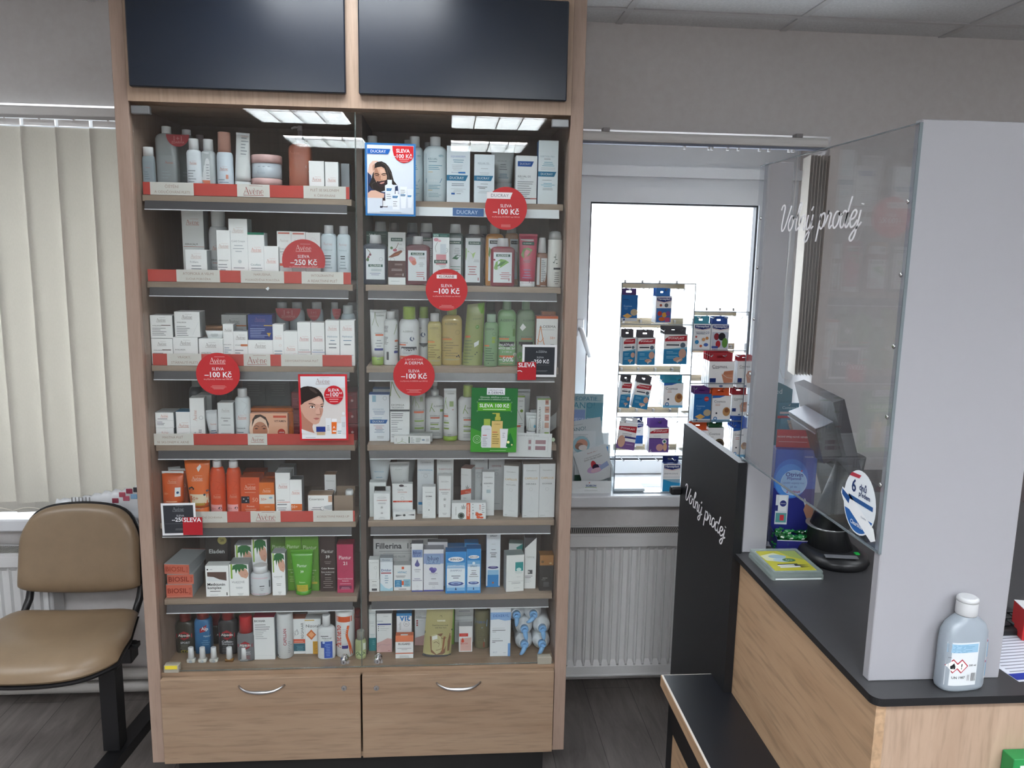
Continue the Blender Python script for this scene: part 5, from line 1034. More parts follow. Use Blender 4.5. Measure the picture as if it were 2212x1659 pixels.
tube(1376, 1612, 250, 655, 718, 1425, 1590, .066, '#4f9a1e', 't,Plantur,0,.66,.5,#dfe8d8,n;t,39,.0,.53,.16,#dfe8d8,b;t,Balsam,.0,.3,.3,#cfe4b0;r,-.3,.1,.28,.24,#b8aa3a;l,0,.2,.5,4,.035,#8a8a2a', 'bright green squeeze tube standing in front of the cartons', capcol='#4c9422', crimp='#5aa02a')

ROW = (Z(340, 1290, 4.809), SHZ[6], ', left bottom shelf', ' on the left bottom shelf')
ALP = 'p,#7d2a30,-.42,.68,-.2,.70,0,.76,.2,.70,.42,.68,.42,.52,.2,.5,0,.44,-.2,.5,-.42,.52;p,#9a2a30,-.4,.66,-.2,.68,0,.735,.2,.68,.4,.66,.4,.54,.2,.52,0,.465,-.2,.52,-.4,.54;t,Alpecin,0,.60,.62,#d8d0cc,b;'
bottle(175, 372, 120, 250, 622, 213, 332, 230, .130, '#2c2a22', ALP+'t,SPORT,.05,.36,.5,#b8bcc0,b;l,0,.28,.5,4,.05,#7a7a70;t,CTX,.0,.06,.4,#b0a03a,b', 'dark shampoo bottle with red cap and sport label at the far left', ex=4, d=.042, capcol='#7d2420')
bottle(375, 545, 120, 225, 605, 412, 540, 205, .120, '#2a6390', 'p,#9a2a30,-.12,.78,.3,.9,.5,.84,.5,.7,.2,.7,-.12,.66;t,Alp,.18,.77,.42,#d8d8dc,b;t,Hybrid,.3,.55,.4,#b8ccd8,b;l,.2,.42,.5,3,.06,#7aa4c4', 'blue shampoo bottle with red cap', ex=5, d=.042, capcol='#8a2c24')
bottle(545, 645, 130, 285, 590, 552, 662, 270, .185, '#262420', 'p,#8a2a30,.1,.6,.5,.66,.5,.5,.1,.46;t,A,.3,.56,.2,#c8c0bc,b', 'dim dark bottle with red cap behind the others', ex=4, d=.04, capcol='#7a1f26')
bottle(622, 818, 110, 228, 612, 664, 790, 214, .115, '#2b2a2c', ALP+'t,Coffein-,.02,.4,.6,#c4c8cc,b;t,Shampoo,.02,.32,.6,#c4c8cc;l,0,.24,.6,5,.05,#77797c', 'dark grey shampoo bottle with red cap, middle of the row', ex=4, d=.042, capcol='#8d2a2c')
bottle(816, 1000, 186, 365, 682, 843, 983, 352, .070, '#6a6c70', ALP.replace('.42', '.44')+'t,Power,.05,.36,.5,#c9ccd0;t,Shampoo,.05,.28,.5,#c9ccd0;l,.1,.2,.4,3,.05,#a0453c', 'grey shampoo bottle with tall red cap in front', ex=4, d=.038, capcol='#b02a2e', ct=.95)
for (x, c_, l) in ((342, '#cfcdc6', 'leftmost'), (461, '#cfcdc6', 'second'), (578, '#cbc9c2', 'third'), (741, '#a0703a', 'amber'), (895, '#c3c7c8', 'clear')):
    vb = 742-(4 if x == 578 else 0)
    bottle(x-45, x+45, 519, 640, vb, x-33, x+33, 633, None, c_, 'd,0,.45,.2,#9fa6ae' if x < 600 else '', {'leftmost': 'small milky nail varnish bottle, first of five', 'second': 'small milky nail varnish bottle, second of five', 'third': 'small milky nail varnish bottle, third of five', 'amber': 'small amber nail varnish bottle with white cap', 'clear': 'small colourless nail varnish bottle with white cap'}[l], ex=6, d=.017, alpha=(.9 if x < 700 else (.75 if x < 800 else .35)), name='nail_varnish', ct=.85)
box(1000, 1218, 207, 668, .078, '#cfd0d1', 't,BIOHAR,-.18,.91,.52,#4a4c50,b;L,-.42,.82,.8,3,.05,#7d8084;L,-.42,.68,.6,5,.045,#9aa0a4;l,0,.1,.8,1,.01,l', 'tall white box with dark red top flap', d=.045, top='#8e2438', side='#9a9ea2')
can(1224, 1396, 190, 662, .078, '#cfd1d3', 't,CAPILLAN,.08,.5,.38,#a03040,rb;L,.25,.38,.2,7,.04,g;L,-.5,.62,.12,9,.05,#7f9cb4;p,#33373c,-.4,.04,-.4,.1,-.25,.04', 'white cylindrical can with red upright lettering')
box(1396, 1538, 222, 622, .110, '#d0d2d3', 't,REGHAAR,.28,.66,.44,#4a4e54,r;O,-.15,.6,.16,#6b6f74;c,#6b6f74,.02,-.3,.5,-.1,.7,-.05,.55;r,-.5,.30,.5,.42,#c9563c;l,0,.36,.8,2,.05,#e8c0b0;r,-.5,.08,.5,.30,#2c5f70;l,.1,.22,.6,4,.04,#6f9cac', 'white box with orange and petrol bands', d=.035, side='#8f9498', top='#a0604a')
box(1566, 1782, 145, 640, .150, '#c2c3c4', 'r,-.4,.9,.2,.93,#c49a30', 'white box with yellow line in the back row', d=.035, side='#8f9498')
box(1534, 1700, 225, 642, .108, '#d0d2d3', 'r,-.5,.95,.1,.975,#c9a03a;t,Nizoral,-.02,.80,.8,k;p,#c46a3a,-.42,.55,-.1,.7,.2,.55,-.1,.4;p,#e0a070,-.3,.55,-.1,.64,.1,.55,-.1,.46;r,-.02,0,.3,.36,#c9972a;L,.05,.32,.2,7,.04,#8a6a30', 'white box with orange diamond beside the blue labelled bottle', d=.034, side='#9a9ea2', top='#b9bcbd')
bottle(1655, 1842, 180, 318, 684, 1702, 1784, 290, .070, '#cfd1d3', 'r,-.28,.79,.15,.81,k;t,Nizoral,.05,.73,.5,#3c4048;l,.05,.66,.4,1,.04,g;r,-.28,.40,.36,.62,#2a4890;r,-.1,.05,.36,.62,#2a50a8;l,.12,.52,.36,8,.055,#7f9cd4;d,-.12,.58,.07,#a8bce0', 'white bottle with blue label, cap on top', ex=2.8, d=.036, name='shampoo_bottle')
bottle(2035, 2110, 120, 200, 640, 2038, 2105, 195, .150, '#8e2a2c', '', 'red bottle half hidden behind the white and orange can', ex=3, d=.04, capcol='#8e2a2c')
can(1838, 2040, 158, 664, .078, '#d8d9da', 'r,-.5,.78,.5,.90,#cf5420;t,Panthenol,-.31,.47,.52,#c8442a,rbn;c,#cf5a20,.12,.22,.7,.14,.5,.26,.3,.36,.05;r,-.12,.2,.2,.27,#3a3078;t,SHAMPOO,.05,.3,.3,#9a86b0;l,.05,.62,.3,3,.04,l', 'white can with orange wave and red upright lettering', top='#c9cbcb')
bottle(2050, 2166, 345, 452, 716, 2066, 2146, 428, None, '#a8b080', 'r,-.45,.15,.45,.5,#a9b582;c,#2f4a2c,.05,-.4,.3,-.2,.45,0,.25,.2,.45,.4,.3;c,#2f4a2c,.05,-.35,.2,-.1,.35,.1,.2,.35,.4;r,.25,.55,.45,.95,#cfd4c8', 'small green oil bottle with grey cap where the glass doors meet', ex=2, d=.026, capcol='#8a8a80', alpha=.85)

# ================================================================ GOODS ON THE RIGHT SHELVES
ROW = (Z(760, 230, 4.608), SHZ[0], ', right top shelf', ' on the right top shelf')
WB = '#c5d2d8'
DB = 't,KELUAL,-.1,.80,.4,#31647a;l,-.1,.75,.4,1,.03,#31647a;c,#4a6a80,.008,-.38,.9,-.38,.1;e,.25,.86,.11,.05,#9fb8c4;L,-.28,.68,.6,3,.035,#4f8aa0;L,-.3,.56,.3,1,.03,#cfa860;D,.40,-.38,.30,.18,#2d6d9a;L,-.28,.31,.6,3,.03,#4f8aa0;L,-.3,.22,.3,1,.03,#cfa860;L,-.28,.16,.6,3,.03,#7fa0ae'
bottle(85, 280, 295, 420, 925, 150, 248, 400, .110, WB, '', 'pale blue white bottle behind the blue framed poster, left one', ex=2.6, d=.05)
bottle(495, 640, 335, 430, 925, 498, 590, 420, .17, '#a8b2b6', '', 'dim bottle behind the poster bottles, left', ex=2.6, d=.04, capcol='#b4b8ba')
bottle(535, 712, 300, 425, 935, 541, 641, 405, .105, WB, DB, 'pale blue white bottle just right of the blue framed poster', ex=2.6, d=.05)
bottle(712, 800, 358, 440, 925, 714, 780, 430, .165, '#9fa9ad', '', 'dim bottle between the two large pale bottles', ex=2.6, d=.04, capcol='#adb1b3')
bottle(712, 946, 305, 425, 940, 778, 882, 398, .085, WB, DB, 'large pale blue white bottle with blue logo band', ex=2.6, d=.05)
box(945, 1176, 392, 948, .080, '#cdd6dc', 't,SQUANORM,-.02,.81,.62,#7f8fc0;l,0,.75,.6,2,.035,#5c90a8;l,-.05,.66,.5,4,.028,l;t,PELLICULES,-.15,.53,.3,#5a6a90;r,.0,.515,.3,.545,#2b6fb5;D,.435,-.5,.42,.24,#2a7298;l,-.02,.33,.6,2,.03,#5a6a78;l,0,.24,.7,3,.025,l;r,-.3,.14,-.15,.17,#2b5fa8;l,.02,.155,.25,1,.03,g', 'tall white box with teal blue logo band, leftmost box', d=.045, side='#8b98a2')
tube(1385, 1622, 368, 760, 800, 1420, 1598, .130, '#c3cbce', 't,KELUAL DS,-.05,.72,.45,g;l,0,.66,.4,3,.04,g;l,0,.5,.5,3,.03,#4c7a94;D,.35,-.35,.38,.2,#3f86ac;l,0,.22,.5,4,.04,g', 'white tube with wide crimped top behind the boxes', crimp='#d5dadb', capcol='#c3cbce')
box(1218, 1420, 478, 952, .074, '#cfd8de', 't,KELUAL DS,-.05,.82,.54,#8090a0;r,-.3,.79,.3,.793,#8090a0;l,0,.71,.6,1,.02,g;l,0,.62,.7,2,.03,l;D,.51,-.5,.44,.25,#2a7298;l,0,.39,.5,1,.03,g;l,-.1,.33,.5,2,.03,k;l,0,.24,.7,2,.03,l', 'white box with blue logo band left of the tube', d=.04, side='#8b98a2')
box(1632, 1842, 490, 966, .070, '#d1d5d8', 'D,.83,-.42,.34,.24,#2456a0;t,KELUAL DS,-.1,.57,.6,#46505a;l,-.2,.52,.3,1,.02,g;L,-.42,.46,.8,6,.045,g;L,-.42,.2,.6,3,.04,#7d8890;r,-.1,.1,.5,.12,#4a3a40;r,.2,.1,.5,.12,#a04030', 'white box with blue lozenge near its top', d=.045, side='#b9bfc3')
box(1855, 2052, 338, 968, .070, '#cdd6da', 't,KERTYOL PSO,-.05,.75,.7,#8fa6b4;l,-.05,.71,.5,1,.03,g;l,0,.66,.75,3,.027,#5fa0b8;l,0,.57,.75,2,.025,l;D,.475,-.5,.42,.25,#2a7298;l,-.05,.38,.6,1,.02,g;l,0,.33,.7,3,.025,#5fb0c8;l,0,.25,.6,2,.02,g', 'tallest white box at the right end', d=.045, side='#3f6fa0')
ITEMS.append(panelsign('rail_label', ROW[0], [(1004, 1008), (1322, 1018), (1304, 1098), (1004, 1086)], 't,DUCRAY,-.03,.5,.68,#c4d4e8', 'blue name label on the white price rail of the right top shelf', 'label', '#41699e', '#41699e', 0, y=.0435))
discsign(1535, 1015, 209, ROW[0], 'r,-.3,.74,.5,.745,#b22a2e;r,-.46,.72,.1,.87,#d9d6d6;p,#d9d6d6,.09,.72,.09,.87,.15,.87;t,DUCRAY,-.15,.795,.42,#6d7078;'+SL % ('.56', '100', '.43', 'DUCRAY', '.30')+';l,0,.12,.36,3,.025,#d69a98', 'red disc sign reading minus 100 in front of the right top shelf', y=.0108)
ZQ = Z(780, 300, 9.76)
panelsign('discount_poster', ZQ, [(80, 75), (1150, 108), (1152, 1645), (92, 1605)],
 'p,#2b3a5c,-0.453,0.599,-0.378,0.549,-0.366,0.399,-0.272,0.342,-0.131,0.326,0.142,0.424,0.160,0.307,-0.113,0.248,-0.452,0.233;'
 'p,#2c2624,-0.311,0.713,-0.259,0.741,-0.175,0.751,-0.091,0.725,-0.026,0.674,0.021,0.610,0.044,0.546,0.067,0.487,0.132,0.430,0.076,0.435,0.020,0.415,-0.056,0.406,-0.094,0.353,-0.226,0.324,-0.375,0.372,-0.431,0.423,-0.379,0.496,-0.355,0.569,-0.317,0.635;'
 'p,#c9a088,-0.307,0.655,-0.241,0.669,-0.176,0.677,-0.120,0.653,-0.092,0.601,-0.069,0.549,-0.074,0.497,-0.112,0.444,-0.168,0.413,-0.225,0.428,-0.281,0.466,-0.327,0.530,-0.326,0.596;'
 'p,#a87c66,-0.307,0.655,-0.269,0.662,-0.214,0.559,-0.196,0.494,-0.243,0.467,-0.290,0.479,-0.327,0.537;'
 'p,#d4af9a,-0.204,0.651,-0.129,0.639,-0.106,0.588,-0.167,0.573,-0.204,0.598;'
 'p,#33282a,-0.276,0.479,-0.234,0.474,-0.177,0.482,-0.111,0.490,-0.069,0.504,-0.084,0.445,-0.140,0.398,-0.206,0.393,-0.262,0.427;'
 'p,#c08a80,-0.220,0.451,-0.168,0.465,-0.116,0.473,-0.131,0.450,-0.187,0.439;'
 'c,#241c1a,0.016,-0.317,0.573,-0.270,0.581,-0.219,0.565;'
 'c,#241c1a,0.016,-0.176,0.570,-0.129,0.584,-0.078,0.579;'
 'c,#241c1a,0.012,-0.299,0.554,-0.261,0.557,-0.233,0.549;'
 'c,#241c1a,0.012,-0.158,0.557,-0.120,0.563,-0.097,0.559;'
 'c,#96705c,0.012,-0.200,0.553,-0.201,0.501,-0.177,0.491,-0.158,0.502;'
 'p,#d6b5a4,-0.419,0.698,-0.353,0.752,-0.269,0.757,-0.231,0.748,-0.306,0.727,-0.321,0.668,-0.317,0.615,-0.378,0.555,-0.448,0.596;'
 'p,#b8907c,-0.354,0.686,-0.306,0.720,-0.317,0.635,-0.345,0.602;'
 'p,#d2ac98,-0.447,0.312,-0.385,0.346,-0.301,0.351,-0.188,0.318,-0.122,0.307,-0.132,0.248,-0.245,0.238,-0.447,0.243;'
 'c,#46403c,0.02,-0.054,0.693,-0.017,0.616,0.030,0.552,0.020,0.486;'
 'c,#46403c,0.02,-0.175,0.730,-0.091,0.692,-0.054,0.602,-0.027,0.505;'
 'c,#3c3632,0.018,-0.299,0.466,-0.366,0.431,-0.347,0.366;'
 'r,-.455,.04,.455,.245,#c9d3dd;r,-.16,.12,-.06,.25,#3a2c2e;r,-.15,.13,-.07,.21,#d8dde0;r,-.21,.11,-.16,.135,#1f2233;p,#dbe3ea,-.1,.14,-.11,.42,-.06,.44,-.06,.5,.03,.5,.03,.44,.09,.42,.08,.14;p,#e0e7ec,.04,.09,.04,.28,.1,.31,.1,.35,.15,.35,.15,.31,.18,.28,.18,.09;p,#dfe6ec,.19,.41,.33,.41,.30,.11,.21,.11;p,#dde4ea,.33,.38,.455,.38,.42,.12,.35,.12;D,.365,-.08,.03,.05,#2a6fa0;D,.265,.04,.15,.045,#2a6fa0;D,.29,.2,.30,.035,#3a80b0;D,.28,.34,.42,.035,#3a80b0;L,-.08,.3,.1,3,.03,g;L,.2,.36,.1,4,.025,g;L,.05,.2,.1,3,.03,g;l,0,.055,.5,1,.015,g;'
 'D,.885,-.455,.0,.10,#1f5fae;p,#c8252c,.04,.965,.045,.90,.07,.83,.13,.775,.20,.745,.27,.735,.35,.75,.42,.78,.455,.82,.455,.965;t,SLEVA,.25,.90,.27,w,b;t,–100 Kč,.24,.83,.38,w,b;l,.27,.785,.26,2,.025,#e6b0b0',
 'blue framed poster of a bearded long haired man on the right glass door', 'poster', '#2a6ca6', '#cfd8e2', .04, group='framed discount posters')

ROW = (Z(770, 470, 4.706), SHZ[1], ', right second shelf', ' on the right second shelf')
KL = lambda v, u=0, w=.6, c='#1f4a44': 'r,%.3f,%.3f,%.3f,%.3f,%s;t,KLORANE,%.2f,%.3f,%.2f,#d8dcd8,b' % (u-w/2, v-.032, u+w/2, v+.032, c, u, v, w*.78)
def kb(u0, u1, cu0, cu1, t, s, b, y, col, lu0, lu1, v0, v1, art, label, lc='#d3d8dc', d=.042, vb=None, capcol='w'):
    f = lambda u: (u-(u0+u1)/2)/(u1-u0); g_ = lambda v: (b-v)/(b-s)
    sp = 'r,%.3f,%.3f,%.3f,%.3f,%s;' % (f(lu0), g_(v1), f(lu1), g_(v0), lc)+art
    bottle(u0, u1, t, s, b, cu0, cu1, s-7, y, col, sp, label, ex=6, d=d, capcol=capcol, ct=.88, name='shampoo_bottle')
SM = ';L,%.2f,%.2f,%.2f,%d,.04,%s'
kb(170, 310, 180, 300, 42, 165, 660, .165, '#1f3f38', 185, 300, 265, 620, 't,ORANE,.1,.78,.6,#9ab0aa', 'green shampoo bottle of the minus 50 pack, back row left', capcol='#b9bcbc')
g = MB(); a = aty(*ROW[0](100, 200), .138); b_ = aty(*ROW[0](320, 200), .138); z1 = zat(210, 142, .138); z0 = zat(210, 262, .138); w = b_.x-a.x
g.box(0, w, -.002, 0, z0-SHZ[1], z1-SHZ[1], paper('#20463c')); pr(g, 't,–50 %,-.25,.93,.46,#aab8b2,b;t,na 2. šampon,.22,.95,.4,#8aa098;l,.2,.9,.4,1,.02,#6f8a82', w, z1-SHZ[1], lambda x, z, e: (x+w/2, -.0022-e, z)); g.box(0, w, -.0019, -.0001, 0.0, z0-SHZ[1], paper('#2a4a42'))
o = g.build('promotion_sleeve', None, (a.x, .138, SHZ[1]+.0003)); fin(o, 'dark green minus 50 promotion sleeve, right second shelf back left', 'sleeve', None)
kb(318, 440, 322, 428, 48, 165, 660, .180, '#4a2c22', 330, 430, 265, 620, '', 'brown capped bottle behind the chestnut box', capcol='#5a4a44')
kb(495, 636, 496, 605, 54, 160, 655, .172, '#252638', 503, 620, 200, 620, 't,LOR,-.2,.88,.3,#6a7480', 'dark bottle with grey cap, back row behind the peony shampoo', lc='#8d9aa4', capcol='#8c8f8f')
kb(640, 780, 640, 765, 57, 155, 655, .115, '#2a2438', 680, 770, 205, 600, KL(.87, .1, .8)+SM % (.1, .7, .35, 8, 'g'), 'navy bottle with white label behind the serum box', capcol='#b4b6b6')
kb(918, 1092, 920, 1036, 66, 165, 660, .098, '#1f3a3a', 925, 1062, 205, 620, KL(.83, -.02, .72)+';l,.1,.72,.4,5,.035,g;p,#3a6a50,-.2,.52,.1,.6,.32,.58,.1,.5;l,.0,.36,.6,4,.045,#6a8a7a', 'dark green bottle with leaf label', capcol='#b4b6b6')
kb(1094, 1306, 1108, 1225, 74, 172, 662, .095, '#2a2a30', 1108, 1258, 208, 630, KL(.83, 0, .58)+';p,#8fae6a,-.42,.74,-.3,.68,-.1,.62,.05,.66,-.05,.54,-.3,.48,-.42,.5;l,.1,.5,.4,2,.03,g;l,-.1,.37,.5,4,.05,#a05a60;r,.17,.1,.21,.16,#8a3040', 'dark bottle with artichoke label, middle of the back row', capcol='#b4b6b6')
kb(1228, 1330, 1228, 1328, 82, 175, 660, .160, '#22303a', 1240, 1320, 220, 600, '', 'dark bottle squeezed behind the ochre one', capcol='#8c8f8f')
kb(1312, 1500, 1390, 1520-30, 60, 172, 685, .098, '#b47a30', 1342, 1480, 215, 635, KL(.85, .02, .6, '#2a2c30')+';p,#6a8a4a,-.34,.6,-.3,.76,-.2,.7,-.28,.55', 'ochre shampoo bottle, left one behind the red shampoo', capcol='#a8a8a4')
kb(1505, 1650, 1520, 1620, 68, 165, 660, .160, '#a8703a', 1560, 1640, 215, 600, KL(.83, .2, .5, '#3a3c44')+';e,.2,.62,.2,.12,#b0604a', 'ochre bottle between the red shampoo and the pink tube', capcol='#a8a8a4')
kb(52, 310, 115, 240, 175, 270, 668, None, '#1f2a3c', 84, 284, 317, 618, 'c,#7a6048,.025,-.32,.87,-.2,.78,-.32,.66,-.38,.58;d,-.2,.74,.05,#7a4a56;d,-.27,.68,.045,#8a4c58;e,-.3,.62,.05,.08,#4f7048;O,.25,.63,.07,#55707c;'+KL(.47, .02, .6)+';l,.05,.38,.6,2,.035,#6a8a8a;l,.0,.28,.6,2,.04,#6a7a9a', 'navy blue shampoo bottle with botanical label, front left')
box(322, 498, 148, 674, None, '#cfd2d2', KL(.86, 0, .68, '#2a5048')+';c,#6a4636,.03,.1,.8,.0,.72,-.1,.68;e,-.1,.66,.12,.08,#a04858;d,-.3,.7,.08,#4f7048;p,#7a4430,-.5,.52,-.1,.62,.25,.66,.34,.64,.1,.56,-.3,.52;p,#b06a3a,-.2,.56,.05,.6,.2,.61,.0,.57;O,-.25,.48,.12,#7d8888;t,–63%,.2,.77,.2,#6a6a6a;l,.25,.7,.4,3,.02,g;r,-.5,.145,.5,.46,#4a2c2a;l,.1,.4,.6,2,.02,#b8a8a0;l,.0,.3,.7,2,.025,#c8bcb8;l,.1,.21,.5,2,.02,#a08880;r,.34,.17,.38,.22,#d8d4d0;l,-.1,.07,.5,1,.02,g', 'white box with chestnut brown band', d=.04, side='#8d8f8f')
kb(497, 747, 566, 680, 190, 280, 676, None, '#5a1f2c', 524, 713, 333, 633, KL(.78, .0, .55)+';e,-.2,.62,.13,.12,#d98f86;e,-.15,.56,.1,.1,#c9786a;e,-.27,.66,.1,.09,#c98a96;r,.05,.65,.3,.72,#c0c4c6;l,.15,.56,.25,4,.03,g;l,.1,.32,.4,3,.05,#b05a5a;r,.24,.14,.27,.2,#a03a40', 'burgundy shampoo bottle with pink peony label')
box(776, 944, 162, 680, .072, '#d3d6d8', 'r,-.5,.93,.5,1,#2a5a54;r,-.48,.94,-.18,.99,#5a8a84;t,SOS,-.3,.96,.3,#cfdcd8,b;l,.15,.965,.5,2,.025,#7fa09c;e,-.3,.88,.15,.1,#c98a98;e,-.1,.86,.1,.07,#d8a4ae;c,#4a5a48,.02,-.2,.84,-.35,.74,-.3,.64;e,.28,.68,.13,.13,#dfe2e4;O,.28,.68,.13,#4a6a68;t,97%,.28,.68,.16,#4a6a68;r,-.05,.62,.3,.80,#c4ccd4;r,-.3,.4,.3,.6,#c98a92;'+KL(.46, -.02, .8)+';l,.1,.38,.5,2,.025,g;l,.1,.3,.6,2,.03,g', 'white serum box with dark green top edge', d=.04, side='#9a9ea0')
kb(1368, 1612, 1436, 1556, 210, 302, 690, None, '#7a1f30', 1393, 1580, 352, 652, KL(.79, .0, .58)+';p,#7fa860,-.38,.46,-.3,.62,-.1,.7,.1,.68,.25,.62,.1,.56,-.1,.48,-.3,.42;p,#4f7a48,-.28,.5,-.1,.62,.15,.66,-.05,.54;d,-.36,.68,.04,#8a2a3a;O,-.24,.47,.07,#8aa08a;l,.1,.35,.5,4,.05,#a04a50;r,.24,.14,.27,.2,#a03a40', 'red shampoo bottle with artichoke label in front')
tube(1655, 1842, 165, 650, 700, 1664, 1818, None, '#b0244a', KL(.82, .0, .7)+';r,-.45,.06,.32,.90,#cfc6cc;'+KL(.82, -.05, .62)+';p,#8aa070,-.42,.6,-.3,.72,0,.74,.25,.7,.05,.6,-.3,.54;O,-.35,.45,.08,#7d8888;l,-.05,.5,.5,2,.03,g;l,-.05,.32,.6,4,.05,#8a7aa0;r,.08,.08,.12,.14,#6a2a50', 'crimson conditioner tube on a white cap', crimp='#a82044')
bottle(1830, 1948, 205, 372, 692, 1845, 1932, 358, .085, '#7a4a2c', 'r,-.44,.06,-.2,.9,#c4c6c6;r,-.1,.02,.48,.88,#c9cbcb;L,-.06,.8,.4,12,.055,#6a6c70', 'amber spray bottle with white pump', ex=4, d=.03, pump=0, ct=.8)
can(1952, 2100, 136, 698, None, '#cfd0cc', 'e,-.05,.63,.08,.03,#3a4a3c;e,.08,.58,.06,.03,#3a4a3c;c,#3a4a3c,.03,-.1,.5,.0,.6,.02,.7;e,-.12,.52,.06,.03,#3a4a3c;e,.1,.5,.06,.03,#3a4a3c;r,-.12,.37,.4,.41,#33373c;l,.12,.3,.4,6,.045,#6a6c6c', 'white dry shampoo can with clear cap at the right end', capv=222, clear=1)
discsign(917, 735, 212, ROW[0], 'l,0,.89,.36,1,.02,#d69a98;r,-.24,.77,.24,.86,#d9d6d6;t,KLORANE,0,.815,.36,#7d4a48,b;'+SL % ('.60', '100', '.475', 'KLORANE', '.345')+';l,0,.13,.38,3,.03,#d69a98', 'red disc sign reading minus 100 in front of the right second shelf', y=.0109)

ROW = (Z(770, 630, 4.706), SHZ[2], ', right third shelf', ' on the right third shelf')
tube(135, 302, 188, 664, 710, 150, 272, None, '#cfd2d2', 'c,#7a8a60,.03,-.4,.72,-.25,.86,-.22,.96;c,#7a8a60,.03,-.22,.96,-.12,.8,.05,.7;t,A-DERMA,.15,.90,.55,#5a6058;r,-.1,.88,.45,.882,g;t,EXOMEGA,.05,.58,.5,#4a4e50;r,-.15,.535,.4,.565,#cf6a4a;l,.1,.45,.5,4,.05,g;r,-.2,.27,.4,.31,#2f3a80;l,.1,.15,.3,2,.04,g', 'white tube on a green cap at the far left', capcol='#7d9a3a', crimp='#c3c6c6')
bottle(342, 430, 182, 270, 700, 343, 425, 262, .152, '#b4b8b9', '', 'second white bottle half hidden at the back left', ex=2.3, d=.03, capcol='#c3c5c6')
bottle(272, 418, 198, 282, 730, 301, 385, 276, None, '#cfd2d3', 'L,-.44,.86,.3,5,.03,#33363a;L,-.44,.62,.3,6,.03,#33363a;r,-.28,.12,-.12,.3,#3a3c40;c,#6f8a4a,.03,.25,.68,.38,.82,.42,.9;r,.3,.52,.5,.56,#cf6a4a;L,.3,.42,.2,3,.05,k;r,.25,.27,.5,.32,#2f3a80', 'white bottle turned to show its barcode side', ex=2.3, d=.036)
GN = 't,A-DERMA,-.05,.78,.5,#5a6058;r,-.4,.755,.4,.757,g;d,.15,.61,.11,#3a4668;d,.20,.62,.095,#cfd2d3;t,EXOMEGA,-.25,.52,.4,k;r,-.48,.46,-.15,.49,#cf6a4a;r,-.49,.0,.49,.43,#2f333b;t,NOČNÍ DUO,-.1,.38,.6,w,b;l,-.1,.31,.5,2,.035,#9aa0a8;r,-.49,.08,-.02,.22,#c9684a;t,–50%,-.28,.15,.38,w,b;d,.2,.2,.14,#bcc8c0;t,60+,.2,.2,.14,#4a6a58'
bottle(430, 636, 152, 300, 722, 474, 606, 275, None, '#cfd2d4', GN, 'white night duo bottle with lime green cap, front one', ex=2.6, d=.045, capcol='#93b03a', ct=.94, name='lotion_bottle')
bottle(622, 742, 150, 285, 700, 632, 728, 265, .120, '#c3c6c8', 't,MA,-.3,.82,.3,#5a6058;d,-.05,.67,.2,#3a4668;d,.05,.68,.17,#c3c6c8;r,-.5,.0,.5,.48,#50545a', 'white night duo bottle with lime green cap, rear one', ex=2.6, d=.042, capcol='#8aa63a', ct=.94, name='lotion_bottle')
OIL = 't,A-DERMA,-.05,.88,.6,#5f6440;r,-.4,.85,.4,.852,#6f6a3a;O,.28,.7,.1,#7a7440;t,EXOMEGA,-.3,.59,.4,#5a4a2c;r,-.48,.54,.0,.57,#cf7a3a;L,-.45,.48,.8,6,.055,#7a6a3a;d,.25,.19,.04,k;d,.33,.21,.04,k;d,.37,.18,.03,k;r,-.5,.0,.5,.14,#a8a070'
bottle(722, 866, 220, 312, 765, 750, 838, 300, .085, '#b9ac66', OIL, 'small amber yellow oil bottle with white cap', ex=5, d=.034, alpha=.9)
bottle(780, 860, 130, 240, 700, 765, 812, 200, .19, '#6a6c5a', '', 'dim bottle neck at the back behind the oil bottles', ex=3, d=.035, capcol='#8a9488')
bottle(864, 1074, 175, 262, 765, 920, 1020, 232, .095, '#bca55c', OIL, 'large amber yellow oil bottle with green pump', ex=5, d=.048, alpha=.9, pump=0, capcol='#a3ac5a')
# stand-up refill pouch
def pouch(quad, y, col, spec, label, name='refill_pouch', d=.03, zb=None):
    P = [aty(*ROW[0](*q), y) for q in quad]; z0 = ROW[1]+.0005; xc = (P[2].x+P[3].x)/2; tl, tr, br, bl = P; g = MB(); vs = []; n, mm = 12, 10; fs = []
    for side in (1, -1):
        for j in range(mm+1):
            t = j/mm; L_ = bl.lerp(tl, t); R_ = br.lerp(tr, t)
            for i in range(n+1):
                u = i/n; p = L_.lerp(R_, u); th = d/2*(1-abs(2*u-1)**4)*((1-t)**.55*.9+.04)*(1 if t < 1 else 0)
                vs.append((p.x-xc, (d/2 - side*th)+0, max(0.0, p.z-z0) if j else 0))
    for s_ in (0, 1):
        for j in range(mm):
            for i in range(n): a = s_*(mm+1)*(n+1)+j*(n+1)+i; q = (a, a+1, a+n+2, a+n+1); fs.append(q if s_ == 0 else q[::-1])
    g.add(vs, fs, mat(PALETTE.get(col, col), .25), True); w = ((tr-tl).length+(br-bl).length)/2; h = ((tl.z+tr.z)/2-z0)
    def f(x, z, e):
        t = min(1, max(0, z/h)); L_ = bl.lerp(tl, t); R_ = br.lerp(tr, t); u = min(1, max(0, x/w+.5)); p = L_.lerp(R_, u)
        th = d/2*(1-abs(2*u-1)**4)*((1-t)**.55*.9+.04); return (p.x-xc, d/2-th-.0006-e*1.5, max(.0005, p.z-z0))
    pr(g, spec, w, h, f, 1); o = g.build(name, None, (xc, y, z0)); return fin(o, label+ROW[2], 'pouch', 'stand-up pouches')
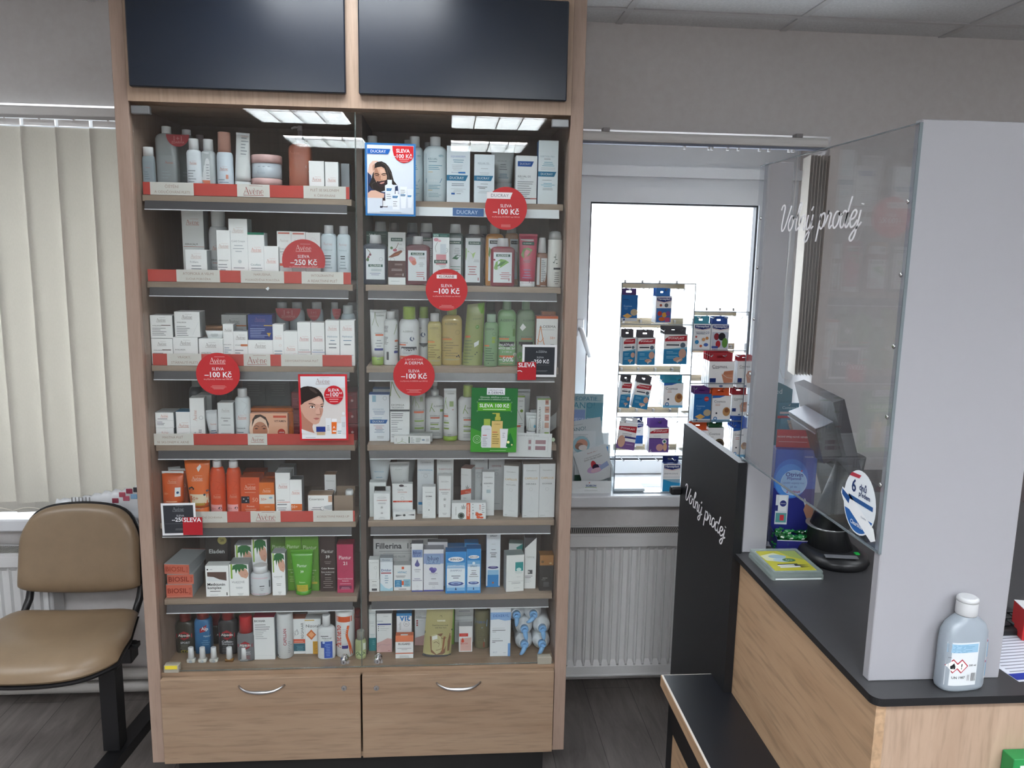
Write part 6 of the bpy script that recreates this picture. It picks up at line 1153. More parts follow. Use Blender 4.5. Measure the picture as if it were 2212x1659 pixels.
pouch([(1130, 135), (1305, 112), (1278, 768), (1072, 765)], .095, '#8f9a55', 'p,#6fa02c,.1,1,.5,1,.5,.8,.3,.84,.12,.94;r,.46,.0,.5,.98,#7fae34;t,A-Derma,.1,.76,.45,#5f6a3a;d,.15,.63,.1,#5f8a2c;t,PT,.15,.63,.08,#dce8c8;r,-.45,.47,-.2,.5,#cf6a3a;L,-.45,.42,.5,8,.05,#6f7a48;d,.12,.2,.03,k;d,.2,.23,.03,k;p,#dde0dc,.02,.38,.28,.42,.26,.35,.05,.31', 'olive green refill pouch with bright green corner')
bottle(1300, 1442, 228, 318, 765, 1326, 1416, 308, .072, '#6a9064', 't,DERMA,-.1,.87,.6,#38503c;r,-.45,.845,.3,.847,#38503c;O,.2,.76,.12,#38503c;r,.05,.63,.3,.69,#7f9a3a;d,.15,.58,.12,#7f9a3a;r,-.48,.47,-.15,.5,#cf7040;L,-.4,.42,.7,6,.055,#3f5a44;d,-.2,.08,.03,k', 'small sage green bottle with white green cap', ex=3, d=.034, capcol='#9fb8a4')
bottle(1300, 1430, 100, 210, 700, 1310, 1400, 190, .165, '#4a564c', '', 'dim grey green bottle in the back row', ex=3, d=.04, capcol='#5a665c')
def pgel(u0, u1, c0, c1, vt, y, body, txt, l):
    bottle(u0, u1, vt, 208, 760, c0, c1, 180, y, body, txt, l, ex=5, d=.046, pump=0, capcol='#7d9c7c', ct=.9, name='gel_bottle')
pgel(1434, 1628, 1482, 1574, 62, .088, '#6f9c66', 't,A-DERMA,0,.86,.72,#34483a;r,-.4,.835,.4,.837,#34483a;O,.35,.74,.08,#34483a;r,.3,.56,.42,.7,#4f7a3a;t,EXOMEGA,-.15,.55,.6,#2c3a30;r,-.4,.5,.1,.525,#cf7040;r,-.5,0,.5,.46,#1f2225;t,ZVLÁČŇUJÍCÍ,.0,.40,.86,w,b;t,MYCÍ GEL 2v1,.0,.34,.86,w,b;t,2 × 500 ml,0,.27,.5,w;r,-.5,.0,.5,.2,#cb6230;t,–50%,-.02,.13,.76,w,b;t,na druhý produkt,0,.05,.66,#ecc0a8;d,.44,.22,.1,#c8d0c0', 'green pump gel bottle with black and orange minus 50 sleeve')
pgel(1630, 1818, 1680, 1766, 66, .088, '#5f7a5a', 't,A-DERMA,.12,.86,.6,#2f3f34;r,-.1,.835,.4,.837,#2f3f34;p,#d8dad8,-.34,.72,-.18,.80,.0,.73,-.2,.66;t,EXOMEGA,.05,.55,.6,#2c3a30;r,-.25,.5,.3,.525,#b8683c;r,-.5,0,.5,.46,#1b1d20;e,-.3,.2,.16,.2,#3f7a34;e,-.2,.1,.1,.12,#6aa040', 'green pump gel bottle with white price sticker, behind the dark card')
box(1880, 2020, 205, 700, .135, '#b0653a', '', 'orange topped carton at the back right corner', d=.04)
box(1826, 2044, 252, 700, .072, '#cfcfce', 't,A-DERMA,.02,.80,.76,#5a5c5a;l,0,.74,.8,1,.02,g;c,#cf7a3a,.03,-.42,.45,-.35,.7,-.30,.8;c,#cf7a3a,.03,-.3,.8,-.15,.5,0,.3;c,#cf7a3a,.025,-.45,.55,-.3,.5,-.15,.58;t,50+,.27,.58,.24,#cf7a50;l,.26,.45,.24,2,.03,g;t,#,.3,.34,.14,#cf5a30;r,-.35,.2,.15,.25,#cf4a30;r,.2,.2,.42,.25,#3f8a3a;t,PROTECT,-.1,.225,.4,w', 'white box with orange top band behind the dark price card', d=.045, top='#c4561f', band=(.955, 1.0, '#c4561f'), side='#8d5030')
panelsign('framed_price_card', ROW[0], [(1686, 538), (2042, 543), (2030, 872), (1684, 862)], 't,A-DERMA,.05,.78,.32,#a9adb2;l,.05,.83,.3,1,.02,#8d9196;t,SLEVA,.02,.61,.2,#b9bcc0;t,–250 Kč,.02,.49,.52,w,b;r,-.15,.37,.3,.373,#8c8f94;l,.05,.2,.4,2,.03,#77797e', 'dark price card in a white frame on the right glass door', 'sign', '#c8cacc', '#2f3338', .065, y=.0108, group='dark framed price cards')
panelsign('sale_label', ROW[0], [(1636, 716), (1826, 716), (1826, 898), (1636, 898)], 't,SLEVA,0,.84,.9,w,b;c,w,.04,-.5,.5,-.35,.52,-.25,.46', 'square red sale label overlapping the right dark price card', 'label', '#a3212a', '#a8242c', 0, y=.0088, group='square red sale labels')
discsign(585, 852, 211, ROW[0], 't,LABORATOIRE,0,.89,.42,#dcb8b6;t,A·DERMA,0,.805,.45,w;'+SL % ('.61', '100', '.49', 'A-DERMA', '.36')+';l,0,.15,.38,3,.03,#d69a98', 'red disc sign reading minus 100 between the right third and fourth shelves', y=.0109)

ROW = (Z(770, 800, 4.809), SHZ[3], ', right fourth shelf', ' on the right fourth shelf')
box(172, 350, 192, 700, .152, '#9fa8b0', '', 'blue topped box behind the front left box', d=.04, top='#2f5a9a')
box(132, 342, 250, 736, None, '#d0d5da', 'r,-.34,.84,-.16,.98,#8fb4c8;O,.28,.92,.09,#6a6c70;t,DEXYANE MED,-.05,.685,.56,#6f8fb0;l,0,.64,.7,3,.03,#5a80a0;l,-.1,.5,.6,2,.03,#7a98b0;D,.42,-.46,.42,.2,#2a5fa0;l,-.02,.33,.55,3,.03,#b07a84;l,0,.25,.6,3,.03,#5a80a0;l,.05,.1,.4,2,.03,g', 'white box with bright blue top flap at the far left', d=.045, top='#2f66b0', side='#9aa6b4')
box(350, 552, 80, 736, .085, '#cfd1d2', 'c,#8a9a6a,.04,-.48,.72,-.42,.9,-.40,.99;c,#8a9a6a,.04,-.4,.95,-.2,.8,.02,.69;t,EXOMEGA,-.1,.585,.66,#4a4e52;r,-.44,.55,.2,.556,g;t,ALLERGO,-.1,.54,.6,#8a8e92;r,-.5,.485,.5,.515,#3a3e42;L,-.44,.45,.8,3,.03,#4a4e52;L,-.44,.345,.6,3,.03,g;L,-.44,.24,.6,3,.03,g;L,-.44,.12,.5,2,.03,g', 'tall white box with grey green brush stroke', d=.045, side='#9a9ea2')
bottle(556, 714, 120, 215, 690, 590, 680, 200, .120, '#b5b7b6', 'c,#7d8f5a,.03,-.35,.72,-.2,.9,-.1,.7;c,#7d8f5a,.03,-.1,.8,.05,.72,.1,.66;r,.15,.8,.35,.9,#9aa88a;t,EXOMEGA,.1,.62,.66,#5a5e5e;r,-.25,.56,.4,.6,#cf6a4a;l,.05,.44,.6,2,.035,g;r,-.2,.38,.4,.41,#7d9a4a;l,.05,.3,.5,1,.03,g;r,-.2,.23,.4,.26,#7d9a4a;l,.05,.15,.5,2,.03,g', 'white bottle behind the red disc sign', ex=2.3, d=.036)
EX = 'c,#7d9a4a,.03,-.25,.66,-.15,.82,-.12,.87;c,#7d9a4a,.03,-.18,.78,-.08,.72,0,.66;t,A-DERMA,.2,.80,.5,#50544e;r,-.05,.77,.46,.773,g;r,.28,.66,.44,.72,#7d9a4a;t,EXOMEGA,.02,.56,.5,#3c4040;r,-.22,.50,.26,.53,#cf5a3a;L,-.22,.39,.5,1,.03,k;r,-.22,.34,.2,.37,#8aa05a;L,-.22,.28,.4,1,.03,k;r,-.22,.23,.25,.26,#8aa05a;L,-.22,.16,.6,3,.035,g'
bottle(712, 912, 118, 272, 714, 782, 864, 262, None, '#cdcfcf', EX, 'white pump bottle with red bar label', ex=2.6, d=.045, pump=1, capcol='#bfc1c2', name='lotion_bottle')
tube(918, 1045, 198, 686, 738, 900, 1052, None, '#cbcdcd', 't,A-DERMA,.05,.90,.5,#50544e;c,#7d9a4a,.03,-.45,.62,-.35,.78,-.3,.84;c,#7d9a4a,.03,-.35,.78,-.25,.66,-.2,.62;r,-.05,.66,.25,.76,#8aa06a;l,.2,.6,.15,1,.04,r;t,MEGA,-.35,.52,.3,k;r,-.48,.465,-.15,.5,#cf5a3a;L,-.45,.4,.5,2,.03,g;r,-.48,.34,-.1,.37,#8aa05a;L,-.45,.3,.4,1,.03,g;r,-.48,.23,-.1,.26,#8aa05a;L,-.2,.13,.4,2,.03,g', 'white tube tilted on a lime green cap', capcol='#87a83a', lean=-1)
bottle(1056, 1262, 148, 290, 738, 1102, 1208, 268, None, '#cfd1d1', EX, 'white bottle with lime green cap beside the green poster', ex=2.6, d=.045, capcol='#9aae4a', ct=.94, name='lotion_bottle')
SB = 't,A-DERMA,-.44,.5,.5,#4a4e52,r;c,#7d9a4a,.008,-.42,.1,-.3,.3,-.25,.6;c,#7d9a4a,.008,-.3,.3,-.2,.2,-.16,.1;l,-.28,.7,.06,2,.2,g;r,-.1,.1,-.07,.9,#3a5a48;L,-.04,.8,.1,5,.15,g;L,.1,.7,.15,4,.15,#5a7a68;r,.27,.4,.34,.6,#8a9ab0;l,.42,.6,.1,2,.2,g'
box(416, 790, 652, 760, .095, '#b9bcbc', SB, 'rear of two narrow white boxes lying on their side', d=.02, side='#8f9494', top='#a9b0ac')
box(390, 768, 680, 776, .066, '#cfd1d1', SB, 'front of two narrow white boxes lying on their side', d=.022, side='#8f9494', top='#b9bdbb')
box(1668, 1746, 262, 650, .112, '#cdd0cf', 'r,-.5,.96,.5,1,#7fa03a;t,DERMA,.0,.88,.6,#4a4e4a;l,0,.76,.6,1,.03,g;d,.1,.66,.2,#7fa03a;c,#5a6a4a,.03,-.5,.7,-.1,.55,.2,.45;l,0,.38,.7,2,.04,g;r,-.5,.3,.0,.34,#cf5a3a', 'white box with green top edge just right of the green poster', d=.03)
tube(1665, 1805, 203, 600, 650, 1690, 1790, .165, '#a3a8a8', '', 'grey tube in the back row right of the green poster', capcol='#8f9494')
tube(1745, 1876, 445, 640, 690, 1765, 1858, .085, '#c3c9c9', 't,A-DERMA,.05,.82,.6,#50544e;c,#5a6a4a,.02,-.35,.4,-.25,.8,-.1,.5;e,.28,.55,.1,.14,#5aa0c0', 'short white tube with blue fleck', lean=3)
box(1876, 2014, 292, 662, .078, '#cfd1d1', 'r,-.5,.97,.5,1,#5f8a2c;t,A-DERMA DERMALIBOUR+,-.3,.42,.78,#3c3e40,r;l,-.05,.4,.04,1,.6,g;r,.1,.86,.36,.98,#b98a78;d,.22,.92,.08,#8a4a44;r,.08,.68,.4,.82,#b98a78;e,.25,.75,.12,.03,#6a3a38;r,.08,.50,.4,.64,#c08a80;e,.25,.57,.1,.02,#8a4a50;r,.08,.34,.4,.46,#c59a88;r,.08,.06,.42,.24,#7fa03a', 'upright white box with photo strip of skin patches', d=.035, side='#9a9ea2')
panelsign('sample_card', ROW[0], [(1640, 655), (2028, 664), (2026, 905), (1520, 880)], 't,A-DERMA VELUGD KOMUŽ,-.05,.9,.5,#8a8e90;r,.08,.22,.42,.85,#c5c8c9;r,.1,.24,.40,.83,#cfd2d3;r,.12,.55,.36,.72,#9a7a80;r,.12,.3,.36,.47,#94737c;r,-.06,.25,.04,.8,#c5c8c9;r,-.04,.3,.02,.45,#94737c;r,-.04,.55,.02,.72,#9a7a80;e,.53,.75,.04,.05,#a8b8a0', 'white shade sample card hanging over the right fourth shelf edge', 'card', '#cbcecf', '#cfd1d2', .0, y=.030)
panelsign('leaflet', ROW[0], [(2016, 262), (2090, 360), (2076, 810), (2022, 700)], '', 'folded pale leaflet at the right end of the right fourth shelf', 'leaflet', '#a3a6a6', '#a3a6a6', 0, y=.120)
panelsign('leaflet', ROW[0], [(1805, 410), (1880, 405), (1880, 560), (1815, 560)], 'l,0,.8,.7,3,.1,g', 'small pale leaflet behind the short white tube', 'leaflet', '#a9adad', '#a9adad', 0, y=.130)
ZV = Z(1010, 830, 10.704)
panelsign('discount_poster', ZV, [(105, 78), (1172, 95), (1118, 1580), (52, 1560)],
 'p,#3f8a34,-.5,0,.5,0,.5,.4,.2,.36,-.2,.3,-.5,.38;r,-.17,.895,.22,1.0,#d3d6dc;t,LABORATOIRE,.02,.965,.32,#5a6068;t,A·DERMA,.02,.925,.34,#3c4048;t,Obnovuje| zklidňuje a posiluje,0,.855,.62,#bccfc0;t,poškozenou a oslabenou pokožku,.0,.82,.68,#bccfc0;'+
 'r,-.36,.645,.36,.775,#55a02c;t,SLEVA 100 Kč,-.0,.73,.64,w,b;l,0,.668,.62,1,.03,#cfe4c0;O,-.37,.78,.012,#dfe8dc;O,.37,.78,.012,#dfe8dc;O,-.37,.64,.012,#dfe8dc;O,.37,.64,.012,#dfe8dc;'
 'O,-.36,.20,.085,#a8c8a8;O,-.36,.20,.05,#a8c8a8;t,Y,-.36,.20,.03,w,b;r,-.22,.42,-.08,.52,#93a84a;p,#c5cbd0,-.27,.09,-.27,.39,-.24,.42,-.08,.42,-.05,.39,-.05,.07,-.25,.07;'
 'r,-.05,.07,.19,.49,#c8b070;p,#a9a84a,.02,.5,.02,.55,.04,.56,.04,.60,-.04,.60,-.04,.615,.12,.615,.12,.56,.14,.55,.14,.5;r,.15,.07,.30,.36,#ced1d6;p,#ced1d6,.13,.37,.31,.37,.28,.07,.16,.07;'
 'p,#1f6a34,.27,.09,.31,.26,.36,.31,.42,.2,.44,.12,.36,.07;d,.32,.16,.03,#e8e0a0;d,.40,.12,.018,#e8e0a0;r,-.24,.26,-.15,.27,#b03a34;r,-.03,.31,.08,.32,#b03a34;t,A DERMA,.07,.44,.14,#7a6a3a;t,A DERMA,-.14,.36,.12,g;L,-.24,.22,.12,5,.03,g;L,-.03,.28,.16,5,.035,#7a6a3a;L,.19,.3,.06,3,.03,g;l,.1,.03,.5,1,.02,#9cc898',
 'green skincare poster with three products on the right glass door', 'poster', '#255c34', '#2a6838', .0, group='framed discount posters')

ROW = (Z(770, 970, 4.809), SHZ[4], ', right fifth shelf', ' on the right fifth shelf')
tube(120, 372, -30, 420, 480, 160, 305, .125, '#b4bcc1', 't,MENTHOLKA,-.02,.62,.5,#4a86b0;l,0,.54,.4,2,.035,#7d98a8;O,-.02,.40,.08,g;t,49,-.02,.40,.06,g;e,.0,.2,.07,.05,#8fb4c4', 'pale translucent tube with wide top at the back left', capcol='#c9cccc')
box(135, 308, 345, 676, .095, '#c4c8c8', 't,c,-.2,.7,.06,#5a9a88;l,.2,.5,.3,2,.04,#7fb0a4', 'white box behind the box with open flap', d=.03, side='#8f9394')
box(178, 350, 462, 746, None, '#d0d2d3', 'c,#8a8e90,.008,-.3,.84,0,.9,.3,.84;t,Cannaderm,0,.84,.5,#8a8e90;t,CANNADENT,0,.74,.62,#a34a42,b;l,0,.65,.5,2,.04,g;f,0,.44,.19,#3c4440;l,.0,.28,.2,2,.04,k;l,0,.1,.4,2,.03,g', 'white box with open top flap, front left', d=.03, side='#8b8f90')
g = MB(); a = ITEMS[-1]; w = LAST['w']; hh = LAST['top']-SHZ[4]; dd = .03
g.box(-w/2+.001, w/2-.001, dd-.001, dd, hh-.001, hh+.014, paper('#bcbfc0')); g.box(-w/2, -w/2+.0008, .006, dd-.004, hh-.001, hh+.010, paper('#c6c9ca')); g.box(w/2-.0008, w/2, .006, dd-.004, hh-.001, hh+.012, paper('#c6c9ca'))
o = g.build('open_flap', a)
box(372, 584, 360, 700, .094, '#d0d2d3', 'e,-.05,.94,.12,.06,#3c3038;t,Cannaderm,.05,.92,.34,#5a5c60;t,Canna,-.1,.82,.28,#4a4c50;t,MYCOSIN,.0,.745,.44,#b0564a;l,0,.68,.3,1,.02,g;O,0,.56,.08,g;r,-.46,.44,.48,.49,#c44a34;t,na plísně nehtů,0,.465,.6,#e8c0b8', 'tall back card of the white display box with red bar', d=.02, side='#9a9ea0'); zz = LAST['top']
tube(366, 574, 148, 520, 560, 392, 545, .118, '#bfc3c4', 'c,#7d8286,.006,-.25,.86,0,.92,.2,.88;t,Cannaderm,-.05,.86,.4,#8a8e90;f,.22,.56,.34,#2c3432;r,-.44,.46,.48,.51,#c44a34', 'white tube with large hemp leaf rising behind the display box', crimp='#b9bcbe', capcol='#bfc3c4', lean=-3)
box(380, 612, 655, 742, None, '#cccecf', 'p,#3a3e40,-.38,.4,-.05,.62,-.38,.72;p,#55595c,.15,.62,.45,.5,.45,.72;e,.0,.6,.06,.05,#3a3e40;l,0,.86,.4,1,.06,g', 'low white base box with black curved print', d=.022, rot=3, side='#a9acad', top='#cfd1d2')
tube(415, 628, -25, 500, 560, 440, 560, .19, '#9ea4a6', '', 'dim grey tube at the back between the boxes', capcol='#8f9394')
CN = 't,Canna,-.2,.83,.3,#3c3e44;t,derm,.2,.83,.3,#9a9ea2;'
box(632, 804, -40, 648, .120, '#c0c5c9', 't,Cannaderm,0,.77,.64,#5a5e64;t,MENTHOLKA,0,.655,.84,#4a8ab4;l,0,.61,.6,1,.02,l;O,0,.57,.11,#8a8e92;e,.0,.40,.14,.1,#b4babe;r,-.44,.14,-.2,.18,#3f8ac0;L,-.4,.03,.3,1,.02,g', 'tall pale box with blue lettering', d=.045, side='#7d8286', name='cosmetics_box')
box(685, 822, 392, 722, None, '#cdd0d1', 't,Cannaderm,0,.83,.6,#7d8084;t,EXEMA,0,.70,.48,#4a4650,b;l,0,.63,.5,2,.03,l;O,0,.47,.1,#a8acae;c,l,.01,-.3,.2,0,.4,.3,.36;e,0,.27,.05,.05,#5a5c60;L,-.4,.05,.4,1,.02,g', 'small white box with thin curved line', d=.03, side='#8f9394')
box(836, 1008, -35, 602, .115, '#b9bcbd', 't,Cannaderm,0,.79,.6,#6a6c70;t,THERMOLKA,0,.675,.82,#8e4a50;l,0,.62,.4,1,.02,g;O,0,.58,.1,#8a8e92', 'tall grey box with dull red lettering', d=.045, side='#6f7274', name='cosmetics_box')
box(852, 982, 277, 712, None, '#d0d2d3', 'c,#8a8e90,.008,-.25,.86,0,.89,.25,.86;t,Cannaderm,0,.86,.6,#8a8e90;t,REGENERACE,0,.67,.84,#a8504c,b;l,0,.6,.7,2,.035,g;f,0,.41,.28,#3a423e;l,0,.3,.2,2,.04,k;l,0,.1,.4,2,.03,g', 'slim white box with hemp leaf and red lettering', d=.032, side='#8b8f90')
box(1084, 1190, 200, 640, .108, '#c3c5c6', 't,Cannaderm,-.1,.86,.6,#8a8e90;f,.15,.55,.5,#2c3432;p,#c44a30,-.5,.52,.5,.58,.5,.48,-.5,.42;t,aknózní,.2,.5,.5,#e8c8bc;l,-.1,.36,.3,2,.04,g;l,.1,.28,.5,3,.04,#4a4e50', 'white box with red orange band turned corner first', d=.045, side='#bcbec0', rot=-18, top='#9a6a60')
box(1182, 1362, -40, 640, .150, '#b9bdbf', 't,Cannaderm,0,.77,.6,#6a6c70;t,VENOSIL,0,.65,.6,#a85a58;l,0,.58,.4,1,.02,g;O,0,.53,.1,#8a8e92;e,.2,.4,.12,.1,#a9adb0', 'left of two tall white boxes with pinkish red lettering', d=.045, side='#6f7274', name='cosmetics_box')
box(1372, 1537, -42, 612, .152, '#b4b7b9', 't,Cannaderm,0,.80,.6,#6a6c70;t,VENOSIL,0,.68,.62,#9a5254;l,0,.62,.3,1,.02,g;O,0,.56,.1,#8a8e92;L,-.2,.1,.6,1,.02,g', 'right of two tall white boxes with pinkish red lettering', d=.045, side='#7d8082', name='cosmetics_box')
box(1310, 1438, 265, 692, .068, '#cfd2d4', 't,Cannaderm,0,.88,.68,#5a5c60;t,KONOPKA,0,.74,.72,#3c3e44,b;l,0,.67,.2,1,.02,g;r,-.15,.52,.2,.6,#b4c4cc;O,0,.56,.1,#8a9aa4;L,-.4,.14,.7,1,.02,l', 'slim white box behind the foot balm box', d=.032, side='#a9adb0', rot=0)
ITEMS[-1].location.y = .098
box(988, 1346, 558, 735, .066, '#cfd2d3', 't,Cannaderm,-.38,.5,.5,#7d8084,r;f,-.16,.62,.17,#2f3834;r,-.07,0,.04,.98,#d4562a;t,mycosin,-.015,.55,.7,#f0ddd0,rb;d,-.22,.22,.095,#26302c;O,-.22,.22,.07,#a8b8b0;t,STOP,.33,.72,.32,#c4492c,rb;L,.1,.9,.05,4,.18,g;L,.38,.9,.08,5,.12,g;l,.12,.3,.05,4,.1,g;e,.24,.3,.05,.06,#d4562a;e,.33,.28,.07,.035,#d4562a;e,.28,.12,.06,.04,#d4562a;e,.37,.1,.06,.03,#d4562a;d,.2,.42,.012,#d4562a;d,.23,.44,.01,#d4562a', 'wide white box with orange band and orange footprints', d=.028, side='#2f4238', top='#b4b8b9', name='ointment_box')
CAPI = 't,Cannaderm,0,.88,.6,#8a8e90;t,CAPILLUS,0,.735,.78,#c49a4a;l,0,.67,.4,1,.015,l;t,%s,0,.63,.62,#4a4c52;O,0,.53,.1,#a8acae;c,l,.01,-.1,.2,.1,.3,.0,.4;L,-.1,.12,.4,1,.02,l;L,-.4,.04,.3,1,.02,g'
box(1519, 1668, 140, 665, None, '#c9ccce', CAPI % 'PROTI LUPŮM', 'pale box with ochre lettering turned slightly, left of the pair', d=.045, side='#a3a7aa', rot=-14, top='#8a8278', name='cosmetics_box'); ITEMS[-1].location.y = .085
box(1728, 1897, 155, 664, .076, '#c4c7c9', CAPI % 'DERUNKA', 'left of the pair of pale boxes with ochre lettering', d=.045, side='#8f9394', top='#857c74', name='cosmetics_box')
box(1899, 2062, 150, 660, .078, '#c4c7c9', CAPI % 'EXOFSIRER', 'right of the pair of pale boxes with ochre lettering', d=.045, side='#9a9ea0', top='#857c74', name='cosmetics_box')

ROW = (Z(770, 1130, 4.809), SHZ[5], ', right sixth shelf', ' on the right sixth shelf')
box(176, 842, 160, 640, .150, '#b6b6b6', 't,Fillerina,-.26,.84,.40,#33353a,b;t,12,.08,.84,.10,#4a4c50;l,-.1,.72,.7,1,.04,#8f8f90;l,-.1,.67,.7,1,.03,#a3a3a4;t,REPLENISHING FILLER,-.2,.60,.4,#7d7e80;l,-.1,.45,.6,1,.02,l', 'large grey box with big dark lettering at the back', d=.05, top='#8f8c86', side='#8a8a8a', name='cosmetics_box')
box(132, 240, 588, 716, None, '#c9caca', 'l,0,.85,.7,1,.08,k;l,0,.6,.5,2,.1,g;r,-.25,.1,.25,.28,#4a4c50', 'lower small white box with dark print at the far left', d=.032, side='#8f9394')
box(130, 238, 372, 578, None, '#cdcfcf', 't,PLANTUE,0,.86,.7,#9a9ea0;O,.15,.6,.13,#8d9296;c,#9a9ea0,.02,.2,.05,.25,.4', 'upper small white box at the far left', d=.032, side='#8f9394', st=1); ITEMS[-1].location.y = ITEMS[-2].location.y
box(245, 378, 362, 706, None, '#cfd5da', 'r,-.5,.88,.5,1,#b4bcc4;t,Driclor,0,.94,.6,#3a4664;t,Driclor,0,.63,.78,#2b4a8a,b;r,-.42,.53,.38,.56,#a8323c;l,0,.46,.3,4,.07,#7a98b0;p,#a9cfe0,-.5,.0,.5,0,.5,.12,.2,.06,-.1,.1,-.5,.26', 'white and pale blue box with red underline', d=.03, top='#a9b0b6', side='#8f9aa4')
box(387, 567, 437, 702, None, '#cfd1d2', 'r,-.04,.84,.1,.94,#d4603a;t,HYFAC,0,.72,.52,#3f8fb4,b;l,-.1,.58,.6,2,.05,#4a4c50;r,-.44,.14,-.04,.42,#2f7fae;l,-.25,.35,.3,4,.06,#9fc8dc;r,.06,.16,.46,.44,#8fb8cc;l,.26,.36,.3,4,.06,#4a7a94;r,-.04,.22,.08,.38,#d4603a;l,0,.06,.5,1,.06,k', 'white box with blue panels and an orange square', d=.035, side='#8f9394', top='#b9bcbc')
BC = 'r,%s,.78,%s,%.2f,#7d94b8;t,blue,0,%.3f,.66,#2c3c6c;t,cap,0,%.3f,.5,#3a4a80;'
box(573, 690, 212, 700, .082, '#d3d4d8', 'r,-.44,.715,.46,.87,#7b8fbc;t,blue,0,.81,.7,#2c3c70;t,C A P,0,.745,.56,#3a4c8a;e,0,.565,.22,.2,#5a5a94;p,#5a5a94,-.14,.60,.14,.6,0,.68;t,CREAM,0,.46,.56,#4a4c70;t,Crème,0,.42,.4,#4a4c70;l,0,.27,.85,2,.035,#6a6c90;O,0,.11,.08,g;l,0,.04,.4,1,.02,g;r,-.5,.0,.5,.03,#5a5f9c', 'slim white box with violet drop', d=.03, top='#6f7078', side='#9a9db4')
box(740, 945, 195, 660, .122, '#c4c3c8', '', 'violet white box behind the violet grape box', d=.026, top='#8f8f94', side='#8a8c98')
box(697, 905, 272, 682, .084, '#cfd0d6', 'r,-.5,.66,.5,.90,#8fa0c8;r,-.37,.645,.34,.87,#6f88b4;r,-.35,.655,.32,.86,#8ba4c8;t,blue,-.02,.79,.56,#2c3c6c;t,C  A  P,-.02,.695,.5,#3a4c8a;e,-.1,.53,.12,.1,#6a5fa8;e,.06,.52,.1,.1,#7a70b4;e,-.02,.48,.12,.09,#5f559c;t,ChampPG,0,.42,.38,#5a5c80;l,0,.37,.6,1,.02,l;l,0,.3,.3,1,.03,k;l,0,.2,.5,2,.03,#4a4c60;O,0,.12,.05,g;l,0,.08,.2,1,.02,g;r,-.5,0,.5,.035,#5458a0', 'white box with violet grape ornament', d=.04, top='#9a9ca4', side='#a0a6c4')
SKC = 'r,-.5,.60,.5,1,#2f86cc;p,#7fb4e0,-.5,.6,.5,.6,.5,.5,-.5,.5;'
def skin(u0, u1, vt, vb, y, txt, l, full=1, dpt=.04):
    box(u0, u1, vt, vb, y, '#d3d9e0', 'r,-.5,.74,.5,1,#2d83c6;r,-.5,.66,.5,.74,#6aa4d4;r,-.5,.60,.5,.66,#a8c6e0;r,-.5,.0,.5,.06,#2d7fc4;r,-.5,.06,.5,.14,#7fb0da;r,-.5,.14,.5,.20,#b4cde4;r,-.5,.0,-.44,1,#3a8ccc;r,.44,.0,.5,1,#3a8ccc;e,0,.82,.38,.13,#e6e8ec;t,SKIN-CAP,0,.82,.58,#26282e,b;'+txt+'e,0,.235,.38,.11,#4a5a94;e,0,.245,.26,.07,#8fa4d0;e,0,.235,.12,.03,#5a6aa4;p,#2a3a6a,-.05,.08,.05,.08,0,.15', l, d=dpt, top='#2a78bc', side='#2a74b8', name='cosmetics_box')
box(910, 1120, 252, 640, .128, '#3a88c4', '', 'blue box behind the large blue and white box', d=.04, top='#2f80c0', side='#2a74b0')
skin(926, 1140, 298, 736, None, 't,SHAMPOOING,0,.665,.8,#dfe6ee;r,-.4,.625,.4,.63,#4a7ab0;t,SHAMPOO,0,.55,.56,#4a6a8c;l,0,.42,.5,2,.05,#4a5260;', 'large blue and white box with purple ripple')
box(1122, 1266, 208, 640, .135, '#3a88c4', '', 'blue box behind the slim blue and white box', d=.035, top='#2f80c0')
skin(1144, 1292, 268, 734, None, 'd,0,.68,.1,#d8e6f0;t,SPRAY,0,.61,.5,#3a4660;l,0,.51,.5,1,.03,k;l,0,.46,.5,2,.035,k;l,0,.38,.7,1,.03,k;', 'slim blue and white box with purple ripple')
box(1350, 1494, 24, 657, .110, '#cdd3da', 'r,-.5,.88,.5,1,#7fb4d8;t,SPRAY,0,.83,.5,#5a6470,b;l,0,.70,.4,1,.02,l;l,0,.61,.5,1,.02,k;l,0,.555,.5,3,.025,k;l,0,.49,.6,1,.02,k;e,0,.32,.38,.11,#4a4a80;e,0,.33,.22,.06,#8a8ab4;r,-.4,.0,.4,.24,#3a86c4;r,-.4,.2,.4,.28,#8fbcdc;d,0,.07,.08,#a0705a;r,-.5,0,.5,.02,#2d7fc4', 'tallest slim blue and white box standing apart', d=.035, side='#6f8fb0', name='cosmetics_box')
TL = 'r,.1,.56,.5,.84,#2a8a8a;r,.14,.6,.46,.8,#2f9494;e,.3,.62,.14,.06,#cfe0e0;'
box(1580, 1722, 212, 640, .150, '#c6c9c9', 'p,#2f8a84,.05,.9,.5,1,.5,.7,.1,.7', 'small white box with teal corner behind the teal square box', d=.035, top='#8fa4a0', rot=-8)
box(1556, 1742, 330, 712, None, '#d0d2d1', 'r,-.0,.56,.44,.80,#2a8a8a;e,.2,.6,.14,.1,#bfdad8;t,SENSILAB,.2,.53,.4,#7faaa8;l,.2,.49,.3,1,.02,#7faaa8;t,ESTH,.2,.40,.2,#b0b4b4;r,-.4,.28,.44,.285,#8d9192;l,.05,.25,.6,2,.03,g;l,.1,.1,.4,1,.02,g', 'white box with teal square emblem', d=.045, side='#a9acac', top='#9aa8a6', rot=7, name='cosmetics_box')
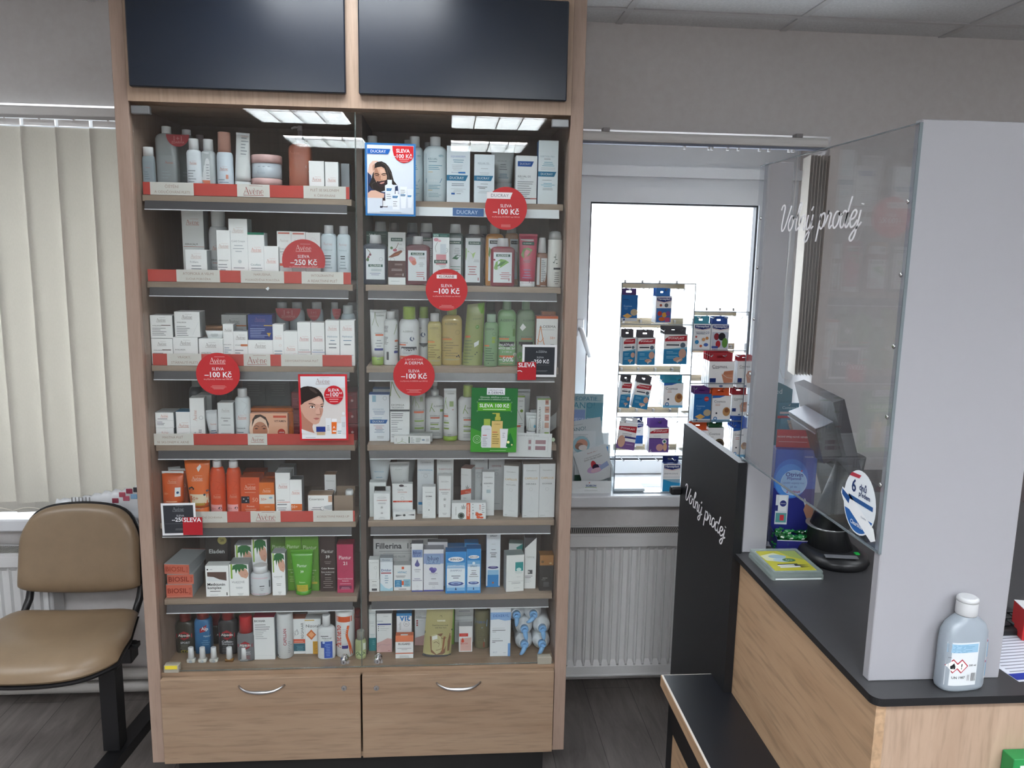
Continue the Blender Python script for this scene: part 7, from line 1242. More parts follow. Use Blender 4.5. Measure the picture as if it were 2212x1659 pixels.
box(1746, 1866, 150, 692, .092, '#cfd0d0', 'p,#3c3c40,-.5,1,.5,1,-.5,.79;t,Calming,.0,.62,.66,#8a8e90;r,-.3,.59,.4,.593,l;r,-.2,.29,.2,.37,#4a4c50;t,B,-.1,.33,.14,#d8d8d8,b;L,-.44,.25,.8,2,.03,#4a4c50;L,-.44,.2,.6,4,.025,l', 'tall white box with dark diagonal corner', d=.035, side='#8b8d8e', top='#2c2c30')
box(1902, 2056, 335, 722, .075, '#2c2a28', 'r,-.5,.72,.5,1,#94683a;d,-.3,.82,.1,#5a4426;e,.28,.78,.1,.04,#c8b48a;l,-.1,.36,.5,1,.06,#8a8a88;l,-.2,.31,.3,1,.04,#8a8a88;l,0,.24,.6,4,.035,#77787a', 'dark brown box with copper gold lid at the right end', d=.04, top='#9c6f3c', side='#1f1e1d', name='supplement_box')

ROW = (Z(750, 1290, 4.608), SHZ[6], ', right bottom shelf', ' on the right bottom shelf')
box(92, 286, 122, 615, .120, '#cdd2d2', 't,RadioXar,-.02,.91,.84,#6a9aa4;t,forte,.25,.85,.3,#9ac0c4;l,-.1,.70,.7,2,.035,l;l,0,.6,.4,1,.02,g;l,0,.4,.7,3,.03,#8fb0b0;r,-.5,.0,.5,.315,#2a7a80;l,.15,.24,.4,3,.04,#6aa8aa', 'white box with teal lower third beside the glass door edge', d=.035, side='#8f9a9a')
box(294, 446, 160, 612, .110, '#cdcfd0', 't,Cutoliv,-.28,.80,.4,#4a6a8a;l,.1,.92,.4,1,.02,g;r,-.44,.70,.44,.735,#2f4080;d,-.38,.66,.03,k;L,-.28,.66,.6,1,.02,g;d,-.38,.61,.03,k;L,-.28,.61,.6,1,.02,g;d,-.38,.56,.03,k;L,-.28,.56,.6,1,.02,g;p,#c9a3a0,-.5,.0,-.5,.24,-.2,.28,.2,.36,.5,.34,.5,0;c,#5a6080,.01,-.5,.12,-.2,.2,.2,.18,.4,.2;l,.3,.04,.2,1,.03,R', 'white box with rose coloured wave', d=.04, side='#8b8d90', top='#9a9ca0')
box(492, 642, 160, 560, .115, '#cdcfd3', 't,vit,.05,.88,.7,#2a7ac0,b;t,vitella,-.28,.66,.2,#8a8c90,r;O,.15,.72,.18,#8a8c90;t,Zn,.15,.72,.18,#6a6c70', 'white box with bright blue top and lettering', d=.035, top='#2a7ab8', band=(.93, 1, '#3a86c0'), side='#a0a2a8')
box(480, 658, 442, 639, None, '#d0d0d2', 't,RUGARD,0,.86,.66,#33343a,b;l,0,.6,.8,1,.06,#4a4c50;l,0,.52,.4,1,.05,#4a4c50;r,-.5,.28,.5,.34,#c4603c;l,0,.15,.6,2,.07,g', 'low white box with orange sloping top', d=.035, top='#c4683c', side='#a0a2a6')
o = ITEMS[-1]; g = MB(); w = LAST['w']; hh = LAST['top']-SHZ[6]; OM = paper('#c9683e')
g.add([(-w/2, 0, hh), (w/2, 0, hh), (w/2, .012, hh+.014), (-w/2, .012, hh+.014), (w/2, .035, hh+.014), (-w/2, .035, hh+.014), (w/2, .035, hh), (-w/2, .035, hh)], [(0, 1, 2, 3), (3, 2, 4, 5), (5, 4, 6, 7), (1, 6, 4, 2), (0, 3, 5, 7)], OM); g.box(-.012, .010, .0125, .02, hh+.0142, hh+.0146, paper('#d8dadb'))
o2 = g.build('sloping_lid', o)
box(672, 866, 112, 572, .150, '#c4c6c8', 't,AZELA,-.3,.78,.3,#4a4c50;r,-.46,.74,.2,.75,k;r,-.42,.65,-.33,.69,#a04a48;r,-.42,.59,-.33,.63,#a04a48;r,-.42,.53,-.33,.57,#a04a48;L,-.25,.67,.3,1,.02,g;p,#c9a3a0,-.5,.0,-.5,.2,.0,.28,0,0;p,#d8dad8,-.22,.88,-.05,.92,.02,.86,-.14,.82', 'white box with red squares in the back row', d=.035)
box(872, 1064, 118, 575, .150, '#6f9a30', '', 'lime green carton behind the mud mask pouch', d=.025, top='#5f9428', side='#6aa02c')
box(1072, 1256, 95, 520, .165, '#bcbebf', 't,ADRAZOVA,0,.88,.6,#4a5070,b;l,0,.75,.9,1,.03,g;r,-.5,.62,.4,.63,g', 'pale grey white carton behind the oil drop box', d=.035)
pouch([(792, 142), (1056, 140), (1030, 655), (745, 650)], .070, '#a89f70', 'r,-.5,.0,.5,.15,#4a4a4c;p,#a09a72,-.45,.15,-.5,.55,.48,.6,.42,.15;p,#3f4048,-.5,.59,-.5,.54,.0,.55,.5,.60,.5,.63,.1,.6;p,#7a5a44,-.3,.5,-.22,.2,-.05,.15,.2,.16,.42,.24,.44,.55,.1,.56;p,#b4ac84,-.25,.52,-.2,.25,-.02,.16,.12,.2,.16,.32,.1,.5,-.1,.55;p,#8a5a40,.16,.2,.42,.22,.46,.5,.2,.5;c,#5a4434,.015,-.15,.38,-.05,.4,.05,.36;c,#5a4434,.015,.1,.48,.2,.46,.3,.48;c,#8a8260,.012,.0,.44,.06,.36,.02,.3;c,#6a4a3a,.014,-.05,.24,.05,.25,.14,.27;p,#d4d6d2,-.22,.5,-.04,.53,-.02,.46,-.2,.43;t,KAWAR,.08,.80,.3,#e0dcc8,b;c,#3a3a34,.01,.0,.88,.06,.9,.1,.86;t,Dead Sea mud mask,.05,.715,.58,#33332c;t,with Aloe Vera,.07,.67,.42,#33332c;l,.05,.08,.25,1,.01,#9a9a98', 'olive gold mud mask pouch picturing a masked face', d=.028, name='mask_pouch')
box(1112, 1246, 288, 588, .100, '#d0cfd0', 'r,-.48,.6,.18,.72,#c4362c;l,-.15,.66,.5,1,.03,#e0a098;p,#cfa8a0,-.4,.04,-.4,.52,.42,.56,.42,.04;e,-.22,.42,.11,.11,#d44a34;p,#d44a34,-.30,.46,-.14,.46,-.22,.56;t,Bio-Oil,-.1,.33,.5,#b8403c;l,.1,.2,.3,1,.02,g', 'white box with red band and orange drop', d=.034, side='#9a9c9e', top='#b4b6b8')
bottle(1268, 1425, 60, 125, 562, 1295, 1390, 110, .115, '#6f6a50', 'p,#8fb0d8,-.44,.83,.30,.80,.28,.62,-.05,.58,-.44,.68;t,CERYL,-.08,.74,.6,#3a5a8c;L,-.3,.5,.5,6,.05,#57543e;p,#cfd2cc,.1,.28,.5,.38,.5,.30,.16,.2;r,.05,.05,.15,.2,#8a4a34', 'brown translucent bottle with light blue label patch', ex=2.2, d=.045, alpha=.95, capcol='#5a5848')
box(1424, 1626, 66, 632, None, '#cdd1d6', 'p,#86a8d4,-.5,.84,.5,.84,.5,.69,.2,.68,-.1,.71,-.5,.70;t,DEXERYL,.02,.775,.78,#3a62a0;L,-.4,.54,.6,1,.03,l;L,-.4,.5,.7,1,.03,k;L,-.4,.47,.3,1,.03,g;L,-.4,.34,.5,1,.03,l;L,-.4,.3,.7,1,.03,k;L,-.4,.27,.3,1,.03,k;r,.38,.0,.5,.25,#6f9ad0;t,H17,-.25,.08,.2,#8a9ab4;l,.22,.07,.2,1,.02,g', 'tall white box with light blue wave band', d=.045, side='#7f8c9a', name='cosmetics_box')
# six lotion bottles lying on their sides, pumps to the front
lie = [(1762, 480, 'lower left', .55), (1941, 478, 'lower right', .5), (1762, 305, 'middle left', -.2), (1942, 300, 'middle right', -.1), (1684, 165, 'upper left', .1), (1852, 158, 'upper right', .9)]
y0 = .095
for k, (u, v, l, an) in enumerate(lie):
    c = aty(*ROW[0](u, v), y0); R_ = (aty(*ROW[0](u+88, v), y0).x-c.x); c.z = max(c.z, SHZ[6]+R_+.0006); c.x = min(c.x, 1.227-R_); rt = empty('lotion_bottle', (c.x, y0+.02, c.z))
    X = Matrix.Rotation(PI/2, 4, 'X')
    g = MB(); g.loft([(-.13, R_*.97, R_*.97, 2), (-.002, R_*.985, R_*.985, 2), (.006, R_*.94, R_*.94, 2), (.014, R_*.62, R_*.62, 2), (.021, R_*.54, R_*.54, 2)], plas('#d6dbe0'), 30); g.build('bottle_body', rt, xf=X)
    g = MB(); bl_ = plas('#7cabd8'); g.loft([(.0212, R_*.46, R_*.46, 2), (.034, R_*.45, R_*.45, 2), (.036, R_*.38, R_*.38, 2)], bl_, 24); g.loft([(.036, R_*.26, R_*.26, 2), (.046, R_*.26, R_*.26, 2)], bl_, 16)
    sx, sz = math.sin(-an)*R_, -math.cos(an)*R_
    g.tube([(0, 0, .047), (sx*.3, sz*.3, .050), (sx*.55, sz*.55, .053), (sx*.8, sz*.8, .052), (sx*1.0, sz*.97, .048)], [R_*.27, R_*.27, R_*.24, R_*.18, R_*.12], bl_, 10)
    g.build('pump', rt, xf=X); fin(rt, 'white bottle with light blue pump lying down, %s of six%s' % (l, ROW[2]), 'bottle', 'lying lotion bottles')
for x, y, z, s in ():
    pass

# ================================================================ ON THE WINDOW SILL
SILL = .79
ROW = (Z(1220, 560, 5.027), SILL, '', '')
ACR = glassmat('display_acrylic', (.93, .955, .965), .06, .03); AED = mat('#808a93', .25, alpha=.9); WST = wood('display_rail_wood', '#9c8c74', '#a99a80', 'X', .5, 2, .2)
ZA, ZBm = Z(1220, 560, 5.027), Z(1220, 840, 5.027)
def stand(name, xs, yf, yb, z0, z1, shelves, lab, hooks):
    x0, x1 = xs; rt = empty(name, ((x0+x1)/2, (yf+yb)/2, z0)); tag(rt, lab, 'display stand', None)
    def q(g, n, p=None): return hold(g.build(n, p or rt))
    for i, x in enumerate((x0, x1-.003)):
        g = MB(); g.box(x, x+.003, yf, yb, z0, z1, ACR); s_ = q(g, 'side_panel')
        g = MB(); g.box(x-.0003, x+.0033, yf-.0012, yf, z0, z1, AED); g.box(x-.0003, x+.0033, yb, yb+.0012, z0, z1, AED); q(g, 'panel_edge', s_)
    for k, z in enumerate(shelves+[z1]):
        g = MB(); g.box(x0+.003, x1-.003, yf, yb-.012, z-.003, z, ACR); g.box(x0+.003, x1-.003, yf-.0008, yf, z-.0032, z+.0002, AED); q(g, 'shelf_plate')
        if k > 0:
            g = MB(); g.box(x0+.003, x1-.003, yb-.012, yb, z-.026, z+.012 if k < len(shelves) else z, WST)
            b_ = q(g, 'back_rail')
            for hx in hooks:
                g = MB(); X = x0+(x1-x0)*hx; g.tube([(X, yb-.012, z-.024), (X, yf+.02, z-.028), (X, yf+.006, z-.020)], .0017, mat('#8b8f94', .35, metal=.6), 6); g.box(X-.004, X+.004, yb-.028, yb-.012, z+.0002, z+.006, STEEL); q(g, 'hook', b_)
xl = aty(*ZA(600, 700), .635).x; xr = aty(*ZA(1425, 300), .635).x
zs = [aty(*ZBm(900, 1130), .635).z] + [aty(*z_, .635).z for z_ in (ZBm(900, 722), ZBm(900, 300), ZA(980, 1247), ZA(1000, 705))]; ztop = aty(*ZA(1000, 258), .635).z
zs[0] = SILL+.0035
stand('display_stand', (xl, xr), .635, .78, SILL+.0003, ztop, zs, 'tall clear acrylic display stand with hooks on the right window sill', (.14, .38, .62, .86))
x2l = aty(*ZA(1255, 560), .66).x; x2r = aty(*ZA(2005, 570), .66).x; x2l = max(x2l, xr+.004)
z2 = [SILL+.0035]+[aty(*z_, .66).z for z_ in (ZBm(1600, 760), ZBm(1600, 345), ZA(1600, 1345), ZA(1600, 985))]; zt2 = aty(*ZA(1600, 565), .66).z
stand('display_stand', (x2l, x2r), .66, .80, SILL+.0003, zt2, z2, 'second lower clear display stand partly behind the black panel', (.15, .4, .65, .9))
PL_SPO = 'p,#b02a35,-.46,.76,-.46,.84,-.3,.93,.46,.96,.46,.78;t,SPOFAPLAST,-.0,.87,.7,#ecdcdc,b;l,-.1,.71,.6,1,.03,#6a6e74;r,-.4,.62,.15,.67,#4a4e58;d,.3,.64,.11,#5a6a78;r,-.5,.0,.5,.5,#2a7fae;p,#7fb4cc,-.5,.5,.5,.5,.5,.58;L,-.38,.42,.5,2,.05,#8fc0d8;L,-.38,.26,.5,2,.05,#8fc0d8;e,.3,.36,.16,.2,#c9a08c;e,.12,.16,.2,.1,#c9a08c;p,#dcd6d0,.05,.1,.3,.2,.1,.04'
PL_COS = 't,Cosmos,-.1,.78,.6,#4a4c54;p,#2a5fa8,-.5,1,.2,1,-.1,.92,-.5,.9;l,-.2,.68,.3,2,.05,#b06a4a;e,.28,.4,.2,.24,#b98a5a;e,.3,.45,.12,.12,#8a5a3a;r,-.5,0,.5,.1,#6fb4dc;d,-.3,.14,.1,#2a6aa8;d,-.3,.14,.06,#cfe0ec;d,-.25,.34,.05,#3a3c48'
PL_RED = 't,Cosmos.,-.08,.80,.62,#3c3e48;l,-.25,.72,.3,1,.04,#6a6c74;p,#c98a6c,-.0,.5,.45,.62,.45,.2,.1,.18;p,#b9785a,.1,.62,.45,.66,.45,.5,.05,.5;c,#dcc8bc,.02,.0,.55,.2,.4,.42,.36;r,-.46,.2,-.22,.36,#22356e;e,.0,.06,.08,.04,#5a6a94'
PL_BLU = 'r,-.5,0,.5,1,#2668a8;t,Cosmos,-.1,.58,.5,#a8c4e0;l,-.2,.5,.3,2,.04,#7fa8d4;e,.3,.34,.22,.2,#b9a88a;p,#d8a860,-.4,.2,-.1,.3,.2,.2,-.1,.1;r,-.5,.0,.5,.12,#cfd3d6;d,-.3,.06,.06,#2a4a8a;r,-.4,.82,-.05,.84,#1f3f80'
HAN = lambda r_: 'p,#1f2c6c,-.46,.84,-.46,.95,.46,.95,.46,.84,.0,.78;t,Hansaplast,0,.89,.8,#dfe2ec,b;c,#b03a44,.015,-.46,.82,.0,.765,.46,.82;'+r_
HDOT = 'l,-.1,.68,.6,2,.06,#5a6c7c;t,20,.32,.66,.2,#5a6a94;d,-.3,.3,.12,#3a8fc4;d,.1,.4,.1,#d49a6a;e,.25,.2,.14,.1,#4a6ab0;d,-.05,.15,.08,#c4603a;d,.3,.45,.09,#c98a50;d,-.35,.5,.06,#c4504a'
HCOL = 'r,-.46,.02,.46,.55,#3a6aa8;d,-.25,.35,.14,#b03a34;d,.05,.3,.15,#d49a40;d,.28,.35,.14,#7a4a8a;e,-.1,.14,.2,.12,#c4602c;r,.1,.04,.4,.2,#b04a6a;d,-.2,.66,.08,#a8503a;d,.15,.66,.12,#6a6c74'
NTB = 0
def hang(zc, u0, u1, vt, vtab, vb, y, tab, spec, label, n=1, dy=.016, du=0, d=.014, rot=0, lean=0, col='w', group='hanging plaster packs', side='#c3c6ca', zmin=None):
    """plaster packs hanging one behind the other on a hook: tab + carton"""
    xa = aty(*zc(u0, (vtab+vb)/2), y).x; xb = aty(*zc(u1, (vtab+vb)/2), y).x; z0 = aty(*zc((u0+u1)/2, vb), y).z; zt_ = aty(*zc((u0+u1)/2, vtab), y).z; z1 = aty(*zc((u0+u1)/2, vt), y).z
    if zmin: z0 = max(z0, zmin)
    w = (xb-xa); h = zt_-z0; ht = z1-zt_; first = None
    words_ = ['front', 'second behind', 'third behind', 'rearmost', 'fifth', 'sixth']
    for k in range(n):
        rt = empty('plaster_pack', ((xa+xb)/2, y+k*dy, z0), rot*PI/180)
        if first is None:
            g = MB(); g.box(-w/2, w/2, 0, d, 0, h, paper(PALETTE.get(col, col)), .0006); g.box(w/2-.0005, w/2+.0002, .001, d-.001, .001, h-.001, paper(side)); g.box(-w/2-.0002, -w/2+.0005, .001, d-.001, .001, h-.001, paper(side)); pr(g, spec, w, h, flat(-.0002)); a = g.build('carton', rt)
            g = MB(); tm = paper(tab); a1, a2 = -w*.46, w*.46; hw = w*.16; zz0, zz1 = h+ht*.35, h+ht*.62
            for q in ((a1, -hw, h, h+ht), (hw, a2, h, h+ht), (-hw, hw, h, zz0), (-hw, hw, zz1, h+ht)): g.box(q[0], q[1], d-.0012, d-.0004, q[2], q[3], tm)
            g.box(-w/2-.0001, w/2+.0001, -.0002, d, h-.0008, h+.0002, tm); b_ = g.build('hanging_tab', rt); first = (a, b_)
        else:
            for s_ in first: c_ = s_.copy(); COL.objects.link(c_); c_.parent = rt
        rt.rotation_euler = (0, lean*PI/180, rot*PI/180)
        lb = label if n == 1 else '%s, %s' % (label, words_[k])
        tag(rt, lb, 'plaster pack', group); ITEMS.append(rt)
BL, GY, PU, RD, TE, ORG, NB = '#2a72b8', '#4c4a50', '#4a3272', '#a82430', '#2f8fa8', '#cf5424', '#20306e'
hang(ZA, 612, 790, 318, 388, 672, .665, PU, PL_BLU, 'blue plaster pack with purple tab on the top tier of the tall stand', d=.02)
hang(ZA, 985, 1165, 318, 402, 690, .655, BL, HAN(HCOL), 'colourful children\'s plaster pack with blue tab, top tier', n=3, dy=.019, rot=8, lean=0, d=.015)
hang(ZA, 628, 770, 765, 850, 1148, .660, GY, PL_SPO, 'red topped plaster pack with grey tab, left on the second tier', n=2, dy=.024, rot=10, d=.02)
hang(ZA, 788, 985, 775, 852, 1150, .650, GY, PL_SPO, 'red topped plaster pack with grey tab, middle of the second tier', n=2, dy=.024, rot=4, d=.02)
hang(ZA, 1075, 1330, 740, 815, 1140, .648, GY, PL_SPO, 'wide red topped plaster pack, right on the second tier', n=4, dy=.020, d=.017)
hang(ZA, 590, 705, 1262, 1335, 1612, .668, GY, PL_SPO, 'tilted red topped plaster pack, left on the third tier', n=2, dy=.024, rot=6, lean=6, d=.02)
hang(ZA, 730, 900, 1265, 1345, 1618, .648, GY, PL_SPO, 'strongly tilted red topped plaster pack, middle of the third tier', n=2, dy=.024, lean=10, d=.02)
hang(ZA, 1072, 1285, 1262, 1345, 1612, .650, TE, PL_COS, 'white and blue plaster pack with turquoise tab, third tier', n=4, dy=.020, d=.016)
hang(ZBm, 560, 755, 312, 365, 655, .655, '#cfd0d2', 'p,#b02a35,-.48,.70,-.48,.84,.48,.90,.48,.66;t,SPOFAPLAST,0,.78,.8,#ecdcdc,b;l,0,.58,.7,2,.06,#8a8e94;r,-.1,.42,.5,.49,#3a3a78;r,-.5,.0,.5,.3,#7a5a94;e,-.25,.28,.2,.34,#c9a08c;l,.2,.2,.4,1,.05,#c4b4d4', 'red and lilac blister plaster pack, tilted, fourth tier left', rot=-14, lean=6, d=.02)
hang(ZBm, 740, 852, 305, 365, 620, .690, NB, HAN('l,0,.66,.5,2,.06,g;r,-.5,.1,.5,.45,#2a5a9c'), 'white and navy plaster pack behind the lilac one, fourth tier', d=.016)
hang(ZBm, 915, 1130, 345, 420, 690, .650, '#6a4a9a', 'p,#b02a35,-.46,.76,-.46,.82,-.2,.92,.46,.95,.46,.78;t,SPOFAPLAST,.05,.86,.7,#ecdcdc,b;l,-.1,.66,.6,1,.04,#8a8e94;r,-.5,.0,.5,.56,#6a4f92;r,-.5,.54,.1,.58,#3f2a6a;d,.28,.44,.12,#dcdce0;d,.28,.44,.06,#2a6a5a;d,.05,.2,.18,#cfa098;e,.32,.22,.1,.2,#d4a888;t,6,-.4,.06,.1,#dcdce0', 'purple blister plaster pack with purple tab, fourth tier right', n=3, dy=.021, d=.017)
hang(ZBm, 1068, 1255, 748, 812, 1112, .645, NB, HAN('t,SENSITIVE SCHUTZ,-.05,.64,.8,#4a5c70;r,-.5,.5,.5,.53,#cfd6da;p,#2f8fc0,-.5,0,.5,0,.5,.3,.0,.34,-.5,.44;p,#8fb0c4,-.5,.44,.0,.34,.5,.3,.5,.44;d,.25,.12,.1,#8fc8dc'), 'white and turquoise plaster pack with navy tab on the bottom tier', d=.03, zmin=zs[0]+.0005)
g = MB(); c = atz(*ZBm(700, 1120), zs[0]); a = aty(*ZBm(535, 1090), .66).x; b_ = aty(*ZBm(862, 1090), .66).x
g.box(0, b_-a, 0, .075, 0, .010, paper('#bfc8cf'), .001); g.box(.002, b_-a-.002, .002, .073, .0098, .0106, paper('#aeb9c2')); n = 20
g.add([((b_-a)*.42+.03*math.cos(2*PI*k/n), .03+.018*math.sin(2*PI*k/n), .0108) for k in range(n)], [tuple(range(n))], paper('#c9bcc4'))
o = g.build('product_box', None, (a, .648, zs[0]+.0004)); fin(o, 'flat pale box lying on the bottom tier of the tall stand', 'box', None)
hang(ZA, 1400, 1582, 622, 700, 985, .700, '#4a9cae', HAN('t,PROTECT,-.05,.62,.6,#5a6c7c;'+HDOT), 'turquoise tabbed plaster pack, top tier of the lower stand', n=2, dy=.022, rot=0, d=.018)
hang(ZA, 1592, 1782, 625, 705, 975, .700, '#1f4a94', HAN('r,-.46,.02,.46,.68,#c3c8d4;e,-.2,.5,.15,.2,#8a2a34;e,.1,.5,.2,.22,#26262c;e,-.1,.2,.14,.2,#b02a34;e,.28,.25,.16,.28,#5a8a3a;r,-.46,.02,-.1,.12,#4a5a9a'), 'plaster pack with red green print, top tier of the lower stand', n=2, dy=.022, d=.018)
hang(ZA, 1565, 1840, 1020, 1108, 1395, .672, RD, PL_RED, 'white plaster pack with red tab and bandage picture, second tier', n=4, dy=.024, d=.020)
hang(ZA, 1872, 2062, 1050, 1105, 1395, .680, RD, PL_RED, 'white plaster pack with red tab beside the narrow post', n=2, dy=.024, d=.020)
hang(ZA, 1400, 1585, 1395, 1465, 1770, .668, '#5a2a72', PL_BLU+';d,.22,.83,.14,#c4362c;t,NOVÉ,.22,.83,.2,w', 'blue plaster pack with purple tab and red dot, third tier', n=3, dy=.020, d=.018)
hang(ZA, 1598, 1800, 1400, 1480, 1770, .666, ORG, PL_COS, 'white plaster pack with bright orange tab, third tier', n=3, dy=.022, d=.018)
hang(ZA, 1812, 1985, 1395, 1470, 1700, .690, RD, PL_RED, 'white plaster pack with dark red tab, third tier right', n=2, dy=.022, d=.018)
hang(ZBm, 1360, 1552, 368, 450, 760, .670, ORG, 'r,-.5,.0,.5,.5,#cf9060;t,Cosmos,0,.7,.6,k', 'white plaster pack with orange tab above the black panel', n=2, dy=.022, d=.018)
hang(ZBm, 1555, 1722, 345, 420, 760, .680, '#1f5a34', 't,Cosmos,-.1,.80,.7,#3c3e48;l,-.25,.7,.3,1,.04,g;d,.22,.48,.34,#6a5a44;d,.22,.46,.26,#3a3028;d,.2,.44,.1,#cf8a3a', 'white plaster pack with green tab above the black panel', n=2, dy=.022, d=.018)
hang(ZBm, 1822, 1985, 320, 428, 745, .668, '#2456b0', PL_COS, 'white plaster pack with royal blue tab above the black panel', n=4, dy=.020, d=.016)

# leaflet holder left of the stand
rt = empty('leaflet_holder', (1.40, .68, SILL)); tag(rt, 'white cardboard leaflet holder between the cabinet and the display stand', 'leaflet holder')
def lq(g, n, p=None): o = g.build(n, p or rt); o.matrix_parent_inverse = Matrix.Translation(-Vector(rt.location)); return o
y = .640; xa = 1.31; xb = aty(*ZBm(505, 1080), y).x; z1 = aty(*ZBm(300, 1000), y).z; g = MB(); PW = paper('#cdd2d4')
g.box(xa, xb, y, y+.002, SILL, z1, PW); g.box(xa, xb, y+.085, y+.087, SILL, z1+.17, PW); g.box(xa, xa+.002, y+.002, y+.085, SILL, z1+.05, PW); g.box(xb-.002, xb, y+.002, y+.085, SILL, z1+.05, PW)
cx_ = aty(*ZBm(285, 1070), y).x; mp = lambda x, z, e: (cx_+x, y-.0004-e, SILL+z)
pr(g, 't,BOIRON,0,.62,.52,#2f5a94,b;c,#6a9a3a,.02,-.3,.46,0,.5,.3,.44;d,-.09,.85,.03,#b03a34;l,0,.22,.8,1,.06,#8a8e90', .075, z1-SILL, mp); lq(g, 'holder', None)
def leaf(q, y, spec, label, col='#c9cfd2', lean=0):
    panelsign('leaflet', ZBm, q, spec, label, 'leaflet', col, col, 0, y=y, thick=.001, group='homeopathy leaflets')
leaf([(-60, 50), (402, 56), (402, 1000), (-60, 1000)], .722, 'r,-.5,.55,.5,1,#9ab4bc;r,.1,.7,.5,.9,#5f94a4;r,-.5,.69,.08,.82,#7f94c0;t,HOMEOPATIE,-.05,.945,.8,#3a7a90;r,-.2,.925,.45,.928,#5f8a9a;t,ANO!,.05,.87,.5,#4a8498;t,HOMEOPATIE,-.05,.71,.6,#c0cce0;r,-.5,.0,.5,.5,#b4bec2', 'large pale blue leaflet at the back of the leaflet holder', '#a3b8be')
leaf([(-60, 380), (430, 300), (430, 1000), (-60, 1000)], .705, 't,ANO!,.0,.86,.3,#5a7a84;l,.0,.93,.3,1,.02,g;d,.1,.62,.16,#4a5c64', 'white tilted leaflet behind the photo leaflet', '#b9c2c6')
leaf([(-60, 460), (330, 458), (330, 1000), (-60, 1000)], .688, 'l,.0,.93,.6,3,.03,#9aa4a8;d,.1,.73,.24,#8fb4c0;e,.12,.74,.16,.14,#b98a78;e,.05,.7,.12,.1,#8a6a5c;e,.15,.67,.12,.08,#cfc8c4', 'leaflet with a round photo of a sleeping person', '#c3cace')
leaf([(330, 610), (478, 605), (505, 1000), (330, 1000)], .70, 'r,-.5,.75,.35,.95,#3a80c0;e,-.2,.8,.3,.2,#a87a8a', 'pale leaflet with blue patch at the right of the leaflet holder', '#bcc6cb')
leaf([(118, 700), (455, 590), (540, 1000), (170, 1010)], .660, 't,Bonnar cho...!,.05,.88,.3,#a04a4a,i;t,S TOU NÁLOŽÍ MUŽ BÝT,.02,.76,.5,#3a3c44;t,ŽIVOT MÁ BEZ SLEVY,.02,.7,.56,#3a3c44;e,.0,.38,.26,.12,#b49ac0;e,-.02,.5,.08,.14,#b03a44;e,.02,.42,.1,.1,#2f2440;e,.0,.34,.16,.07,#c9a8b8;p,#8f9fc4,.12,.42,.4,.5,.42,.36,.16,.3', 'front leaflet with a seated woman in a lilac circle', '#c9cfd2')
leaf([(105, 820), (180, 820), (180, 1010), (105, 1010)], .668, 'r,-.5,.0,.5,.4,#1f3a30', 'narrow leaflet with dark green foot', '#b4bcc0')

# second holder behind the narrow post: foot care blister packs
ROW = (Z(1580, 780, 3.318), SILL, '', '')
ZM = ROW[0]; rt = empty('blister_rack', (2.02, .66, SILL)); tag(rt, 'petrol blue blister pack rack behind the narrow white post', 'display rack')
y = .715; g = MB(); x0 = aty(*ZM(255, 300), y).x; x1 = aty(*ZM(432, 300), y).x; zt_ = aty(*ZM(320, 140), y).z; P = [(x1, SILL), (x1, zt_-.035)]+[(x1-(x1-x0)*t, zt_-.035*(1-math.sin(t*PI/2+.0))) for t in (.1, .25, .4, .6, .8, 1)]+[(x0, SILL)]
n = len(P); pm = paper('#1f6a7c'); g.add([(x, y, z) for x, z in P]+[(x, y+.004, z) for x, z in P], [tuple(range(n))[::-1], tuple(range(n, 2*n))]+[(k, n+k, n+(k+1) % n, (k+1) % n) for k in range(n)], pm)
c = aty(*ZM(322, 222), y); g.text('Compeed', c.x-.034, c.z, .115, lambda x, z: (x, y-.0006, z), ink('#b9c8cc')); o = g.build('back_card', rt); o.matrix_parent_inverse = Matrix.Translation(-Vector(rt.location))
for k, (ua, ub, va, vb, yy, l) in enumerate(((328, 478, 300, 560, .665, 'right blister pack with a leg picture and red stripe'), (262, 312, 310, 580, .69, 'left blister pack mostly behind the narrow post'))):
    a = aty(*ZM(ua, 420), yy); b_ = aty(*ZM(ub, 420), yy); z1 = aty(*ZM(400, va), yy).z; z0 = aty(*ZM(400, vb), yy).z; w = b_.x-a.x; h = z1-z0; g = MB(); g.box(-w/2, w/2, 0, .002, 0, h, paper('#1f6f88'), .001)
    g.loft([(.02, w*.36, .010, 5), (h*.58, w*.38, .012, 5), (h*.6, w*.3, .006, 5)], clearplas('#4aa0c4', .35), 20, cy=-.004)
    pr(g, 't,Compeed,.05,.86,.7,#9fc0cc,b;r,-.4,.7,.3,.76,#b9a8ac;e,.32,.73,.1,.07,#c4c8b4;r,-.5,.58,.5,.65,#b02a38;p,#cfa080,-.1,.56,.1,.54,.16,.36,.3,.3,.26,.2,.1,.26,-.02,.42;O,.1,.38,.14,#2a3a44;r,-.05,.1,.25,.18,#d8dadb', w, h, lambda x, z, e: (x, -.0006-e-(.012 if z < h*.58 and abs(x) < w*.36 else 0), z))
    g.tube([(0, .012, h-.01), (0, -.01, h-.008), (0, -.014, h-.002)], .0012, STEEL, 6)
    o = g.build('blister_pack', None, ((a.x+b_.x)/2, yy, z0)); fin(o, 'petrol blue '+l, 'blister pack', 'blister packs on the rack')
g = MB(); 
for zz_ in (1.13, .985): g.tube([(2.05, .70, zz_), (2.14, .65, zz_)], .003, mat('#8fa4a8', .3), 8); g.box(2.10, 2.115, .63, .65, zz_-.01, zz_+.03, mat('#9fb0b2', .3))
g.box(2.055, 2.15, .655, .69, SILL, SILL+.17, paper('#184a56')); o = g.build('rack_arm', rt); o.matrix_parent_inverse = Matrix.Translation(-Vector(rt.location))

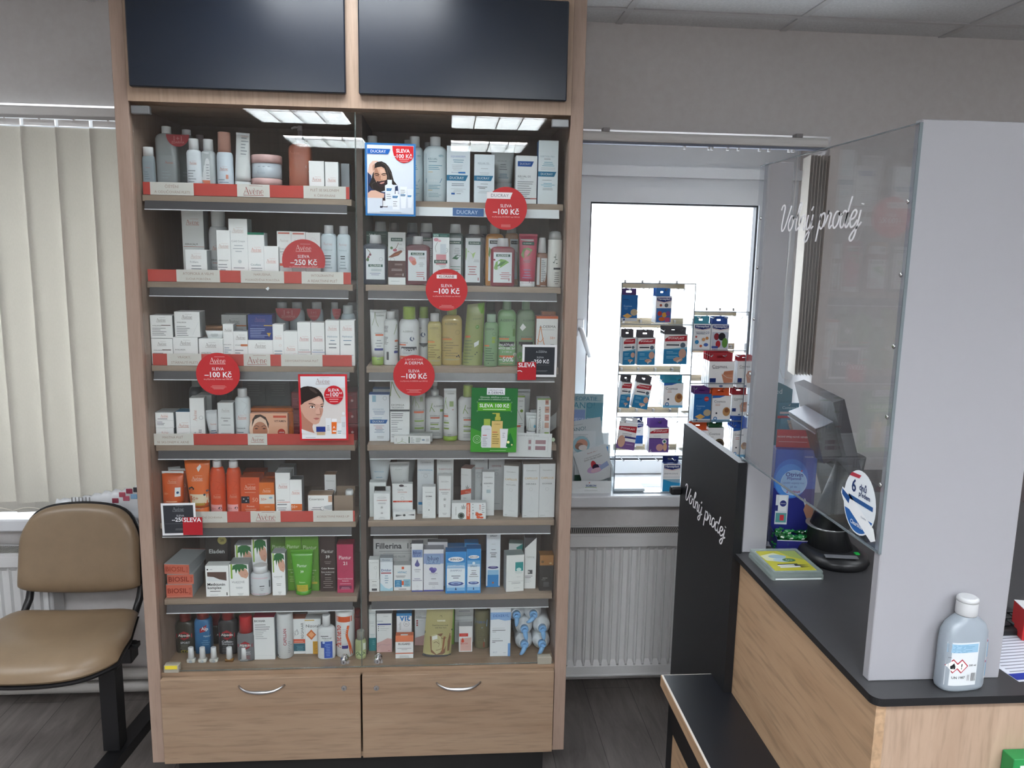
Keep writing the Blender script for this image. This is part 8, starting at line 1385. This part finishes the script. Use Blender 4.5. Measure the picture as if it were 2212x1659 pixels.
# ================================================================ ON THE COUNTER
rt = empty('money_tray', (1.695, -.52, ZT)); tag(rt, 'clear plastic coin tray with yellow green insert on the worktop', 'tray')
def mq(g, n, p=None, r=None): r = r or rt; o = g.build(n, p or r); o.matrix_parent_inverse = Matrix.Translation(-Vector(r.location)); return o
TX = (1.632, 1.757, -.624, -.472)
g = MB(); gp = mat('#aebdb9', .1, alpha=.42); zt_ = ZT+.017
def rr(x0, x1, y0, y1, r, n=5):
    P = []
    for cx, cy, a0 in ((x1-r, y0+r, -PI/2), (x1-r, y1-r, 0), (x0+r, y1-r, PI/2), (x0+r, y0+r, PI)):
        for i in range(n+1): a = a0+PI/2*i/n; P.append((cx+r*math.cos(a), cy+r*math.sin(a)))
    return P
def prism(g, P, z0, z1, m):
    n = len(P); g.add([(x, y, z0) for x, y in P]+[(x, y, z1) for x, y in P], [tuple(range(n))[::-1], tuple(range(n, 2*n))]+[(k, (k+1) % n, n+(k+1) % n, n+k) for k in range(n)], m)
prism(g, rr(*TX, .008), ZT+.0002, ZT+.009, gp); prism(g, rr(TX[0]+.002, TX[1]-.002, TX[2]+.002, TX[3]-.002, .007), ZT+.0092, zt_, gp)
for q in ((TX[0]+.004, TX[1]-.004, TX[2]+.004, TX[2]+.010), (TX[0]+.004, TX[1]-.004, TX[3]-.010, TX[3]-.004), (TX[0]+.004, TX[0]+.010, TX[2]+.010, TX[3]-.010), (TX[1]-.010, TX[1]-.004, TX[2]+.010, TX[3]-.010)): g.box(q[0], q[1], q[2], q[3], zt_, zt_+.003, gp)
g.box(TX[0]+.008, TX[1]-.008, TX[2]-.0006, TX[2], ZT+.002, ZT+.005, mat('#e6ecec', .1)); mq(g, 'clear_case')
g = MB(); zi = zt_+.0006; x0, x1, y0, y1 = TX[0]+.013, TX[1]-.013, TX[2]+.014, TX[3]-.014; g.box(x0, x1, y0, y1, zt_+.0001, zi, paper('#b3b03a'))
mw, mh = x1-x0, y1-y0; pr(g, 'p,#8f9f5a,.05,1,.5,1,.5,.5,.2,.7;p,#c4c8a8,-.5,.75,-.1,.9,.1,.7,-.2,.45,-.45,.5;e,-.1,.7,.22,.12,#8fa8b4;e,-.05,.52,.24,.12,#9fb4bc;e,.1,.52,.16,.1,#3a6a4a;t,ČPO,.1,.52,.16,#cfd8c0,b;p,#2a2c30,-.3,.32,.2,.34,.2,.3,-.3,.28;p,#c0c8cc,-.32,.28,.1,.3,.1,.24,-.32,.22;p,#33363a,.1,.3,.45,.26,.1,.22;p,#c8ccd0,-.3,.2,.2,.22,.2,.16,-.3,.14;p,#2a2c30,.2,.2,.44,.18,.2,.15', mw, mh, lambda x, z, e: ((x0+x1)/2+x, y0+z, zi+e)); mq(g, 'insert')

# touch terminal seen from behind
rt = empty('cash_terminal', (1.83, -.48, ZT)); tag(rt, 'black cash register touch screen seen from behind on its foot', 'monitor')
DK = mat('#3c3a40', .38); DK2 = mat('#1f2022', .4); GR = mat('#8a8e9c', .35)
n0 = Vector((1.804, -.50, 1.362)); ey = Vector((.036, .30, .0)); dn = Vector((.115, 0, -.350)); tn = Vector((.026, -.003, .0085))
g = MB(); g.obox(n0+dn, ey, tn, -dn, DK); mq(g, 'screen_housing')
g = MB(); p = n0+tn*1.01; g.obox(p+dn*.96+ey*.04, ey*.92, tn*.05, -dn*.92, mat('#0c0d10', .15)); mq(g, 'screen')
g = MB(); p = n0+dn*.40+ey*.10+Vector((-.045, 0, -.018)); g.obox(p, ey*.72, Vector((.045, 0, .018)), -dn*.24, DK)
q = n0+dn*.155+ey*.10+Vector((-.045, 0, -.018)); g.obox(q+Vector((0, 0, .0005)), ey*.72, Vector((.043, 0, .017)), Vector((0, 0, .002)), GR); g.obox(q-Vector((.0015, 0, .012)), ey*.72, Vector((.002, 0, 0)), Vector((0, 0, .003)), GR); mq(g, 'rear_box')
g = MB(); g.loft([(ZT+.075, .045, .050, 2.2), (ZT+.15, .034, .044, 3, .02, 0), (ZT+.25, .02, .04, 4, .055, .02)], DK2, 24, cx=1.842, cy=-.46); g.obox(n0+dn*.98+ey*.12+Vector((-.012, 0, 0)), ey*.7, Vector((.03, 0, .01)), -dn*.45, DK2); mq(g, 'neck')
g = MB(); g.loft([(ZT+.0002, .072, .095, 2.3), (ZT+.010, .078, .10, 2.3), (ZT+.022, .074, .096, 2.3), (ZT+.030, .062, .08, 2.3, -.004, .012)], DK2, 36, cx=1.838, cy=-.49)
g.loft([(ZT+.030, .052, .062, 2.2), (ZT+.068, .042, .050, 2.2, .002, .02), (ZT+.072, .046, .052, 2.2, .002, .02)], DK2, 30, cx=1.836, cy=-.475); g.loft([(ZT+.0718, .049, .054, 2.2), (ZT+.0755, .049, .054, 2.2)], mat('#a9acae', .3, metal=.5), 30, cx=1.838, cy=-.455); g.obox((1.785, -.565, ZT+.030), (.075, -.012, 0), (.004, .018, 0), (0, 0, .002), mat('#77797e', .25))
g.box(1.868, 1.878, -.548, -.538, ZT+.029, ZT+.0325, mat('#1fae4a', .4)); mq(g, 'foot')

# nasal spray display box
a = atz(*ZM(300, 1245), ZT); rt = empty('carton_display', (1.770, -.402, ZT), -.12); tag(rt, 'dark blue cardboard promotion display with red header, sweets in its tray', 'display box')
g = MB(); DBL = paper('#23266e'); W_, H_, D_ = .104, .252, .045
g.box(-W_/2, W_/2, .0, D_, .004, H_, paper('#2a3580'), .001)
pr(g, 'r,-.5,.12,.5,.60,#262c78;r,-.5,.60,.5,1,#2f55a8;e,-.1,.70,.42,.5,#3a6cc0;e,-.12,.68,.36,.42,#4a86d0;t,HALEON,.3,.93,.2,#a8b4d8,b;d,-.02,.66,.32,#a9c0dc;d,-.02,.66,.30,#8fb2d8;t,Otrivin,-.02,.745,.42,#27307c,b;d,.15,.785,.02,#c43a44;t,Příjemně,-.02,.70,.34,#3a3a88,b;t,uvolní ucpaný nos,-.02,.655,.5,#3a4a90;t,již do,-.02,.615,.16,#3a4a90;t,2 minut,-.02,.57,.34,#a0445a,b;r,-.42,.22,-.12,.53,#cfd6dc;r,-.34,.36,-.16,.52,#e0e4e8;d,-.24,.44,.08,#2a3478;t,Otrivin,-.24,.44,.12,w;r,-.42,.36,-.36,.42,#2a3478;r,-.4,.24,-.14,.34,#5a9a9a;r,-.3,.26,-.2,.32,#c43a44;'
  'p,#d0d6dc,.22,.50,.28,.50,.42,.36,.36,.34;p,#3a4a8a,.20,.50,.24,.52,.28,.48,.22,.46;p,#b98a74,.30,.44,.36,.46,.5,.42,.5,.26,.40,.24,.36,.28,.3,.34,.26,.38', W_, H_, flat(-.0002)); g.build('carton', rt)
g = MB(); g.box(-W_/2+.006, W_/2-.002, D_*.55, D_*.55+.0012, H_-.004, H_+.046, paper('#b23340')); pr(g, 't,NOSNÍ SPREJ NOVÉ GENERACE*,0,.62,.88,#e4ccd0,b;l,-.06,.28,.74,1,.12,#d8a8ae', W_, .038, lambda x, z, e: (x+.002, D_*.55-.0004-e, H_+.004+z)); g.build('header', rt)
g = MB(); td = -.062; g.box(-W_/2, W_/2, td, td+.0012, 0, .034, DBL)
for x in (-W_/2, W_/2-.0012): g.add([(x, td, 0), (x, .001, 0), (x, .001, .050), (x, td, .036), (x+.0012, td, 0), (x+.0012, .001, 0), (x+.0012, .001, .050), (x+.0012, td, .036)], [(0, 3, 2, 1), (4, 5, 6, 7), (3, 7, 6, 2), (0, 4, 7, 3)], DBL)
g.box(-W_/2, W_/2, td, .001, 0, .0035, DBL); g.box(-W_/2, W_/2, td-.0003, td+.0014, .0335, .0348, paper('#b9b9c4')); g.build('tray', rt)
random.seed(11); CG = [mat('#1f7a3a', .18, spec=.8), mat('#2a9048', .18, spec=.8), mat('#156030', .18, spec=.8)]; CWm = mat('#c9dccb', .25)
proto = []
for v in range(3):
    g = MB(); vs = []; n = 12
    prof = [(-.017, .0065), (-.013, .0035), (-.0095, .003), (-.007, .006), (-.003, .0078), (.003, .0078), (.007, .006), (.0095, .003), (.013, .0038), (.017, .0068)]
    for i, (x, r_) in enumerate(prof):
        for k in range(n): t = 2*PI*k/n; q = r_*(1+.16*math.sin(3*t+i*1.3+v)); vs.append((x, q*math.cos(t), q*math.sin(t)*(.5 if i < 2 or i > 7 else .85)))
    g.add(vs, [(i*n+k, i*n+(k+1) % n, (i+1)*n+(k+1) % n, (i+1)*n+k) for i in range(len(prof)-1) for k in range(n)]+[tuple(range(n))[::-1], tuple((len(prof)-1)*n+k for k in range(n))], CG[v], False)
    g.add([(-.004, -.0082, -.002), (.004, -.0082, -.002), (.005, -.0079, .002), (-.003, -.0079, .002)], [(0, 1, 2, 3)], CWm); proto.append(g.v and g)
RM = rt.matrix_basis.copy(); RM = Matrix.Translation(rt.location) @ Matrix.Rotation(-.12, 4, 'Z')
mesh0 = []
for layer in range(3):
    for i in range(4):
        for j in range(2 if layer < 2 else 2):
            v = (i+j+layer) % 3; x = -.038+.0255*i+random.uniform(-.003, .003); y_ = -.046+.026*j+random.uniform(-.002, .002); z_ = .012+.0135*layer+(.004*j)
            p = RM @ Vector((x, y_, z_))
            if len(mesh0) < 3: o = proto[len(mesh0)].build('wrapped_sweet'); mesh0.append(o)
            else: o = mesh0[v].copy(); COL.objects.link(o)
            o.location = p; o.rotation_euler = (random.uniform(-.3, .3), random.uniform(-.25, .25), random.uniform(-.7, .7))
            tag(o, 'green foil wrapped sweet in the tray of the blue promotion display', 'sweet', 'green wrapped sweets in the promotion tray')
# cosmetics behind the narrow post, papers
g = MB(); g.loft([(0, .022, .022, 2), (.13, .022, .022, 2), (.134, .018, .018, 2)], plas('#9a98a6'), 24); g.loft([(.1342, .017, .017, 2), (.150, .016, .016, 2)], plas('#d02a5a'), 20); c = atz(1650, 1178, ZT)
pr(g, 'c,#33363c,.04,.2,.1,.3,.35,.15,.5,.35,.6;c,#33363c,.03,.35,.1,.15,.3,.38,.45', .044, .13, sfront([(0, .022, .022, 2), (.13, .022, .022, 2)]), 1)
rt = g.build('spray_can', None, (1.693, -.385, ZT+.0002)); tag(rt, 'grey lilac can with pink top behind the narrow white post', 'can')
g = MB(); g.obox((1.69, -.40, ZT+.0003), (.115, -.05, 0), (.02, .03, 0), (0, 0, .0012), paper('#b9bcc4')); g.obox((1.725, -.44, ZT+.0018), (.06, -.016, 0), (.012, .022, 0), (0, 0, .0008), paper('#2a2c4a')); tag(g.build('paper_sheet'), 'thin pale papers lying in front of the blue promotion display', 'paper')
# keyboard in the shade behind the screen
rt = empty('keyboard', (2.0, -.72, ZT)); tag(rt, 'black keyboard behind the hygiene screen near the wide post', 'keyboard')
g = MB(); g.box(-.07, .07, -.19, .19, .0003, .014, DK2, .003); g.build('case', rt)
for i in range(5):
    g = MB()
    for j in range(13): g.box(-.06+.025*i, -.06+.025*i+.020, -.175+.0272*j, -.175+.0272*j+.021, .0142, .020, mat('#2a2b2e', .45), .002)
    g.build('key_row', rt)

# hand rub bottle at the near corner
rt = empty('sanitizer_bottle', (1.777, -1.082, ZT)); rt.rotation_euler = (0, 0, .10); tag(rt, 'translucent hand rub bottle with white cap in front of the wide white post', 'bottle')
g = MB(); hb = .130; A_, B_ = .042, .0205
SR = [(0.0003, A_*.90, B_*.88, 2.8), (.003, A_*.97, B_*.96, 3), (.009, A_, B_, 3.2), (.085, A_, B_, 3.2), (.105, A_*.97, B_*.99, 3), (.118, A_*.84, B_*.93, 2.6), (.126, A_*.62, B_*.82, 2.3), (.131, A_*.44, B_*.76, 2), (.134, .0155, .0155, 2)]
g.loft(SR, mat('#9ba5ae', .28, alpha=.88), 44)
g.loft([(.004, A_*.9, B_*.9, 3), (.098, A_*.93, B_*.93, 3)], mat('#a9b4bf', .2), 30)
f = sfront(SR)
pr(g, 'r,-.47,.10,.18,.70,#ced3d6;r,-.47,.56,.16,.68,#8fb4cc;L,-.46,.66,.6,6,.018,#5f8cac;l,-.42,.49,.1,1,.03,#6a6e74;t,500 ml,.07,.38,.16,#2a2c30,b;t,UN 1987,-.22,.215,.28,#2a2c30,b;r,.38,.16,.485,.72,#b9bec2;r,.41,.19,.48,.42,#6fa4c8;r,.41,.46,.48,.70,#6fa4c8;r,.385,.68,.41,.71,#b03a44;r,.385,.39,.41,.42,#b03a44', 2*A_, .13, f, 1)
mp = lambda x, z, e: f(x, z, e)
for cx, ch in ((-.030, 'F'), (-.0155, '!')):
    g.poly([(cx, .036), (cx+.0125, .049), (cx, .062), (cx-.0125 if cx > -.03 else cx-.0105, .049)], lambda x, z: f(x, z, .0009), ink('#a82a3a')); g.poly([(cx, .0385), (cx+.010, .049), (cx, .0595), (cx-.010, .049)], lambda x, z: f(x, z, .0011), ink('#e0e2e4'))
g.text('!', -.0155, .049, .0022, lambda x, z: f(x, z, .0013), ink('#1f1f22'), 1, sy=1); g.poly([(-.034, .044), (-.027, .044), (-.0265, .049), (-.029, .055), (-.032, .051), (-.0345, .049)], lambda x, z: f(x, z, .0013), ink('#1f1f22'))
for k in range(14): 
    if k % 3: g.grid(.0035+.0007*k, .021, .0039+.0007*k, .036, lambda x, z: f(x, z, .0012), ink('#2a2c30'), 1)
for k in range(2): g.grid(-.0028+.0025*k, .022, -.0022+.0025*k, .033, lambda x, z: f(x, z, .0012), ink('#2a2c30'), 1)
g.build('bottle_body', rt)
g = MB(); g.loft([(.1335, .0165, .0165, 2), (.136, .0175, .0175, 2), (.156, .0172, .0172, 2), (.1575, .0165, .0165, 2)], mat('#bfc1c3', .3), 30); g.loft([(.1577, .0178, .0178, 2), (.163, .0172, .0172, 2), (.1655, .014, .014, 2)], mat('#c6c8ca', .3), 30); g.build('flip_cap', rt)
# papers and boxes at the right edge
g = MB(); P0 = atz(2145, 1478, ZT); g.obox((1.895, -1.075, ZT+.0003), (.23, .02, 0), (-.02, .22, 0), (0, 0, .0008), paper('#c9ccd6')); 
mpx = lambda x, z, e: (1.895+x*.23/.23-.09*z, -1.075+z+.087*x, ZT+.0012+e)
pr(g, 'r,-.0,.02,1,.12,#2c3c94;r,0,.86,1,.94,#3a4ca4;L,.04,.8,.9,14,.05,#8a8c98;r,.5,.94,.9,.99,#8a8a5a', .22, .21, mpx); o = g.build('form_sheet'); tag(o, 'printed form with blue bands lying beside the wide post', 'paper')
a = aty(2194, 1395, -.93); g = MB(); g.box(0, .12, 0, .05, 0, .062, paper('#b0282c'), .0006); g.box(0, .12, 0, .05, .0615, .0625, paper('#c9cacc')); g.box(.02, .10, -.0006, 0, .02, .035, paper('#d8dadc'))
o = g.build('product_box', None, (2.008, -.93, ZT+.0018)); o.rotation_euler = (0, 0, -.25); tag(o, 'red box standing on the printed form at the right edge', 'box')
g = MB(); p = aty(2190, 1640, -1.13); g.box(0, .12, 0, .03, -.12, .03, paper('#2a8a4a'), .001); g.box(.012, .12, -.0006, 0, -.10, .018, paper('#d5d8d6')); 
# wall-mounted card holder on the end of the counter
o = g.build('leaflet_box', None, (p.x, -1.1315, p.z-.03)); tag(o, 'green and white box hanging on the counter end at the lower right corner', 'box')
# farther desk with packs, glimpsed right of the wide post
rt = empty('back_shelf', (3.0, .1, 0)); tag(rt, 'dark shelf unit behind the counter at the far right', 'shelf')
def bq(g, n): o = g.build(n, rt); o.matrix_parent_inverse = Matrix.Translation(-Vector(rt.location)); return o
p1 = aty(2200, 1100, -.0); g = MB(); g.box(2.40, 3.4, .10, .45, 0, p1.z-.03, mat('#6a7078', .5)); bq(g, 'cabinet'); g = MB(); g.box(2.38, 3.42, .08, .47, p1.z-.03, p1.z, mat('#4d4444', .45)); bq(g, 'top')
for k, (c1, c2, l, zz_, hh) in enumerate((('#2a3c8a', '#b02a44', 'dark blue pack with red print', 0, .11), ('#a3283a', '#d8dadd', 'red pack with white print', .112, .06), ('#c4602c', '#2f6a3a', 'orange and green pack', .174, .07))):
    g = MB(); g.box(0, .16, 0, .05, 0, hh, paper(c1), .001); pr(g, 'r,-.4,.3,.1,.7,%s;d,.25,.5,.12,#cfd3d8;t,FUN,-.1,.5,.5,w,b' % c2, .16, hh, lambda x, z, e: (x+.08, -.0003-e, z)); o = g.build('product_box', None, (2.425, .15, p1.z+.0005+zz_)); tag(o, l+' in the stack at the far right edge', 'box', 'packs stacked at the far right')

# ---------------------------------------------------------------- checks
seen = {}
for o in bpy.data.objects:
    if o.parent is None and 'label' in o: seen.setdefault(o['label'], []).append(o.name)
for k, v in seen.items():
    if len(v) > 1 and 'sweet' not in k: print('SAME LABEL', k, v)
    n = len(k.split())
    if n < 4 or n > 16: print('LABEL LENGTH', n, k)
